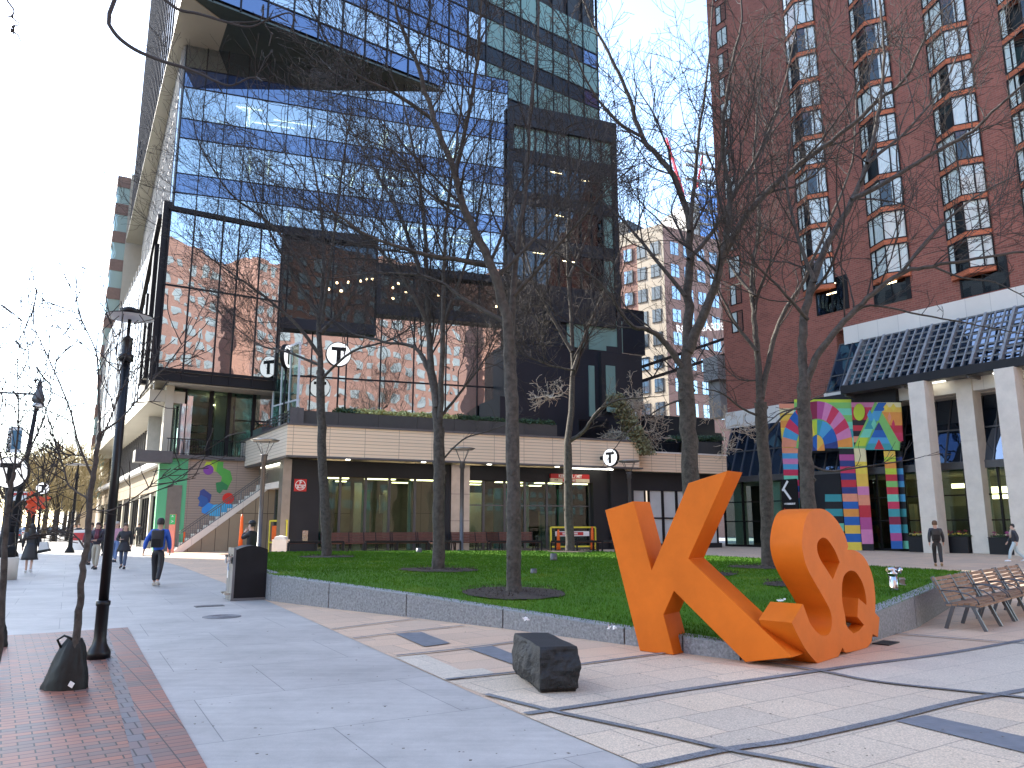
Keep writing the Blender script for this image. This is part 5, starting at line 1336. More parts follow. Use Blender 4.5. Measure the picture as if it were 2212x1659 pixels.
# unseen buildings: a slab added to shade the square, blocks mirrored in the glass
M['pale_win'] = mk('pale window', (.30,.33,.34), .5, var=.3, scale=.3)
def blockp(name, lab, pts, h, mat, wins=None, cat='building'):
    cx = sum(p[0] for p in pts)/len(pts); cy = sum(p[1] for p in pts)/len(pts)
    th = thing(name, lab, cat, (cx,cy,0)); mb = MB(); prism(mb, pts, 0, h); mb.build('wall', mat, th)
    if wins:
        P2 = Pl(wins[0], wins[1]); L_ = P2.L; mb = MB(); k = 0; s_ = 1.5
        while s_ < L_-2:
            z = 5
            while z < h-3: mb.fb(P2, s_, s_+1.9, z, z+1.9, -.05, .08); z += 3.4
            s_ += 3.3
        tag(mb.build('windows', M['pale_win'], th), kind='stuff')
    return th
acr = Vector((-57.8,28.9,0)); sdir = Vector((-.53,.848,0)); nd = Vector((-.848,-.53,0))
def ac(t, o): p = acr+sdir*t+nd*o; return (p.x,p.y)
blockp('shade_slab', 'unseen tall slab added across the street to shade the square', [ac(-8,0),ac(SHADE_SLAB_END,0),ac(SHADE_SLAB_END,18),ac(-8,18)], 78, M['limestone'], (ac(-8,0),ac(SHADE_SLAB_END,0)))
blockp('brick_block', 'red brick block behind the viewer mirrored in the glass', [(-30,-42),(66,-42),(66,-58),(-30,-58)], 62, M['brick_pink'], ((66,-42),(-30,-42)))
blockp('brick_block', 'lower brick block behind the viewer on the right', [(76,-42),(140,-42),(140,-58),(76,-58)], 66, M['brick_pink'], ((140,-42),(76,-42)))
# ================= ORANGE LETTER SCULPTURE =================
q5 = lambda x, y: (1283+.3*x, 973+.3*y)
k0 = hz(1382,1406.5); k1 = hz(1455.5,1415.5); KP = Pl(k0, k1)
s0p = hz(1766,1433.5); s1p = hz(1874,1399); SP = Pl(s0p, s1p)
def on(pl, pts, o=0):
    r = []
    for x, y in pts:
        u, v = q5(x, y); s_, z_ = pl.at(u, v); r.append(pl.p(s_, max(z_, .004), o))
    return r
sc = thing('letter_sculpture', 'large orange sculpture of leaning letters K, S and Q at the lawn corner', 'sculpture', (k0.x,k0.y,0))
def letter(pl, pts, thick, nm, smooth_ranges=None):
    mb = MB(); P = on(pl, pts); mb.extr(P, pl.n*-thick)
    o = mb.build(nm, M['orange'], sc, merge=True)
    bv = o.modifiers.new('bev', 'BEVEL'); bv.width = .006; bv.segments = 2; bv.limit_method = 'ANGLE'; bv.angle_limit = radians(25)
    for p in o.data.polygons: p.use_smooth = True
    try:
        o.data.set_sharp_from_angle(angle=radians(28))
    except Exception: pass
    return o
Kp = [(80,430),(285,365),(415,862),(680,235),(965,145),(680,780),(1430,1490),(1090,1525),(575,1012),(500,1182),(575,1475),(330,1445)]
letter(KP, Kp, .42, 'letter_k')
def sm(pts, n=4): return [(p.x, p.y) for p in cr([(x,y,0) for x,y in pts], n)]
S_ = []
S_ += [(1425,1240)]
S_ += sm([(1425,1240),(1470,1335),(1530,1440),(1610,1535)],4)[1:]
S_ += [(1690,1522),(1760,1495),(1790,1420)]
bnd = sm([(1790,1420),(1808,1330),(1815,1250),(1806,1180),(1790,1100),(1785,1040),(1787,960)],3)
S_ += bnd[1:] + [(1755,950),(1720,930)]
S_ += sm([(1720,930),(1680,865),(1630,785),(1608,720),(1612,660),(1645,628),(1685,645),(1735,720),(1770,805)],4)[1:]
S_ += [(1825,715),(1832,690)]
S_ += sm([(1832,690),(1800,592),(1740,492),(1665,428),(1595,422),(1545,452),(1515,528),(1500,620),(1500,700),(1520,800),(1562,900),(1640,1035),(1700,1150),(1713,1235),(1700,1308),(1660,1335),(1610,1312),(1560,1250),(1530,1175),(1505,1105)],4)[1:]
Q_ = sm([(1787,960),(1800,905),(1825,875),(1855,865),(1890,882),(1930,945),(1955,1030),(1963,1115)],4)
Q_ += [(1905,1065),(1897,1200),(1945,1255),(1910,1298)] + [(1870,1320),(1830,1280)]
Q_ += [(1815,1250)] + [p for p in reversed(sm([(1790,1420),(1808,1330),(1815,1250)],3))][1:]
Q_ += [(1805,1450),(1820,1457)] + [(1900,1445),(1970,1420),(1998,1380),(2008,1322),(2045,1345),(2057,1205),(2025,1170)]
Q_ += sm([(2025,1170),(2026,1050),(2010,920),(1980,830),(1940,762),(1885,722),(1825,715)],4)[1:]
Q_ += [(1770,805),(1720,930),(1755,950)]
letter(SP, S_, .40, 'letter_s')
letter(SP, Q_, .40, 'letter_q')

# ================= STREET FURNITURE =================
# rough black granite block
cs_ = [hz(1111,1455), hz(1167,1498), hz(1249,1496)]; dA = (cs_[0]-cs_[1]); dB_ = (cs_[2]-cs_[1]); 
# four ground corners
G4 = [cs_[1], cs_[2], cs_[2]+dA, cs_[0]]; Hs = .43
bm = bmesh.new(); n = 14
def gridface(a, b, c, d, nu, nv):
    vs = [[bm.verts.new(a.lerp(b,i/nu).lerp(d.lerp(c,i/nu),j/nv)) for i in range(nu+1)] for j in range(nv+1)]
    for j in range(nv):
        for i in range(nu): bm.faces.new((vs[j][i],vs[j][i+1],vs[j+1][i+1],vs[j+1][i]))
up_ = Vector((0,0,Hs)); ctr = sum((g for g in G4), Vector((0,0,0)))/4
for i in range(4): a, b = G4[i], G4[(i+1)%4]; gridface(a, b, b+up_, a+up_, 26, 18)
gridface(G4[0]+up_, G4[1]+up_, G4[2]+up_, G4[3]+up_, 22, 22)
bmesh.ops.remove_doubles(bm, verts=bm.verts, dist=.001); bmesh.ops.recalc_face_normals(bm, faces=bm.faces[:])
for v_ in bm.verts:
    c_ = v_.co; edge = min(1, max(0, (Hs-c_.z)/.05)); top = c_.z > Hs-.001
    h_ = Vector((c_.x-ctr.x, c_.y-ctr.y, 0)); hn = h_.normalized()
    bul = sin(pi*min(1,max(0,c_.z/Hs)))*.05
    nn = noise.fractal(c_*5, .9, 2.0, 4)*.035 + noise.fractal(c_*16, .9, 2.0, 3)*.014
    if top: v_.co += hn*(-.01)+Vector((0,0,noise.noise(c_*3)*.006))
    else: v_.co += hn*(bul+nn*edge)
    if c_.z < .03: v_.co -= hn*.03
me = bpy.data.meshes.new('stone'); 
for v_ in bm.verts: v_.co -= Vector((ctr.x,ctr.y,0))
bm.to_mesh(me); bm.free(); me.materials.append(mk('black granite', (.012,.013,.015), .65, var=.35, scale=18, bump=.5, bscale=70))
for p in me.polygons: p.use_smooth = False
o = bpy.data.objects.new('stone_block', me); o.location = (ctr.x,ctr.y,0); COL.objects.link(o)
tag(o, 'rough hewn black granite block seat on the pink paving in front of the orange K', 'stone block')

# waste bin
b0_, b1_, b2_ = hz(481,1289), hz(503.6,1298), hz(573,1295)
ex = (b2_-b1_).normalized(); ey = Vector((-ex.y,ex.x,0)); wB = (b2_-b1_).length; dBn = .78
bt_ = thing('waste_bin', 'black compactor waste bin with grey front standing at the end of the granite wall', 'waste bin', (b1_.x,b1_.y,0))
def bp_(x, y, z): p = b1_+ex*x+ey*y; return Vector((p.x,p.y,z))
def bbox(mb, x0,x1,y0,y1,z0,z1,mi=0): mb.hexa([bp_(x0,y0,z0),bp_(x1,y0,z0),bp_(x1,y1,z0),bp_(x0,y1,z0),bp_(x0,y0,z1),bp_(x1,y0,z1),bp_(x1,y1,z1),bp_(x0,y1,z1)],mi)
M['bin_black'] = mk('bin black', (.008,.009,.012), .5, var=.25, scale=3, spec=.25)
M['bin_grey'] = mk('bin grey', (.16,.17,.18), .4, .4, var=.1)
mb = MB(); prof = [(0,.04),(wB,.04),(wB,1.08)]+[(wB-wB*t, 1.08+.09*sin(pi*t)) for t in [k/10 for k in range(1,10)]]+[(0,1.08)]
mb.extr([bp_(x,0,z) for x,z in prof], ey*dBn); mb.build('body', M['bin_black'], bt_)
mb = MB(); bbox(mb,-.05,0,.0,dBn*.48,.04,1.12); bbox(mb,-.05,0,dBn*.52,dBn,.04,1.12); bbox(mb,-.06,wB+.01,-.02,dBn+.02,0,.05)
mb.build('front_panel', M['bin_grey'], bt_)
for y0 in (.08,.5):
    mb = MB(); bbox(mb,-.12,-.05,y0,y0+.24,.92,.95); bbox(mb,-.12,-.1,y0,y0+.24,.78,.95); mb.build('handle', M['chrome'], bt_)
    mb = MB(); bbox(mb,-.17,-.05,y0+.03,y0+.2,.12,.16); mb.build('pedal', M['steel'], bt_)
    mb = MB(); bbox(mb,-.056,-.05,y0+.02,y0+.2,.78,.98); mb.build('slot', M['black'], bt_)
mb = MB(); bbox(mb,-.058,-.05,.6,.7,.45,.72); bbox(mb,-.058,-.05,.58,.74,.62,.9,1); mb.build('sticker', [M['white'], paint('lblue',(.3,.4,.6))], bt_)
mb = MB(); q = random.Random(1)
for k in range(9):
    a = .22+.22*((k*37)%10)/10*1.0; zz = .5+.07*k*.9
    bbox(mb, .16+.02*q.random(), .2+.02*q.random(), -.002, .0, .42+.05*k, .46+.05*k) if k < 5 else bbox(mb, .2+.04*(k-5), .26+.04*(k-5), -.002, 0, .44+.01*q.random(), .47)
pass

# black street lamp with disc shade
def disc_lamp(u, v, Ztop, Rd, name, lab, mat, lean=0.0):
    p = hz(u, v); th = thing(name, lab, 'street lamp', (p.x,p.y,0), None); X, Y = p.x, p.y
    mb = MB(); mb.lathe((X,Y,0), [(.135,0),(.135,.07),(.13,.085),(.085,.17),(.072,.24),(.072,.62),(.082,.63),(.082,.68),(.06,.69)], 24); mb.build('base', mat, th)
    mb = MB(); mb.lathe((X,Y,.68), [(.058,0),(.052,Ztop-.68-.55)], 16); mb.lathe((X,Y,Ztop-.62), [(.06,0),(.09,.02),(.09,.09),(.065,.12),(.065,.3),(.075,.32),(.03,.34),(.022,.36),(.022,.62)], 16); mb.build('pole', mat, th)
    mb = MB(); mb.lathe((X,Y,Ztop), [(.05,.02),(Rd*.4,.035),(Rd*.45,.09),(Rd*.2,.1),(Rd*.2,.12),(.02,.12)], 28); mb.lathe((X,Y,Ztop), [(Rd,-.012),(Rd,.0),(Rd*.45,.04),(.03,.045)], 32); mb.build('lamp_housing', mat, th)
    mb = MB(); mb.lathe((X,Y,Ztop-.03), [(.04,-.01),(Rd*.35,.0),(Rd*.98,.014),(Rd*.98,.017)], 32); mb.build('reflector', M['white_panel'], th)
    return th
M['lamp_black'] = mk('lamp black', (.006,.006,.007), .35, .0, var=.1, spec=.35)
ztop_l = dp(277,684,hz(212,1422).y).z
disc_lamp(212,1422, ztop_l, .30, 'street_lamp', 'tall black lamp post with a flat disc shade rising from the red brick paving', M['lamp_black'])
# open cone lamps near the station
def cone_lamp(X, Y, Zt, lab, name='street_lamp'):
    th = thing(name, lab, 'street lamp', (X,Y,0), 'grey cone lamps by the station'); mat = M['grey_metal']
    mb = MB(); mb.lathe((X,Y,0), [(.2,0),(.2,.3),(.115,.32),(.11,Zt-1.15),(.15,Zt-1.15),(.15,Zt-.85),(.2,Zt-.82),(.2,Zt-.78),(.05,Zt-.75)], 14); mb.build('pole', mat, th)
    mb = MB()
    for k in range(4): a = pi/4+k*pi/2; mb.tube([(X+cos(a)*.12,Y+sin(a)*.12,Zt-.8),(X+cos(a)*.55,Y+sin(a)*.55,Zt-.03)], .018, 5)
    mb.build('arm', mat, th)
    mb = MB(); mb.lathe((X,Y,Zt-.04), [(.72,0),(.74,.02),(.5,.07),(.05,.1)], 28); mb.lathe((X,Y,Zt-.1),[(.62,.0),(.7,.05)],28); mb.build('lamp_disc', M['steel'], th)
pL = dp(573,950,40); cone_lamp(pL.x, 40, pL.z, 'grey lamp post with a cone frame just behind the black waste bin')
pL = dp(999,968,44); cone_lamp(pL.x, 44, pL.z, 'grey cone lamp post in front of the steel pier of the station')
pL = dp(1358,995,50); cone_lamp(pL.x, 50, pL.z, 'grey cone lamp post right of the round T sign, above the orange K')

# round T signs
def t_sign(name, lab, cpos, Rr_, nrm, bracket=None, post=False, rim=.12, grp=None):
    th = thing(name, lab, 'sign', tuple(cpos), grp); n = Vector(nrm).normalized(); x = Vector((0,0,1)).cross(n).normalized(); up = Vector((0,0,1)); c_ = Vector(cpos)
    f = lambda a, b, o: c_+x*a+up*b+n*o
    def dsc(r, o0, o1): mb = MB(); mb.extr([f(cos(t)*r, sin(t)*r, o0) for t in [2*pi*k/40 for k in range(40)]], n*(o1-o0)); return mb
    dsc(Rr_, rim, -rim).build('rim', M['black'], th)
    dsc(Rr_*.93, rim+.012, -rim-.012).build('face', M['sign_white'], th)
    for sgn in (1,-1):
        o = (rim+.02)*sgn; R0 = Rr_*.93
        mb = MB(); mb.extr([f(-R0*.62,R0*.62,o),f(R0*.62,R0*.62,o),f(R0*.62,R0*.3,o),f(R0*.18,R0*.3,o),f(R0*.18,-R0*.72,o),f(-R0*.18,-R0*.72,o),f(-R0*.18,R0*.3,o),f(-R0*.62,R0*.3,o)], n*-.008*sgn); mb.build('letter', M['black'], th)
    return th
def facing(p): d = Vector((-p.x,-p.y,0)).normalized(); return d
pT = ST.p(ST.at(1320,988,1.2)[0], ST.at(1320,988,1.2)[1], 1.2)
nT = (Vector((-.42,-.91,0))).normalized()
nT = Matrix.Rotation(radians(-36),3,'Z') @ facing(pT)
t1 = t_sign('transit_sign', 'round white T sign with black rim bracketed to the tan station canopy', pT, .60, nT)
mb = MB(); mb.tube([pT-nT*.05-ST.n*.0, pT-ST.n*1.1+Vector((0,0,0))], .1, 8); xr_ = Vector((0,0,1)).cross(nT); mb.tube([pT-xr_*.55, pT-xr_*.85], .13, 10); mb.build('bracket', M['black'], t1)
pT2 = A.p(A.at(730,766,1.2)[0], A.at(730,766,1.2)[1], 1.2)
# added T discs on masts stand in for sign reflections in the glass
d_ = dp(731,766,50.0); t2 = t_sign('transit_sign', 'round white T disc standing in for a sign mirrored in the lower glass', d_, .84, Matrix.Rotation(radians(8),3,'Z') @ facing(d_))
mb = MB(); mb.tube([(d_.x,d_.y+.25,7.4),(d_.x,d_.y+.25,d_.z+.4)], .06, 8); mb.build('mast', M['black_metal'], t2)
d_ = dp(619,770,51.5); t3 = t_sign('transit_sign', 'narrow edge-on T disc standing in for a second mirrored sign on the left', d_, .84, Matrix.Rotation(radians(68),3,'Z') @ facing(d_), rim=.14)
mb = MB(); mb.tube([(d_.x,d_.y,7.4),(d_.x,d_.y,d_.z-.8)], .06, 8); mb.build('mast', M['black_metal'], t3)
# small glass head house with the white post beside it
gh = thing('glass_headhouse', 'small glass stair enclosure with pale posts on the station roof', 'glass enclosure', (d_.x,d_.y+2,7.4))
a0 = dp(640,905,50.5); a1 = dp(735,905,52.5)
GP = Pl((a0.x,a0.y),(a1.x,a1.y)); GSd = Pl((a0.x,a0.y), (a0.x-2.6,a0.y+3.0)); zt_ = dp(640,742,50.5).z
for P2, L_ in ((GSd, 3.9),):
    for k in range(3):
        mb = MB(); mb.fb(P2, L_*k/3+.04, L_*(k+1)/3-.04, 7.5, zt_, -.05, 0); mb.build('glass_pane', M['glass_shop'], gh)
    mb = MB()
    for k in range(4): mb.fb(P2, L_*k/3-.05, L_*k/3+.05, 7.4, zt_+.1, -.08, .04)
    mb.fb(P2, 0, L_, zt_, zt_+.15, -.08, .05); mb.fb(P2, 0, L_, 9.8, 9.9, -.08, .03); mb.build('frame', M['white_panel'], gh)
# left T pylon & second one
dT_ = dp(24,1021,24.0); t4 = t_sign('transit_sign', 'large round T sign on a black post at the left edge behind a young tree', dT_, .50, Matrix.Rotation(radians(-12),3,'Z') @ facing(dT_))
mb = MB(); mb.lathe((dT_.x+.03,dT_.y,0), [(.16,0),(.14,.1),(.11,.3),(.11,dT_.z-.45)], 12); mb.build('post', M['black'], t4)
dT_ = dp(92,1055,46.0); t5 = t_sign('transit_sign', 'small distant round T sign on a thin post left of the sidewalk lamp', dT_, .36, facing(dT_))
mb = MB(); mb.lathe((dT_.x,dT_.y,0), [(.1,0),(.07,.3),(.07,dT_.z-.34)], 8); mb.build('post', M['black'], t5)

# station name signs
s_a, z_b = ST.at(1190,1038,WO+.1); s_b_, z_t = ST.at(1273,1020,WO+.1)
sg = thing('station_sign', 'red and cream station name sign reading KENDALL/MIT above the glass doors', 'sign', tuple(ST.p(s_a,z_b,WO)))
z_t = ST.at(1190,1023,WO+.1)[1]; z_b = ST.at(1190,1041,WO+.1)[1]; zm = z_b+(z_t-z_b)*.45
mb = MB(); mb.fb(ST, s_a, s_b_, zm, z_t, WO-.1, WO+.1); mb.build('red_panel', M['red'], sg)
mb = MB(); mb.fb(ST, s_a, s_b_, z_b, zm, WO-.1, WO+.1); mb.build('cream_panel', mk('cream sign', (.75,.68,.5), .5, var=.03), sg)
mb = MB(); mb.fb(ST, s_a+.9, s_b_-1.1, z_b+.04, zm-.03, WO+.1, WO+.11); mb.build('red_pill', M['red'], sg)
hS = (z_t-zm); text_obj('KENDALL / MIT', hS*1.0, faceM(ST, (s_a+s_b_)/2, (z_t+zm)/2, WO+.105), M['white'], 'lettering', sg, bold=.012, sx=.86)
text_obj('RED LINE - ALEWIFE', (zm-z_b)*.62, faceM(ST, (s_a+s_b_)/2-.08, (zm+z_b)/2, WO+.12), M['white'], 'lettering', sg, bold=.004, sx=.62)
text_obj('^ T', (zm-z_b)*.7, faceM(ST, s_a+.4, (zm+z_b)/2, WO+.11), M['black'], 'lettering', sg, bold=.006)
# square red fire sign on the dark pier
s_, z_ = ST.at(649,1048,WO+.03); r_ = .36
fs = thing('fire_sign', 'square red sign with a white circle reading F R-19 on the dark pier', 'sign', tuple(ST.p(s_,z_,WO+.03)))
mb = MB(); mb.fb(ST, s_-r_, s_+r_, z_-r_, z_+r_, WO, WO+.03); mb.build('panel', M['red'], fs)
mb = MB()
ring = [ST.p(s_+cos(t)*r_*.8, z_+sin(t)*r_*.8, WO+.04) for t in [2*pi*k/32 for k in range(33)]]; mb.tube(ring, .022, 5); mb.bar(ST.p(s_-r_*.8,z_,WO+.04), ST.p(s_+r_*.8,z_,WO+.04), .03, .05); mb.build('ring', M['white'], fs)
text_obj('F', .3, faceM(ST, s_, z_+.14, WO+.045), M['white'], 'lettering', fs, bold=.01); text_obj('R-19', .2, faceM(ST, s_, z_-.13, WO+.045), M['white'], 'lettering', fs, bold=.01)
# siamese connection on pier
s_, z_ = ST.at(659,1158,WO+.05); mb = MB(); mb.fb(ST, s_-.16, s_+.16, z_-.32, z_+.32, WO, WO+.05)
for dz in (-.16,.16): mb.tube([ST.p(s_,z_+dz,WO+.05), ST.p(s_,z_+dz,WO+.2)], .09, 10)
tag(mb.build('standpipe', M['chrome'], origin=tuple(ST.p(s_,z_,WO+.05))), 'chrome standpipe inlets on a plate low on the dark station pier', 'standpipe')
# yellow barrier with sign
ba = thing('yellow_barrier', 'yellow mesh barrier with red line sign in front of the station doors', 'barrier', tuple(ST.p(ST.at(1190,1190,-.4)[0],0,-.4)))
s0_ = ST.at(1190,1160,-.4)[0]; s1_ = ST.at(1286,1160,-.4)[0]; zt_ = ST.at(1238,1139,-.4)[1]
mb = MB()
for z in (.25, zt_): mb.fb(ST, s0_, s1_, z-.05, z+.05, -.44, -.36)
for s_ in (s0_, s1_): mb.fb(ST, s_-.05, s_+.05, 0, zt_, -.44, -.36)
mb.build('frame', M['yellow'], ba)
mb = MB()
for k in range(1,20): s_ = s0_+(s1_-s0_)*k/20; mb.fb(ST, s_-.01, s_+.01, .3, zt_, -.41, -.39)
for k in range(1,9): z = .3+(zt_-.3)*k/9; mb.fb(ST, s0_, s1_, z-.01, z+.01, -.412, -.388)
mb.build('mesh', M['black_metal'], ba)
mb = MB(); zc = zt_-.42; mb.fb(ST, s0_+.3, s1_-.5, zc-.16, zc+.16, -.36, -.34); mb.build('sign_panel', M['white'], ba)
mb = MB(); mb.fb(ST, s0_+.42, s1_-.95, zc-.11, zc+.11, -.34, -.335); mb.build('red_pill', M['red'], ba)
text_obj('RED LINE ALEWIFE', .17, faceM(ST, (s0_+s1_)/2-.28, zc, -.33), M['white'], 'lettering', ba, bold=.005, sx=.8)
def delin(X, Y, h, lab, grp='orange traffic delineators'):
    th = thing('traffic_cone', lab, 'traffic cone', (X,Y,0), grp)
    mb = MB(); mb.box((X,Y,.03),(.4,.4,.06)); mb.build('foot', M['black'], th)
    mb = MB(); mb.lathe((X,Y,.06), [(.14,0),(.08,h*.9),(.05,h)], 12); mb.build('cone_body', M['cone_orange'], th)
    mb = MB()
    for z in (.45,.7): mb.lathe((X,Y,.06+h*z), [(.125-.05*z,0),(.12-.05*z,h*.12)], 12)
    mb.build('band', M['white'], th)
P_ = ST.p(s0_+.45,0,-.2); delin(P_.x,P_.y,1.3,'orange and white delineator at the left end of the yellow barrier')
P_ = ST.p(s1_-.35,0,-.2); delin(P_.x,P_.y,1.5,'tall orange delineator at the right end of the yellow barrier')
P_ = hz(518,1197); delin(P_.x,P_.y,2.2,'orange delineator beside the left station doorway, behind the capped man')
# side door barrier behind glass
th = thing('yellow_barrier', 'small yellow barrier and tape inside the left glass corner of the station', 'barrier', tuple(SLf.p(2,0,.2)))
mb = MB()
for z in (.6,1.9): mb.bar(SLf.p(1.2,z,-.6), SLf.p(5.0,z,-.6), .08, .1)
for s_ in (1.2,3,5.0): mb.bar(SLf.p(s_,0,-.6), SLf.p(s_,1.9,-.6), .08, .08)
mb.build('frame', M['yellow'], th); mb = MB(); mb.fb(SLf, 1.6, 4.4, .7, 1.6, -.62, -.58); mb.build('panel', M['cone_orange'], th)

# benches
def bench_proto(name, L_, wood, metal, arms=True, segs=3, back=True):
    r = bpy.data.objects.new(name, None); COL.objects.link(r); r['_o'] = (0,0,0)
    # length along x, sitter faces -y
    mb = MB()
    if back:
        for k in range(6):
            t = k/5; z = .50+.36*t; y = .24+.13*t; mb.box((0,y,z),(L_,.022,.058), M=Matrix.Rotation(-.33,4,'X'))
        mb.build('backrest', wood, r)
    mb = MB()
    for k in range(6): y = -.24+k*.085; mb.box((0,y,.45-.012*abs(k-2)),(L_,.072,.03))
    mb.build('seat', wood, r)
    for i in range(segs):
        x = -L_/2+.03+(L_-.06)*i/(segs-1)
        mb = MB(); mb.bar((x,-.14,.43),(x,-.30,0),.05,.05); mb.bar((x,.12,.43),(x,.26,0),.05,.05); mb.bar((x,-.26,.42),(x,.24,.42),.05,.05); 
        if back: mb.bar((x,.20,.42),(x,.40,.90),.055,.05)
        mb.build('leg', metal, r)
        if arms:
            mb = MB(); mb.tube([(x,.29,.66),(x,.1,.665),(x,-.1,.62),(x,-.22,.52),(x,-.24,.45)], .014, 6); mb.build('armrest', metal, r)
    return r
bw = bench_proto('park_bench', 1.86, M['wood'], M['grey_metal'], segs=3)
dRn = dR
pb0 = hz(2035,1344); 
ang = atan2(dRn.y, dRn.x)
# bench front faces away from the lawn : lawn lies to the left (north-west) of the wall arm
nn_ = Vector((dRn.y,-dRn.x,0))    # pointing away from the lawn
rzb = ang
base_ = Rr[1]+Vector((dRn.x,dRn.y,0))*.95+nn_*.42
labs = ['slatted teak bench beside the granite wall, nearest the orange letters','second slatted teak bench along the wall, at the right edge of the photo','third slatted teak bench partly cut off by the right edge']
for k in range(3):
    o = bw if k == 0 else copy_tree(bw)
    p = Vector((7.70,13.15,0))+Vector((.70,.714,0))*(k*1.95); o.location = (p.x,p.y,0); o.rotation_euler = (0,0,radians(45.6)); o.scale = (1,1,.88); tag(o, labs[k], 'bench', 'teak benches along the wall on the right')
sb = bench_proto('slat_bench', 3.3, M['wood_red'], M['black_metal'], arms=False, segs=3)
q = random.Random(2); angS = atan2(ST.d.y, ST.d.x)
for k, u in enumerate((755,845,905,1030,1105)):
    o = sb if k == 0 else copy_tree(sb)
    s_ = ST.at(u,1185,-.6)[0]; p = ST.p(s_,0,-.6); o.location = (p.x,p.y,0); o.rotation_euler = (0,0,angS); o.scale = (1,1,1.35)
    tag(o, ['leftmost','second from left','middle','fourth from left','rightmost'][k]+' of the five red brown slatted benches under the station windows', 'bench', 'red brown benches under the station windows')
# low black lean rails at lawn edge
for k, (u0, u1, v) in enumerate([(623,742,1196),(790,925,1190),(938,995,1190),(1060,1170,1187),(1200,1292,1187),(1301,1380,1187)]):
    Y = 35.5+.3*k; a = dp(u0, v, Y); b = dp(u1, v, Y+.8); th = thing('backless_bench', ['leftmost','second from left','third from left','fourth from left','second from right','rightmost'][k]+' of the low black framed backless benches at the far lawn edge', 'bench', (a.x,a.y,0), 'low black benches at the lawn edge')
    d = (b-a); d.z = 0; L_ = d.length; d.normalize(); nrm = Vector((-d.y,d.x,0))
    mb = MB(); z = .62
    mb.bar((a.x,a.y,z+.25),(b.x,b.y,z+.25),.07,.09); mb.bar((a.x+nrm.x*.5,a.y+nrm.y*.5,z+.25),(b.x+nrm.x*.5,b.y+nrm.y*.5,z+.25),.07,.09); mb.build('frame', M['black_metal'], th)
    for t in (0,.5,1):
        mb = MB(); p = a.lerp(b,t); mb.bar((p.x,p.y,0),(p.x,p.y,z+.22),.08,.08); mb.bar((p.x+nrm.x*.5,p.y+nrm.y*.5,0),(p.x+nrm.x*.5,p.y+nrm.y*.5,z+.22),.08,.08); mb.build('leg', M['black_metal'], th)
    mb = MB()
    for j in range(4): f = .08+.11*j; mb.bar((a.x+nrm.x*f,a.y+nrm.y*f,z+.2),(b.x+nrm.x*f,b.y+nrm.y*f,z+.2),.08,.03)
    mb.build('seat', M['wood_red'], th)
# stone bollard left end
p = hz(605,1203); mb = MB(); mb.box((p.x,p.y,.45),(.75,.6,.9)); mb.lathe((p.x,p.y,.9),[(.42,0),(.36,.14),(.05,.2)],4,rz=pi/4,smooth=False)
tag(mb.build('stone_bollard', M['pillar'], origin=(p.x,p.y,0)), 'short pale stone bollard left of the leftmost low black bench', 'bollard')
# uplights on the lawn
for k, (u, v, h, r) in enumerate([(1153,1242,.2,.075),(1196,1217-2,.34,.11),(905,1197,.3,.12)]):
    p = None; 
    zc = .42; p = hz(u, v, zc); mb = MB(); mb.lathe((p.x,p.y,zc-.05), [(r*1.15,0),(r,h),(r*.85,h),(r*.8,h-.02)], 16)
    th = mb.build('garden_uplight', M['grey_metal'], origin=(p.x,p.y,zc)); tag(th, ['small grey drum uplight on the lawn between the nearest trunk and the K','small grey drum uplight at the back of the lawn by the yellow barrier','small grey drum uplight at the back of the lawn by the left trees'][k], 'garden light', 'drum uplights on the lawn')
    mb = MB(); mb.lathe((p.x,p.y,zc-.05+h-.03), [(r*.8,0),(r*.8,.01)], 16); mb.build('lens', M['white'], th)
# chrome standpipe viewer on the lawn right
p = hz(1932,1282,.45); th = thing('hydrant', 'chrome pipe hydrant standing on the lawn between the orange Q and the benches', 'hydrant', (p.x,p.y,.3))
zz = dp(1932,1226,p.y).z
mb = MB(); mb.lathe((p.x,p.y,.3), [(.07,0),(.07,zz-.3-.10)], 16); mb.build('pipe', M['chrome'], th)
mb = MB(); mb.tube([(p.x-.10,p.y-.02,zz-.04),(p.x+.12,p.y+.02,zz-.04)], [.045,.05], 12); mb.lathe((p.x,p.y,zz-.12), [(.085,0),(.085,.03),(.05,.06),(.055,.11),(.02,.13)], 14); mb.tube([(p.x+.10,p.y,zz-.04),(p.x+.15,p.y-.02,zz-.06)],.062,10); mb.build('head', M['chrome'], th)
mb = MB(); mb.box((p.x+.12,p.y-.06,zz-.22),(.09,.02,.12)); mb.tube([(p.x+.06,p.y-.08,zz-.19),(p.x+.17,p.y-.09,zz-.19)],.01,6); mb.tube([(p.x+.06,p.y-.08,zz-.27),(p.x+.17,p.y-.09,zz-.29)],.01,6); mb.build('tag_plate', M['steel'], th)
# sandwich sign and flyer, bollards, distant
p = hz(151,1196); 
def slimlamp(u, v, vt, Y=None):
    p = hz(u, v); zt = dp(u+6, vt, p.y).z; return p, zt
p, zt = slimlamp(150,1194,1003)
th = thing('street_lamp', 'slim dark lamp post with flat disc top on the sunny sidewalk', 'street lamp', (p.x,p.y,0))
mb = MB(); mb.lathe((p.x,p.y,0), [(.28,0),(.26,.1),(.13,.35),(.11,.9),(.09,1),(.08,zt-.9),(.13,zt-.85),(.05,zt-.5),(.04,zt)], 12); mb.build('pole', M['black_metal'], th)
mb = MB(); mb.lathe((p.x,p.y,zt-.05), [(.75,0),(.75,.03),(.2,.1)], 24); mb.build('lamp_disc', M['grey_metal'], th)
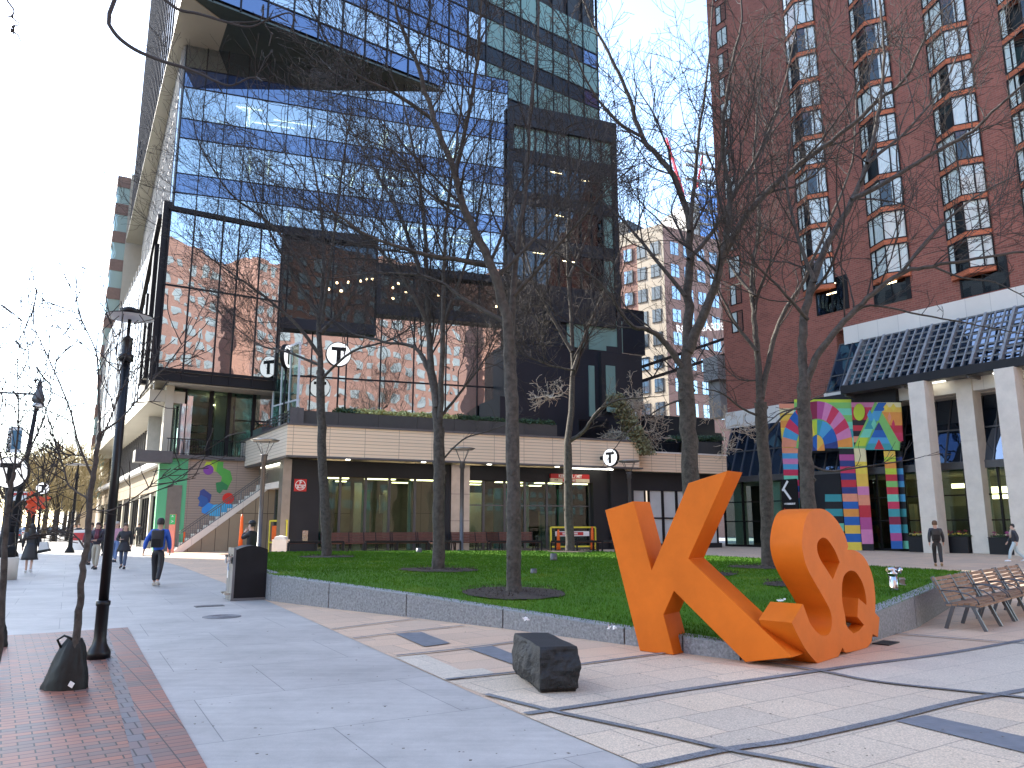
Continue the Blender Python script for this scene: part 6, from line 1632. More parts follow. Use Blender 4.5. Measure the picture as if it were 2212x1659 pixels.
# ornate grey lamp with banner (left)
p = hz(26,1208); p = Vector((p.x-.2,p.y,0)); zt = dp(69,848,p.y).z
th = thing('street_lamp', 'tall lantern style lamp post at the far left', 'street lamp', (p.x,p.y,0))
mb = MB(); px2 = dp(69,848,p.y).x*.985
mb.lathe((p.x,p.y,0), [(.45,0),(.42,.25),(.28,.5),(.2,1.2),(.17,1.3)], 14); mb.tube([(p.x,p.y,1.2),(p.x+.3,p.y,zt*.5),(px2,p.y,zt)], [.14,.12,.09], 12); mb.build('pole', M['black_metal'], th)
mb = MB(); mb.lathe((px2,p.y,zt), [(.12,-.6),(.30,-.45),(.30,-.3),(.16,.1),(.12,.35),(.08,.5),(.02,.75)], 14); mb.build('lantern', M['grey_metal'], th)
mb = MB(); mb.lathe((px2,p.y,zt-.85), [(.08,0),(.22,.1),(.24,.28)], 14); mb.build('lamp_glass', M['white'], th)
mb = MB(); mb.tube([(px2-.1,p.y,zt-.1),(px2-3.5,p.y,zt+.1)], .05, 6); mb.build('arm', M['grey_metal'], th)
bn = thing('banner', 'white street banner with a blue picture and upright lettering on the lantern lamp post', 'banner', tuple(dp(32,950,p.y)))
a0_, a1_ = dp(12,978,p.y-.05), dp(50,922,p.y-.05); mb = MB(); mb.box(((a0_.x+a1_.x)/2,p.y-.05,(a0_.z+a1_.z)/2),(a1_.x-a0_.x,.03,a1_.z-a0_.z)); mb.build('cloth', M['white'], bn)
mb = MB(); mb.box(((a0_.x+a1_.x)/2+.12,p.y-.075,(a0_.z+a1_.z)/2),((a1_.x-a0_.x)*.62,.02,(a1_.z-a0_.z)*.72)); mb.build('picture', paint('bannerblue',(.05,.14,.22)), bn)
text_obj('KENDALL', .3, Matrix.Translation((a0_.x+.13,p.y-.09,(a0_.z+a1_.z)/2)) @ Matrix.Rotation(pi/2,4,'X') @ Matrix.Rotation(pi/2,4,'Z'), M['black'], 'lettering', bn, bold=.006)
# traffic signals & signs at left
p = hz(118,1168); th = thing('traffic_signal', 'black traffic signal with a red light over a small street sign at the left', 'traffic signal', (p.x-3,p.y,0))
X = dp(42,1100,40).x; mb = MB(); mb.lathe((X,40,0), [(.14,0),(.1,.4),(.08,4.6)], 8); mb.build('pole', M['black'], th)
mb = MB(); mb.box((X,39.8,4.0),(.4,.3,1.1)); mb.build('housing', M['black'], th)
mb = MB(); mb.lathe((X,39.64,4.25), [(.02,-.12),(.13,-.05),(.13,.05),(.02,.12)], 10, sy=.4); mb.build('light', mk('red light',(.8,.02,.02),.4,emit=(1,.03,.02),estr=6), th)
mb = MB(); mb.box((X+.1,39.7,3.1),(.75,.04,.45)); mb.build('sign_plate', M['white'], th); mb = MB(); mb.box((X+.1,39.67,3.2),(.75,.02,.12)); mb.build('sign_band', M['red'], th)
# orange banner figures on poles in the planting strip
th = thing('orange_artwork', 'bright red orange sculpture of angular petals on a post beyond the young trees', 'sculpture', tuple(dp(78,1160,44)))
pc0 = dp(76,1090,44); q = random.Random(6); mb = MB()
for k in range(26):
    c_ = pc0+Vector((max(-.4,min(.4,q.gauss(0,.22))),q.gauss(0,.15),q.gauss(0,.32))); r_ = q.uniform(.12,.28); u_ = Vector((q.gauss(0,1),q.gauss(0,.6),q.gauss(0,1))).normalized(); v_ = u_.orthogonal()
    mb.extr([c_+u_*r_, c_+v_*r_*.6, c_-u_*r_*.6, c_-v_*r_*.5], u_.cross(v_).normalized()*.04)
mb.build('petals', paint('artorange',(.7,.09,.03)), th)
mb = MB(); mb.lathe((pc0.x,pc0.y,0),[(.12,0),(.08,pc0.z-.5)],8); mb.build('post', M['black'], th)
# sandwich board & bollard
p = hz(170,1193); th = thing('sandwich_board', 'white and red sandwich board standing on the sunny sidewalk', 'sign', (p.x,p.y,0))
mb = MB(); mb.box((p.x,p.y,.75),(.9,.06,1.3),M=Matrix.Rotation(-.15,4,'X')); mb.build('board', M['white'], th); mb = MB(); mb.box((p.x,p.y-.06,.95),(.8,.03,.45),M=Matrix.Rotation(-.15,4,'X')); mb.build('print', M['red'], th)
p = hz(5,1252); mb = MB(); mb.lathe((p.x-.1,p.y,0), [(.46,0),(.46,.62),(.44,.66),(.38,.66),(.36,.5)], 28)
th = mb.build('concrete_planter', M['pillar'], origin=(p.x-.1,p.y,0)); tag(th, 'round pale concrete planter at the left edge of the sidewalk', 'planter')
mb = MB(); mb.lathe((p.x-.05,p.y+.1,.5), [(.26,0),(.26,.48),(.1,.5)], 20); mb.build('drum', M['black'], th)
# ================= TREES =================
def rot_about(d, ang, q):
    ax = d.orthogonal().normalized(); ax = Matrix.Rotation(q.uniform(0, 2*pi), 3, d) @ ax
    return (Matrix.Rotation(ang, 3, ax) @ d).normalized()
def grow(mb, p, d, L, r, lvl, q, kink=.2, up=.06, dens=1.0, nsz=(6,5,4,3,3), minr=.0035, maxl=4, base_skip=.2):
    n = max(3, int(L/(.13 if lvl > 2 else .2))); n = min(n, 12 if lvl < 2 else 7)
    pts = [Vector(p)]; dirs = [d]; rr = [r]
    dd = d.copy()
    for i in range(n):
        dd = (dd+Vector((q.gauss(0,kink),q.gauss(0,kink),q.gauss(0,kink)+up))).normalized()
        pts.append(pts[-1]+dd*(L/n)); dirs.append(dd.copy()); rr.append(max(minr, r*(1-.75*(i+1)/n)))
    mb.tube(pts, rr, nsz[min(lvl,4)], 0, True, False)
    if lvl >= maxl: return
    nc = L/[.30,.30,.25,.22,.2][min(lvl,4)]*dens; nc = int(nc+q.random())
    for k in range(max(1,nc)):
        t = base_skip+(1-base_skip)*(k+q.random())/max(1,nc); t = min(t,.99)
        i = min(int(t*n), n-1); f = t*n-i; P = pts[i].lerp(pts[i+1], f)
        nd = rot_about(dirs[i], radians(q.uniform(25,60)), q)
        if nd.z < -.25 and q.random() < .6: nd.z = abs(nd.z)*.4; nd.normalize()
        L2 = L*q.uniform(.38,.72)*(1.05-.4*t); r2 = max(minr, rr[i]*q.uniform(.45,.62))
        L2 = max(L2, .30)
        grow(mb, P, nd, L2, r2, lvl+1, q, kink*1.12, up, dens, nsz, minr, maxl)
def limb(mt, mc, pts, r0, r1, q, sub=11, sublen=1.0, lvl=1, dens=1.0, start=.25, minr=.0045, maxl=4, tip=True, kink=.15, up=.07):
    """main limb along given points, with side branches into the crown mesh"""
    P = cr([tuple(p) for p in pts], 5); n = len(P)
    P = [p+Vector((q.gauss(0,1),q.gauss(0,1),q.gauss(0,1)))*r0*.12 if 0 < i < n-1 else p for i, p in enumerate(P)]
    L = sum((P[i+1]-P[i]).length for i in range(n-1)); rad = [r0+(r1-r0)*(i/(n-1))**.8 for i in range(n)]
    mt.tube(P, rad, 8 if r0 > .06 else 6, 0, True, False)
    nb = int(sub*dens)
    for k in range(nb):
        t = start+(1-start)*(k+q.random())/nb; t = min(t,.98); i = min(int(t*(n-1)), n-2)
        d = (P[i+1]-P[i]).normalized(); nd = rot_about(d, radians(q.uniform(25,55)), q)
        if nd.z < -.1: nd.z *= -.5; nd.normalize()
        L2 = sublen*q.uniform(.6,1.15)*(1.1-.45*t); r2 = max(minr*1.6, rad[i]*q.uniform(.3,.5))
        grow(mc, P[i], nd, L2, r2, lvl+0, q, kink, up, dens, minr=minr, maxl=maxl)
    if tip: grow(mc, P[-1], (P[-1]-P[-2]).normalized(), sublen*.9, r1, lvl, q, kink, up, dens, minr=minr, maxl=maxl)
    return P
def tree(label, D, base, trunk, limbs, r0, r1, seed, sublen, sub=12, dens=1.0, maxl=3, minr=.0056, mul=True, grp='bare lawn trees', mat='bark', cmat='twig', name='bare_tree', zb=None, kink=.15, mulr=1.0):
    q = random.Random(seed); z0 = zb if zb is not None else .42
    pb = dp(base[0], base[1], D); z0 = min(pb.z, z0) if zb is None else zb
    th = thing(name, label, 'tree', (pb.x, D, z0), grp)
    mt, mc = MB(), MB()
    T = [Vector((pb.x, D, z0-.1)), Vector((pb.x, D, z0+.25))]+[dp(u,v,D) for u,v in trunk]
    P = cr([tuple(p) for p in T], 5); n = len(P); rad = [r0*(1+.5*max(0,1-i/5)**2)+(r1-r0)*i/(n-1) for i in range(n)]
    P = [p+Vector((q.gauss(0,1),q.gauss(0,1),0))*r0*.05 for p in P]
    # bark relief: knots
    mt.tube(P, [r*q.uniform(.96,1.05) for r in rad], 14, 0, True, False)
    for k in range(5):
        i = q.randrange(n//4, n-1); a = q.uniform(0,2*pi); c_ = P[i]+Vector((cos(a),sin(a)-.3,0)).normalized()*rad[i]*.93
        mt.tube([c_-Vector((0,0,rad[i]*.4)), c_, c_+Vector((0,0,rad[i]*.4))], [.01, rad[i]*.33, .01], 7, 0, True, False)
    for L_ in limbs:
        pts, ra, rb_, dd = L_[:4]; kw = L_[4] if len(L_) > 4 else {}
        m = len(pts); W_ = [dp(u, v, D+dd*(i/(m-1))) for i, (u, v) in enumerate(pts)]
        a = dict(sub=int(sub*1.1), sublen=sublen*1.4, dens=dens, maxl=maxl, minr=minr, kink=kink); a.update(kw)
        limb(mt, mc, W_, ra, rb_, q, **a)
    mt.build('trunk', M[mat], th, uv=False); mc.build('crown', M[cmat], th, uv=False)
    if mul:
        zz = lawn_z(pb.x, D); mb = MB(); R_ = mulr
        for k in range(0, 26):
            pass
        vs = [(pb.x, D, zz+.05)]; ring = 40; qq = random.Random(seed)
        for j, rr_ in enumerate((.4,.75,1.0)):
            for k in range(ring): a = 2*pi*k/ring; r_ = R_*rr_*(1+(qq.uniform(-.03,.03) if j == 2 else 0)); vs.append((pb.x+cos(a)*r_, D+sin(a)*r_, lawn_z(pb.x+cos(a)*r_, D+sin(a)*r_)+(.045-.012*j)+noise.noise(Vector((a*3,j,seed)))*.015))
        fs = [(0, 1+k, 1+(k+1)%ring) for k in range(ring)]
        for j in range(2):
            for k in range(ring): fs.append((1+j*ring+k, 1+(j+1)*ring+k, 1+(j+1)*ring+(k+1)%ring, 1+j*ring+(k+1)%ring))
        for k in range(420):
            a = qq.uniform(0,6.283); r_ = R_*sqrt(qq.random())*1.03; cx_, cy_ = pb.x+cos(a)*r_, D+sin(a)*r_; cz_ = lawn_z(cx_,cy_)+.045+qq.random()*.02; d_ = Vector((qq.gauss(0,1),qq.gauss(0,1),qq.gauss(0,.6))).normalized()*qq.uniform(.02,.05); e_ = d_.orthogonal().normalized()*.014
            mb.face([(cx_,cy_,cz_), (cx_+d_.x+e_.x,cy_+d_.y+e_.y,cz_+abs(d_.z)+.01), (cx_+d_.x-e_.x,cy_+d_.y-e_.y,cz_+abs(d_.z))])
        mb.raw(vs, fs, 0, True); o = mb.build('mulch_ring', M['mulch']); tag(o, kind='structure')
        MUL.append((pb.x, D, R_))
    return th
Dn = 1.0
# T1 .. T7 : the seven lawn trees
tree('bare tree with a slim dark trunk at the far left of the lawn', 28.5, (705,1203), [(703,1120),(697,1000),(693,880),(692,800)],
 [([(692,800),(690,700),(700,560),(690,430),(670,320)],.12,.03,1.5), ([(692,770),(640,700),(570,640),(500,590),(430,540)],.08,.02,-1.5), ([(692,790),(620,760),(560,745),(500,700)],.06,.02,2), ([(692,720),(760,640),(800,520),(830,400)],.09,.02,2), ([(690,690),(620,570),(560,450),(520,330)],.08,.02,1), ([(693,820),(760,760),(840,735),(900,700)],.06,.02,-2), ([(695,700),(720,520),(740,360),(760,230)],.08,.02,-2), ([(690,640),(600,500),(500,420),(440,330)],.07,.02,-2)],
 .19,.15,11,2.9, dens=Dn)
tree('bare tree with a limb bowed left, second trunk from the left on the lawn', 20.0, (947,1230), [(947,1120),(948,1000),(948,925)],
 [([(946,930),(940,855),(928,760),(924,640),(918,500),(900,360),(870,220)],.13,.025,1), ([(944,880),(925,800),(895,750),(830,738),(760,720)],.09,.02,1.2), ([(950,915),(956,760),(958,620),(965,470),(985,320),(1000,180)],.085,.02,-1), ([(926,700),(870,600),(800,520),(720,470)],.07,.02,-1), ([(952,900),(1000,840),(1050,770),(1075,700)],.05,.015,1), ([(925,640),(870,480),(800,350),(740,250)],.07,.02,1.5), ([(950,1000),(1000,950),(1060,930),(1120,905)],.03,.01,-.6,dict(sub=5,sublen=.5)), ([(956,700),(1010,560),(1040,420),(1060,280)],.06,.02,1)],
 .165,.145,12,2.4, dens=Dn)
tree('nearest bare lawn tree, its big limb sweeping up to the left', 14.8, (1110,1262), [(1109,1120),(1108,960),(1104,840),(1100,760)],
 [([(1102,780),(1093,680),(1068,594),(1007,461),(982,374),(938,259),(905,150),(859,40)],.125,.03,-1), ([(1104,770),(1108,640),(1122,500),(1136,396),(1144,252),(1160,100),(1165,-40)],.075,.02,1.2), ([(982,374),(1010,260),(1030,140),(1040,0)],.06,.02,-1.4), ([(1060,575),(980,560),(880,540),(780,500),(700,440)],.06,.015,-1.5), ([(938,259),(850,200),(770,160),(700,80)],.05,.015,-1), ([(1070,600),(1150,520),(1220,430),(1270,300)],.05,.015,1.2), ([(1110,640),(1180,560),(1250,480),(1300,420)],.05,.015,-1), ([(1100,700),(1010,650),(930,600),(820,590),(730,600)],.05,.012,1), ([(1000,450),(930,420),(850,330),(780,300)],.045,.012,.5)],
 .145,.12,13,1.9, dens=Dn, mulr=.95)
tree('thin bare tree at the back of the lawn between the yellow barrier and nearest trunk', 34.0, (1232,1188), [(1228,1100),(1226,960)],
 [([(1226,960),(1234,870),(1238,780),(1232,650),(1225,540),(1230,420),(1220,300)],.16,.03,1), ([(1228,955),(1262,930),(1290,890),(1332,865),(1380,860)],.11,.03,-1,dict(sub=7,sublen=1.4)), ([(1238,800),(1265,720),(1300,640),(1340,540)],.1,.03,1), ([(1236,760),(1190,680),(1150,600),(1120,480)],.1,.03,1), ([(1230,600),(1270,500),(1300,380)],.08,.03,1), ([(1240,800),(1190,790),(1140,770)],.05,.02,-1)],
 .21,.18,14,3.0, dens=Dn)
tree('thick trunked bare tree directly behind the raised arm of the orange K', 19.0, (1500,1250), [(1497,1120),(1490,980),(1483,860),(1480,800)],
 [([(1482,810),(1487,700),(1487,600),(1489,486),(1453,378),(1388,295),(1352,191),(1306,101),(1260,0)],.15,.03,1.0), ([(1478,800),(1440,745),(1405,715),(1360,700),(1320,640),(1270,590),(1200,545)],.09,.02,-.8), ([(1486,760),(1520,680),(1545,610),(1570,504),(1577,414),(1562,320),(1570,200),(1600,60)],.14,.03,-1), ([(1555,570),(1617,461),(1714,364),(1797,306),(1898,216),(1955,170),(2010,60)],.1,.025,-2), ([(1489,500),(1500,400),(1510,290),(1530,140),(1540,0)],.07,.02,1.5), ([(1487,560),(1540,500),(1600,400),(1660,300),(1720,220)],.07,.02,1), ([(1480,640),(1400,540),(1340,470),(1260,400)],.06,.02,1), ([(1575,430),(1640,330),(1690,200),(1720,60)],.06,.02,.5), ([(1484,860),(1430,880),(1360,930),(1320,980)],.03,.01,-1,dict(sub=6,sublen=.8)), ([(1388,295),(1330,260),(1270,180),(1230,80)],.05,.02,-1)],
 .23,.19,15,2.5, dens=Dn*.8)
tree('bare tree with a knotted fork standing left of the painted portal', 22.0, (1660,1222), [(1657,1120),(1655,1040),(1647,950),(1642,870)],
 [([(1642,875),(1637,780),(1630,690),(1624,600),(1640,480),(1630,340),(1640,200)],.12,.03,1), ([(1645,860),(1662,770),(1690,680),(1738,603),(1790,480),(1840,350),(1850,200)],.095,.025,1), ([(1642,900),(1600,880),(1560,850),(1520,840)],.04,.015,-.8,dict(sub=6,sublen=.9)), ([(1636,760),(1590,700),(1560,640),(1520,560)],.06,.02,1), ([(1648,950),(1690,900),(1740,870),(1780,850)],.04,.012,-.5,dict(sub=4,sublen=.5)), ([(1630,640),(1570,560),(1530,440)],.06,.02,1.5), ([(1650,820),(1600,820),(1560,790)],.03,.01,.5)],
 .195,.17,16,2.6, dens=Dn*.72, mulr=1.1)
tree('bare tree with a long limb reaching right, just behind the orange S', 15.5, (1752,1270), [(1750,1150),(1742,1010),(1738,900),(1737,830)],
 [([(1738,840),(1733,740),(1745,650),(1776,551),(1840,432),(1873,353),(1895,252),(1910,120),(1900,0)],.11,.025,1), ([(1740,830),(1770,760),(1825,693),(1873,645),(1943,592),(2013,575),(2110,560),(2230,540)],.085,.02,-1), ([(1840,432),(1920,389),(2028,324),(2100,284),(2172,216),(2260,140)],.06,.02,-1.2), ([(1825,693),(1880,660),(1990,680),(2100,700),(2200,720)],.03,.01,-1,dict(sub=7,sublen=.8)), ([(1760,610),(1720,500),(1700,380),(1720,240)],.05,.015,1), ([(1740,1000),(1790,1018),(1850,1010),(1920,1000),(1980,990)],.03,.008,-.4,dict(sub=7,sublen=.5)), ([(1745,690),(1700,640),(1640,580),(1580,560)],.045,.012,-1), ([(1943,592),(2020,500),(2100,430),(2190,380)],.045,.015,1), ([(1738,880),(1690,890),(1650,920)],.025,.008,-.5,dict(sub=3,sublen=.4)), ([(1873,353),(1960,280),(2040,180),(2090,60)],.045,.015,1), ([(2013,575),(2080,600),(2150,610),(2210,640)],.025,.01,-.5,dict(sub=6,sublen=.7))],
 .155,.13,17,2.2, dens=Dn*.8, mulr=.9)
# tree from which branch tips hang in at the top left (its trunk stands left of the frame)
q = random.Random(31); th = thing('street_tree', 'near tree whose bare twig tips hang into the top left corner', 'tree', (-4.6,3.2,0))
mt, mc = MB(), MB(); mt.tube([(-4.6,3.2,0),(-4.5,3.3,2),(-4.3,3.5,4.0)], [.11,.09,.07], 12, 0, True, False)
def tipb(px, Y, r0, start):
    P = [Vector(start)]+[dp(u,v,Y) for u,v in px]; P = cr([tuple(p) for p in P], 5); n = len(P)
    mc.tube(P, [r0*(1-.72*i/(n-1)) for i in range(n)], 6, 0, True, False)
    for i in range(n//2, n-1):
        if q.random() < .3 and i % 2:
            d = (P[i+1]-P[i]).normalized(); nd = rot_about(d, radians(50), q); c_ = P[i]+nd*q.uniform(.03,.08); mc.tube([P[i], c_, c_+nd*.03+Vector((0,0,q.uniform(-.05,.03)))], [.006,.0045,.003], 4, 0, True, False)
            mc.tube([P[i]-d*.01,P[i]+d*.012],[.007,.007],5,0,True,False)
tipb([(190,-60),(235,52),(280,100),(345,130),(400,147),(440,163),(465,175),(500,185),(540,168),(575,172)], 4.6, .016, (-4.3,3.5,4.0))
tipb([(250,-70),(340,-12),(385,20),(430,30),(490,48),(540,58),(580,42),(625,28),(640,50)], 4.8, .014, (-4.3,3.5,4.0))
tipb([(560,45),(570,62),(580,80)][:1]+[(568,10),(572,50),(590,76)], 4.8, .006, dp(490,48,4.8))
tipb([(0,-30),(15,0),(30,22),(27,38),(42,52),(27,58),(25,70)], 4.2, .007, (-4.3,3.5,4.0))
mt.build('trunk', M['bark'], th, uv=False); mc.build('crown', M['twig'], th, uv=False)

# young street trees with watering bags
def sapling(lab, D, px, r0, r1, limbs, bag, seed, grp='young street trees'):
    q = random.Random(seed); a = dp(px[0][0], px[0][1], D)
    th = thing('young_tree', lab, 'tree', (a.x,D,0), grp); mt, mc = MB(), MB()
    T = [Vector((dp(156,1488,D).x if px[0][0] > 50 else a.x-.05,D,0))]+[dp(u,v,D) for u,v in px]; P = cr([tuple(p) for p in T],5); n = len(P)
    mt.tube([p+Vector((q.gauss(0,1),q.gauss(0,1),0))*.004 for p in P], [(r0+(r1-r0)*i/(n-1))*q.uniform(.95,1.06) for i in range(n)], 10, 0, True, False)
    for pts, ra, rb_, dd, *ex in limbs:
        m = len(pts); W_ = [dp(u, v, D+dd*(i/(m-1))) for i,(u,v) in enumerate(pts)]; sb = ex[0] if ex else 6
        limb(mt, mc, W_, ra, rb_, q, sub=sb+3, sublen=.6, lvl=3, dens=1.2, minr=.0052, maxl=4, kink=.12, up=.05, start=.3)
    mt.build('trunk', M['bark'], th, uv=False); mc.build('crown', M['twig'], th, uv=False); return th
DS = hz(150,1488).y
sapling('young bare tree rising from the dark watering bag beside the black lamp', DS, [(165,1380),(172,1305),(178,1233),(188,1173),(194,1093),(200,1033),(210,973),(216,936)], .040, .022,
 [([(216,936),(213,855),(210,771),(190,720),(174,687),(161,645)],.014,.004,.2,5), ([(200,1030),(170,960),(150,880),(112,790),(80,720),(66,680)],.014,.004,-.2,6), ([(216,936),(260,905),(300,860),(330,820),(360,790),(410,720)],.012,.004,.3,6), ([(198,1100),(236,1103),(280,1082),(330,1045),(365,1020),(420,985)],.009,.003,-.2,4), ([(192,1078),(150,1050),(140,1020),(125,970),(90,860),(60,790)],.012,.004,.3,6), ([(182,1183),(165,1160),(120,1120),(70,1060),(20,990)],.010,.003,.1,5), ([(212,960),(240,900),(260,830),(250,760),(240,690)],.011,.003,-.2,5), ([(205,1000),(180,985),(150,985),(110,1010)],.006,.003,0,3)],
 True, 41)
DS2 = 8.6
sapling('young bare tree at the left edge of the frame behind a round T sign', DS2, [(-2,1400),(4,1300),(10,1200),(14,1120),(22,1060),(30,1020)], .042, .022,
 [([(30,1020),(36,960),(40,900),(38,800),(45,700)],.014,.004,.2,5), ([(30,1015),(60,980),(88,920),(110,850),(122,770)],.014,.004,.2,5), ([(22,1060),(5,1000),(-10,930),(5,860),(-6,780)],.012,.004,-.2,4), ([(16,1110),(50,1080),(90,1060),(120,1020),(130,960)],.010,.004,.2,5), ([(12,1185),(60,1160),(110,1140)],.007,.003,.2,3)],
 True, 42)
def wbag(u, v, top_u, top_v, w0, w1, Y, lab, seed):
    p = hz(u, v); zt = dp(top_u, top_v, p.y).z; q = random.Random(seed); tx = dp(top_u, top_v, p.y).x; p.y -= .07
    mb = MB(); n = 40; m = 16; vs = []
    for j in range(m+1):
        t = j/m; z = zt*t; cx = p.x+(tx-p.x)*t; w = w0+(w1-w0)*t**1.35
        if t > .85: w *= 1-.25*(t-.85)/.15
        for k in range(n):
            a = 2*pi*k/n; fold = 1+.22*noise.noise(Vector((cos(a)*3+seed, sin(a)*3, z*2)))*(1+t)+.10*noise.noise(Vector((cos(a)*7, sin(a)*7+seed, z*6)))+.10*abs(noise.noise(Vector((cos(a)*11, sin(a)*11+seed, z*14))))
            vs.append((cx+cos(a)*w*fold, p.y+sin(a)*w*.62*fold, z if j else .0))
    fs = [(j*n+k, j*n+(k+1)%n, (j+1)*n+(k+1)%n, (j+1)*n+k) for j in range(m) for k in range(n)]; fs.append(tuple(range(m*n, m*n+n)))
    mb.raw(vs, fs, 0, True)
    o = mb.build('watering_bag', M['bag'], origin=(p.x,p.y,0)); tag(o, lab, 'watering bag', 'tree watering bags')
    mb = MB(); mb.tube([(tx-.10,p.y-.05,zt-.09),(tx-.14,p.y-.06,zt-.01),(tx-.08,p.y-.05,zt+.03),(tx,p.y-.05,zt+.0)], .012, 6); mb.build('strap', M['bag'], o)
    mb = MB(); mb.box((p.x+w0*.62,p.y-w0*.56,.06),(.05,.006,.05),M=Matrix.Rotation(.5,4,'Y')); mb.build('tag', M['white'], o)
wbag(147,1484,170,1376,.215,.088,0,'dark green watering bag zipped round the young tree next to the lamp',1)
wbag(-14,1396,-8,1322,.20,.12,0,'dark watering bag half cut off at the left edge of the photo',2)
# twiggy shrub trees on the right terrace, sunlight put into their pale twig colour
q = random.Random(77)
for k, (u, v, Y, h, lab) in enumerate([(1385,930,56,4.2,'sunlit-coloured twiggy shrub hanging over the dark terrace left of the thick trunk'),(1190,860,46,2.4,'sunlit-coloured leafless shrub on the station roof in front of the dark wall'),(1560,930,55,3.4,'sunlit-coloured leafless shrub on the terrace below the concrete beam')]):
    b = dp(u, v, Y); th = thing('twiggy_shrub', lab, 'shrub', tuple(b), 'sunlit-coloured twiggy shrubs'); mc = MB()
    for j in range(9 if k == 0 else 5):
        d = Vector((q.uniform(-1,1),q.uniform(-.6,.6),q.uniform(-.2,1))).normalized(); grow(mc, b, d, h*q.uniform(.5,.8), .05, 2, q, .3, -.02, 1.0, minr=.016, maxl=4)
    mc.build('branches', M['twig_sunlit'], th, uv=False)
bsh = thing('ivy_shrub', 'drab green brown bush on the terrace at the foot of the dark stairs', 'shrub', tuple(dp(1345,905,54)))
mb = MB()
for k in range(10): c_ = dp(1330+k*7, 865+k*13, 54); bush(mb, tuple(c_), .8, 260, 900+k, 0, .16)
mb.build('leaves', mk('olive leaves', (.20,.19,.09), .7, var=.5, scale=5), bsh)
# far street trees : hazy tan crowns
def far_tree(x, y, h, w_, seed, lab, mat, n=900, grp='distant street trees'):
    q = random.Random(seed); th = thing('street_tree', lab, 'tree', (x,y,0), grp)
    mt = MB(); mt.tube([(x,y,0),(x+.1,y,h*.3),(x,y,h*.55)], [.35,.28,.12], 8); 
    for k in range(6): a = q.uniform(0,6.3); mt.tube([(x,y,h*.3),(x+cos(a)*w_*.5,y+sin(a)*w_*.5,h*.6),(x+cos(a)*w_*.8,y+sin(a)*w_*.8,h*.8)], [.14,.08,.03], 5)
    mt.build('trunk', M['bark'], th, uv=False); mb = MB()
    for k in range(n):
        d = Vector((q.gauss(0,1),q.gauss(0,1),q.gauss(0,1))).normalized()*q.uniform(.25,1)**.5; p = Vector((x+d.x*w_, y+d.y*w_, h*.62+d.z*h*.38))
        e = Vector((d.x*.5+q.gauss(0,.3), d.y*.5+q.gauss(0,.3), .7)).normalized()*q.uniform(.5,1.3); mb.tube([p, p+e], [.035,.012], 3, 0, False, False)
    mb.build('crown', M[mat], th, uv=False)
M['tan_twig'] = mk('tan budding twigs', (.34,.27,.13), .8, var=.3, scale=3)
for k, (u, Y, h, w_) in enumerate([(118,82,10.5,3.6),(150,88,11,3.4),(95,100,12,4.0),(165,110,11,3.4),(60,95,10,4),(20,90,11,4),(138,125,12,4),(40,120,12,4.5)]):
    p = dp(u, 1140, Y); far_tree(p.x, Y, h, w_, 60+k, ['tan budding street tree, fullest crown left of the sidewalk lamps','tan budding street tree nearest the buildings in the distance','tan street tree further down the road','distant tan street tree next to the shopfronts','bare brown street tree far left behind the red sculpture','bare street tree at the extreme left distance','small far tan tree above the crowd','far tree above the parked cars'][k], 'tan_twig' if k < 4 or k > 5 else 'twig', 1500)
# grass blades
q = random.Random(99); gb_ = MB(); V_ = []; F_ = []
cnt = 0; n_try = 0
LPx = lawnpoly
while cnt < 95000 and n_try < 600000:
    n_try += 1
    y = 9.6+(q.random()**1.9)*27; x = q.uniform(-12,18)
    if not pip(x, y, LPx): continue
    if any((x-a)**2+(y-b)**2 < (r*.97)**2 for a, b, r in MUL): continue
    z = None
    cnt += 1; V_.append((x,y))
# coarse height cache
from mathutils.bvhtree import BVHTree
dg = bpy.context.evaluated_depsgraph_get(); bv_ = BVHTree.FromPolygons([v.co for v in lo.data.vertices], [tuple(p.vertices) for p in lo.data.polygons])
for x, y in V_:
    hit = bv_.ray_cast(Vector((x,y,5)), Vector((0,0,-1)))
    if hit[0] is None: continue
    z = hit[0].z; a = q.uniform(0, 6.283); s = .007*(1+max(0,y-14)/10); h = q.uniform(.025,.055); lx, ly = q.gauss(0,.018), q.gauss(0,.018)
    gb_.face([(x-cos(a)*s,y-sin(a)*s,z-.005),(x+cos(a)*s,y+sin(a)*s,z-.005),(x+lx,y+ly,z+h)])
go = gb_.build('grass', M['grass'], uv=False); tag(go, 'short green grass covering the lawn', 'grass', kind='stuff')
# litter scraps on the lawn and paving
# scraps of litter and leaves lying on the lawn and paving
q = random.Random(5)
for k, (u, v, lab) in enumerate([(1133,1331,'crumpled pale scrap lying on the grass in front of the nearest trunk'),(1359,1269,'small white scrap on the grass left of the orange K'),(1322,1343,'tiny white fleck on the grass near the wall left of the K'),(1690,1310,'white scrap beside the mulch ring behind the orange letters')]):
    p = hz(u, v, .36); z = lawn_z(p.x, p.y)+.05; mb = MB()
    for j in range(5): a = Vector((p.x+q.uniform(-.05,.05), p.y+q.uniform(-.04,.04), z+q.uniform(0,.03))); d = Vector((q.gauss(0,1),q.gauss(0,1),q.gauss(0,.5))).normalized()*.035; e = d.orthogonal().normalized()*.02; mb.extr([a+d,a+e,a-d,a-e], (0,0,.004))
    tag(mb.build('litter', M['white'], origin=(p.x,p.y,z)), lab, 'litter', 'scraps on the lawn')
mb = MB()
for k in range(260):
    r_ = q.random(); u, v = q.uniform(300,2200), q.uniform(1300,1655); p = hz(u, v)
    if pip(p.x, p.y, lawnpoly): continue
    s_ = q.uniform(.006,.016); a = q.uniform(0,6.28); mb.face([(p.x+cos(a+t)*s_*q.uniform(.6,1.2), p.y+sin(a+t)*s_, .024+q.random()*.004) for t in (0,1.6,3.1,4.7)])
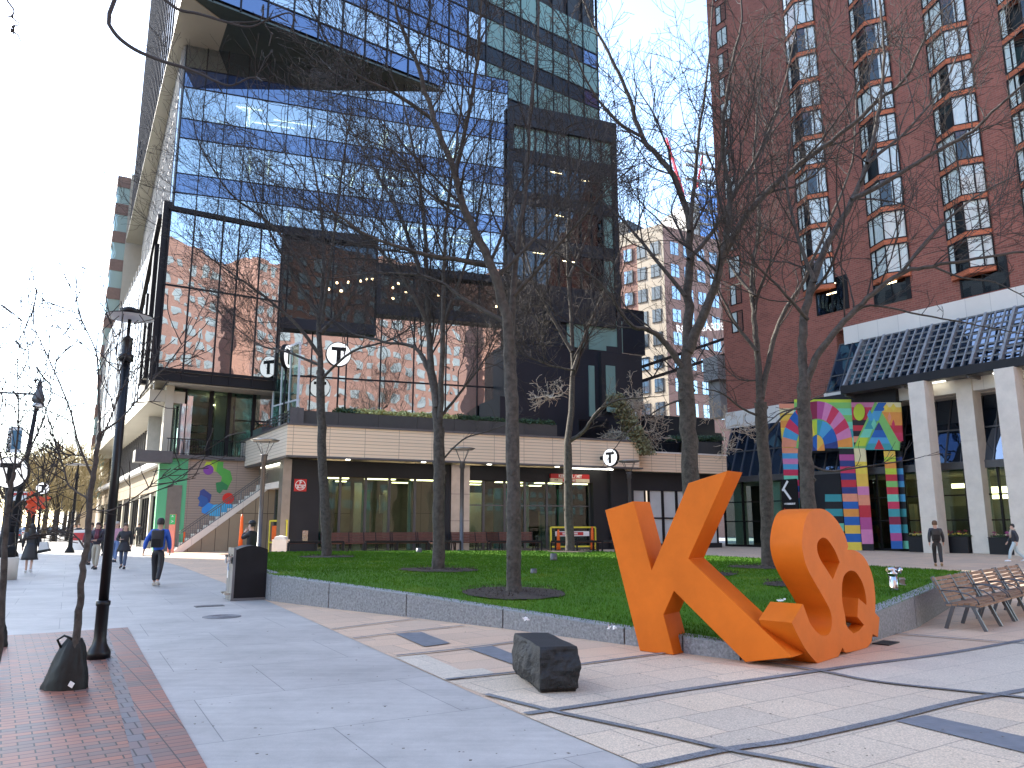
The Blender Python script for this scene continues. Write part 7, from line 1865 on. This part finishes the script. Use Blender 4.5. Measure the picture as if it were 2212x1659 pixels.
tag(mb.build('grit', mk('grit', (.10,.08,.055), .9, var=.6, scale=9), uv=False), 'brown bud scales and grit scattered over the paving', 'grit', kind='stuff')
PN = 0
# ================= PEOPLE =================
SKIN = [(.55,.33,.24),(.42,.25,.17),(.62,.40,.30)]
def skinmesh(name, verts, edges, radii, mat, parent, sub=1, root=0):
    me = bpy.data.meshes.new(name); me.from_pydata([tuple(v) for v in verts], edges, []); o = bpy.data.objects.new(name, me); COL.objects.link(o)
    md = o.modifiers.new('skin', 'SKIN'); md.use_smooth_shade = True
    if not me.skin_vertices: me.attributes  # noqa
    sv = me.skin_vertices[0].data if len(me.skin_vertices) else None
    if sv is None:
        bm = bmesh.new(); bm.from_mesh(me); bm.verts.layers.skin.verify(); bm.to_mesh(me); bm.free(); sv = me.skin_vertices[0].data
    for i, r in enumerate(radii):
        sv[i].radius = (r if isinstance(r, tuple) else (r, r)); sv[i].use_root = (i == root)
    s = o.modifiers.new('sub', 'SUBSURF'); s.levels = sub; s.render_levels = sub
    me.materials.append(mat); o.parent = parent
    dg = bpy.context.evaluated_depsgraph_get(); dg.update()
    m2 = bpy.data.meshes.new_from_object(o.evaluated_get(dg)); o.modifiers.clear(); o.data = m2; m2.name = name
    m2.materials.clear(); m2.materials.append(mat)
    for p in m2.polygons: p.use_smooth = True
    return o
def person(lab, loc, face, h, top, trouser, shoe, hair, skin=0, stride=.28, hairlen=0, coat=0.0, armpose=None, pack=None, bagc=None, cap=None, scarf=None, skirt=None, bare=False, sit=False, topname='jacket'):
    """face: heading angle (radians, 0 = +x); local frame: person walks toward +y"""
    global PN; PN += 1; uid = 'person%02d' % PN
    sc_ = h/1.78; r = thing('person', lab, 'person', (loc[0],loc[1],loc[2] if len(loc) > 2 else 0)); r['_o'] = (0,0,0)
    r.rotation_euler = (0,0,face-pi/2); r.scale = (sc_,)*3
    sk = mk('skin', SKIN[skin], .6, var=.05); s = stride
    # joints
    hipL, hipR = Vector((-.09,0,.92)), Vector((.09,0,.92))
    knL, knR = Vector((-.095,s*.75,.50)), Vector((.095,-s*.25,.49)); anL, anR = Vector((-.09,s*1.0,.09)), Vector((.09,-s*1.3,.14))
    if s < .05: knL, knR = Vector((-.1,.02,.5)), Vector((.1,.02,.5)); anL, anR = Vector((-.1,0,.09)), Vector((.1,0,.09))
    toL, toR = anL+Vector((-.01,.16,-.055)), anR+Vector((.01,.13,-.10 if s > .05 else -.055))
    pel, sp, ch, nk = Vector((0,0,.97)), Vector((0,.01,1.15)), Vector((0,.0,1.36)), Vector((0,.01,1.50)); hd0, hd1, hd2 = Vector((0,.03,1.58)), Vector((0,.035,1.66)), Vector((0,.02,1.73))
    shL, shR = Vector((-.185,0,1.42)), Vector((.185,0,1.42))
    ap = armpose or {}
    elL, elR = Vector(ap.get('eL', (-.245,-s*.35,1.15))), Vector(ap.get('eR', (.245,s*.30,1.15)))
    wrL, wrR = Vector(ap.get('wL', (-.25,-s*.35+.05,.90))), Vector(ap.get('wR', (.25,s*.6+.05,.92)))
    V = [pel, sp, ch, nk, hd0, hd1, hd2, shL, elL, wrL, shR, elR, wrR, hipL, knL, anL, hipR, knR, anR, toL, toR, Vector((0,.125,1.625))]
    E = [(0,1),(1,2),(2,3),(3,4),(4,5),(5,6),(2,7),(7,8),(8,9),(2,10),(10,11),(11,12),(0,13),(13,14),(14,15),(0,16),(16,17),(17,18),(15,19),(18,20),(4,21)]
    Rd = [(.09,.065),(.085,.065),(.11,.08),.052,.068,.082,.06,.055,.042,.028,.055,.042,.028,.06,.05,.036,.06,.05,.036,.03,.03,.018]
    # hands : palm, four fingers and a thumb each
    for w_, e_, sg in ((9,8,-1),(12,11,1)):
        d = (V[w_]-V[e_]).normalized(); side = d.cross(Vector((sg*.1,0,1))); side = side.normalized() if side.length > .1 else Vector((0,1,0)); side = Vector((0,1,0)) if abs(d.z) > .7 else side
        pi0 = len(V); V.append(V[w_]+d*.06); Rd.append((.036,.018)); E.append((w_, pi0))
        inw = Vector((-sg,0,0))
        for k in range(4):
            L_ = (.062,.072,.067,.05)[k]; b_ = V[pi0]+side*(.027-.018*k)+d*.02; i0 = len(V); V += [b_, b_+d*L_*.6+inw*.006, b_+d*L_+inw*.022]; Rd += [.0095,.0085,.007]; E += [(pi0,i0),(i0,i0+1),(i0+1,i0+2)]
        i0 = len(V); b_ = V[w_]+d*.03+side*.034; V += [b_, b_+d*.035+side*.014+inw*.012]; Rd += [.011,.008]; E += [(w_,i0),(i0,i0+1)]
    skinmesh('body', V, E, Rd, sk, r, 1, 0)
    tm = paint(uid+'t', top); bmx = paint(uid+'b', trouser)
    # trousers
    tv = [pel+Vector((0,0,.04)), hipL, knL, anL+Vector((0,0,.02)), hipR, knR, anR+Vector((0,0,.02)), pel+Vector((0,0,-.03))]
    k_ = 1.0
    if not bare: skinmesh('trousers', tv, [(0,7),(7,1),(1,2),(2,3),(7,4),(4,5),(5,6)], [(.15,.115),(.105,.11),.078,.062,(.105,.11),.078,.062,(.145,.12)], bmx, r, 1, 0)
    # top
    jv = [pel+Vector((0,0,-.10)), sp, ch, nk+Vector((0,-.005,-.02)), shL, elL, wrL-(wrL-elL).normalized()*.02, shR, elR, wrR-(wrR-elR).normalized()*.02]
    skinmesh(topname, jv, [(0,1),(1,2),(2,3),(2,4),(4,5),(5,6),(2,7),(7,8),(8,9)], [(.185,.145),(.16,.125),(.165,.125),.07,.088,.068,.05,.088,.068,.05], tm, r, 1, 0)
    if coat > 0:
        mb = MB(); mb.lathe((0,0,0), [(.165*1.05+.10*skf, .98-coat*skf) for skf in (1,.75,.5,.25,0)]+[(.13,1.1)], 20, sx=1.05, sy=.85); mb.build('coat_skirt', tm, r)
    if bare:
        mb = MB()
    # shoes
    for a, t in ((anL,toL),(anR,toR)):
        mb = MB(); d = (t-a); b_ = a+Vector((0,-.06,-.05)); mb.tube([b_, a+Vector((0,.0,-.035)), a+d*.65+Vector((0,0,.0)), t+Vector((0,.05,-.0))], [.042,.052,.044,.028], 10); mb.build('shoe', paint(uid+'s', shoe), r)
    # hair
    hm = paint('hair%02d%02d' % (int(hair[0]*99), int(hair[2]*99)), hair); mb = MB(); n = 16; vs = []; fs = []
    prof = [(.02,.135),(.06,.125),(.09,.095),(.105,.05),(.106,.0)] + ([(.10,-.05)] if hairlen <= 0 else [(.12,-.07),(.13,-.07-hairlen*.5),(.10,-.07-hairlen)])
    for j, (rr_, z) in enumerate(prof):
        for k in range(n):
            a = 2*pi*k/n; fr_ = sin(a); zz = z; rx = rr_
            if fr_ > .35 and z < .06: rx = rr_*.55 if z < .03 else rr_*.9   # open towards the face
            vs.append((cos(a)*rx*.92, .015+sin(a)*rx-(.035 if fr_ > .35 and z < .03 else 0), 1.665+zz))
    for j in range(len(prof)-1):
        for k in range(n): fs.append((j*n+k, (j+1)*n+k, (j+1)*n+(k+1)%n, j*n+(k+1)%n))
    fs.append(tuple(range(n))); mb.raw(vs, fs, 0, True); mb.build('hair', hm, r)
    # eyes, mouth, ears
    mb = MB()
    for sx_ in (-.03,.03): mb.lathe((sx_,.108,1.652), [(.004,-.008),(.012,0),(.004,.008)], 8)
    mb.build('eyes', M['black'], r)
    mb = MB(); mb.box((0,.105,1.592),(.042,.012,.010)); mb.build('mouth', paint('lips',(.35,.12,.10)), r)
    mb = MB()
    for sx_ in (-.082,.082): mb.lathe((sx_,.02,1.635), [(.006,-.03),(.018,0),(.006,.03)], 8)
    mb.build('ears', sk, r)
    if cap:
        mb = MB(); mb.lathe((0,.01,1.70), [(.108,-.015),(.108,.02),(.085,.07),(.03,.095)], 16); mb.box((0,.15,1.69),(.13,.12,.012)); mb.build('cap', paint('cap',cap), r)
    if scarf:
        mb = MB(); ring = [(cos(t)*.085, .01+sin(t)*.08, 1.50) for t in [2*pi*k/12 for k in range(13)]]; mb.tube(ring, .045, 8); mb.tube([(.0,.10,1.48),(.02,.135,1.3),(.03,.13,1.12)], [.05,.06,.045], 8); mb.tube([(-.04,.10,1.48),(-.05,.14,1.28),(-.06,.13,1.15)], [.045,.055,.04], 8); mb.build('scarf', paint(uid+'sc',scarf), r)
    if pack:
        bm = bmesh.new(); bmesh.ops.create_cube(bm, size=1); bmesh.ops.scale(bm, vec=(.30,.17,.46), verts=bm.verts); bmesh.ops.bevel(bm, geom=bm.edges[:], offset=.05, segments=3, affect='EDGES', profile=.6)
        bmesh.ops.translate(bm, vec=(0,-.21,1.24), verts=bm.verts); me = bpy.data.meshes.new('backpack'); bm.to_mesh(me); bm.free(); me.materials.append(paint(uid+'pk',pack)); bo = bpy.data.objects.new('backpack', me); COL.objects.link(bo)
        th = thing('backpack', pack_lab, 'backpack', r.location); th.rotation_euler = r.rotation_euler; th.scale = r.scale; bo.parent = th; bo.name = 'pack_body'
        for p in me.polygons: p.use_smooth = True
        mb = MB(); mb.box((0,-.31,1.14),(.22,.05,.2)); mb.tube([(0-.1,-.13,1.46),(-.11,.08,1.47),(-.12,.12,1.3),(-.14,.0,1.1)], .018, 6); mb.tube([(.1,-.13,1.46),(.11,.08,1.47),(.12,.12,1.3),(.14,.0,1.1)], .018, 6); mb.build('pocket_and_straps', M['black'], th, origin=(0,0,0))
    return r
pack_lab = ''
def at_px(u, v): p = hz(u, v); return (p.x, p.y)
A0 = radians(90)
def toward(deg): return radians(90-deg)      # heading measured clockwise from view axis
pack_lab = 'black backpack with silver trim on the person in the bright blue jacket'
person('person in a bright blue jacket and black trousers walking away with a black backpack', at_px(336,1266), toward(-12), 1.80, (.02,.10,.48), (.012,.012,.015), (.55,.52,.45), (.02,.018,.018), stride=.2, pack=(.02,.02,.025), hairlen=.0, armpose=dict(eL=(-.32,-.02,1.18), wL=(-.36,-.02,.93)))
person('woman seen from behind in a black knee length coat with pale legs at the left', at_px(60,1238), toward(-25), 1.66, (.025,.025,.028), (.3,.3,.28), (.7,.68,.65), (.02,.016,.015), skin=2, stride=.16, hairlen=.32, coat=.50, bare=True)
o = thing('shoulder_bag', 'white and black shoulder bag hanging beside the woman in the black coat', 'bag', at_px(60,1238)+(0,)); px_, py_ = at_px(60,1238)
mb = MB(); x0_ = px_+.42; mb.extr([(x0_-.16,py_,.72),(x0_+.22,py_,.74),(x0_+.12,py_,1.05),(x0_-.12,py_,1.05)], (0,.1,0)); mb.build('bag_body', paint('bagw',(.6,.58,.56)), o); mb = MB(); mb.extr([(x0_-.17,py_-.01,.66),(x0_+.24,py_-.01,.74),(x0_+.22,py_-.01,.82),(x0_-.16,py_-.01,.76)],(0,.12,0)); mb.tube([(x0_-.1,py_+.05,1.05),(x0_-.14,py_+.05,1.3),(x0_-.18,py_+.05,1.42)],.014,5); mb.build('strap', M['black'], o)
person('person with long curly hair, maroon scarf and light trousers facing the camera', at_px(204,1230), toward(172), 1.72, (.03,.025,.04), (.42,.38,.30), (.03,.03,.03), (.035,.02,.015), skin=0, stride=.14, hairlen=.2, scarf=(.14,.03,.05), armpose=dict(wL=(-.02,.2,1.12), wR=(.05,.2,1.10), eL=(-.24,.02,1.14), eR=(.24,.02,1.14)))
person('person in a dark maroon jacket and dark trousers half hidden behind the young tree trunk', at_px(190,1220), toward(175), 1.72, (.13,.03,.045), (.05,.05,.06), (.02,.02,.02), (.05,.03,.02), skin=1, stride=.12)
person('woman in a black puffer coat and blue jeans looking at a phone', at_px(264,1229), toward(165), 1.68, (.015,.016,.022), (.07,.10,.17), (.02,.02,.025), (.05,.02,.015), skin=0, stride=.15, hairlen=.16, coat=.30, armpose=dict(eR=(.27,.05,1.14), wR=(.10,.22,1.16)))
person('older person in a pink sweater and blue jeans walking toward the camera', at_px(247,1214), toward(178), 1.78, (.48,.24,.32), (.13,.20,.38), (.05,.05,.06), (.45,.42,.38), skin=0, stride=.15)
person('person in a dark suit striding away along the shopfront', at_px(297,1181), toward(-25), 1.82, (.035,.035,.035), (.035,.035,.035), (.02,.02,.02), (.03,.025,.02), stride=.3)
pack_lab = 'black backpack on the man walking past the stone columns'
person('man in dark clothes with a black backpack walking away past the hotel columns', at_px(2028,1224), toward(25), 1.80, (.03,.032,.04), (.014,.014,.016), (.30,.18,.08), (.09,.045,.02), stride=.26, pack=(.018,.018,.02))
person('woman in a dark vest, beige scarf and pale jeans walking in from the right edge', at_px(2196,1214), toward(-70), 1.68, (.03,.035,.05), (.50,.60,.62), (.85,.85,.85), (.02,.016,.014), skin=2, stride=.3, scarf=(.45,.36,.28))
person('person in a black cap and hoodie, hand at the face, behind the waste bin', (hz(538,1262).x, hz(538,1262).y), toward(-85), 1.74, (.012,.012,.014), (.03,.03,.03), (.8,.8,.8), (.02,.015,.015), skin=2, stride=.0, cap=(.012,.012,.014), armpose=dict(eL=(-.2,.2,1.28), wL=(-.07,.17,1.47)))
cols_ = [((.4,.32,.2),(.05,.05,.06)),((.03,.03,.04),(.1,.12,.2)),((.30,.34,.12),(.04,.04,.05)),((.05,.05,.06),(.03,.03,.03)),((.5,.5,.48),(.05,.06,.1)),((.55,.45,.38),(.4,.36,.3))]
far_l = [('distant person in a tan coat in the crowd behind the trunk',182,1186),('distant person in a black jacket just right of the slim lamp',166,1184),('distant person in a green top near the shopfront',228,1184),('distant person in black between the two nearest groups',222,1200),('distant person in a pale top among the crowd',196,1180),('distant person in beige further down the sidewalk',158,1176)]
for (lab, u, v), (a, b) in zip(far_l, cols_):
    o = person(lab, at_px(u,v), toward(175 if u % 4 else -20), 1.74, a, b, (.03,.03,.03), (.06,.04,.03), stride=.18)
# ---------- parked cars down the street ----------
def car(lab, x, y, ang, col):
    th = thing('parked_car', lab, 'car', (x,y,0), 'cars parked along the kerb'); th['_o'] = (0,0,0); th.rotation_euler = (0,0,ang)
    pr_ = [(-2.15,.35),(-2.2,.75),(-1.95,.92),(-1.35,.98),(-.85,1.42),(.75,1.45),(1.35,1.0),(2.0,.88),(2.2,.6),(2.15,.32)]
    bm = bmesh.new(); W_ = .88
    L1 = [bm.verts.new((x_, -W_*(.82 if z > 1.2 else 1), z)) for x_, z in pr_]; L2 = [bm.verts.new((x_, W_*(.82 if z > 1.2 else 1), z)) for x_, z in pr_]
    bm.faces.new(L1); bm.faces.new(list(reversed(L2)))
    for i in range(len(pr_)): j = (i+1) % len(pr_); bm.faces.new((L1[j],L1[i],L2[i],L2[j]))
    bmesh.ops.bevel(bm, geom=bm.edges[:], offset=.06, segments=2, affect='EDGES'); bmesh.ops.recalc_face_normals(bm, faces=bm.faces[:])
    me = bpy.data.meshes.new('body'); bm.to_mesh(me); bm.free(); me.materials.append(mk('car paint', col, .25, .2, var=.03, coat=.6)); o = bpy.data.objects.new('body', me); COL.objects.link(o); o.parent = th
    for sg in (-1,1):
        mb = MB(); mb.extr([(-1.2,sg*.885,.98),(-.8,sg*.76,1.36),(.7,sg*.76,1.38),(1.2,sg*.885,1.0)], (0,sg*.01,0)); mb.build('side_window', M['glass_dark'], th)
        for xx in (-1.35,1.35):
            mb = MB(); mb.tube([(xx,sg*.75,.33),(xx,sg*.93,.33)], .33, 18); w_ = mb.build('wheel', M['black'], th); mb = MB(); mb.tube([(xx,sg*.92,.33),(xx,sg*.945,.33)], .19, 12); mb.build('rim', M['chrome'], w_)
        mb = MB(); mb.box((2.16,sg*.62,.68),(.08,.3,.14)); mb.build('headlight', M['white'], th); mb = MB(); mb.box((-2.17,sg*.65,.75),(.06,.25,.14)); mb.build('tail_light', M['red'], th)
    mb = MB(); mb.extr([(1.30,-.7,1.06),(.80,-.62,1.40),(.80,.62,1.40),(1.30,.7,1.06)], (.03,0,.03)); mb.extr([(-1.30,-.7,1.06),(-.88,-.62,1.39),(-.88,.62,1.39),(-1.30,.7,1.06)], (-.03,0,.03)); mb.build('windscreen', M['glass_dark'], th)
    return th
sa = atan2(SF.d.y, SF.d.x)
for k, (u, v, c_, lab) in enumerate([(112,1158,(.03,.03,.035),'black car parked furthest right, next to the sidewalk crowd'),(60,1163,(.6,.6,.6),'silver white car parked left of the black car'),(22,1172,(.05,.06,.08),'dark car at the left edge of the photo'),(150,1152,(.5,.5,.52),'light grey car in the distance beside the slim lamp')]):
    p = hz(u, v); car(lab, p.x, p.y, sa+(pi/2.4 if k == 0 else 0), c_)
# hoop bicycle racks
for k in range(5):
    p = hz(95+k*11, 1172-k*2); mb = MB(); mb.tube([(p.x,p.y,0),(p.x,p.y,.75),(p.x+.15,p.y,.9),(p.x+.5,p.y,.9),(p.x+.65,p.y,.75),(p.x+.65,p.y,0)], .03, 6)
    tag(mb.build('bike_rack', M['grey_metal'], origin=(p.x,p.y,0)), 'grey hoop bicycle rack in the row left of the slim sidewalk lamp', 'bicycle rack', 'hoop bicycle racks in a row')
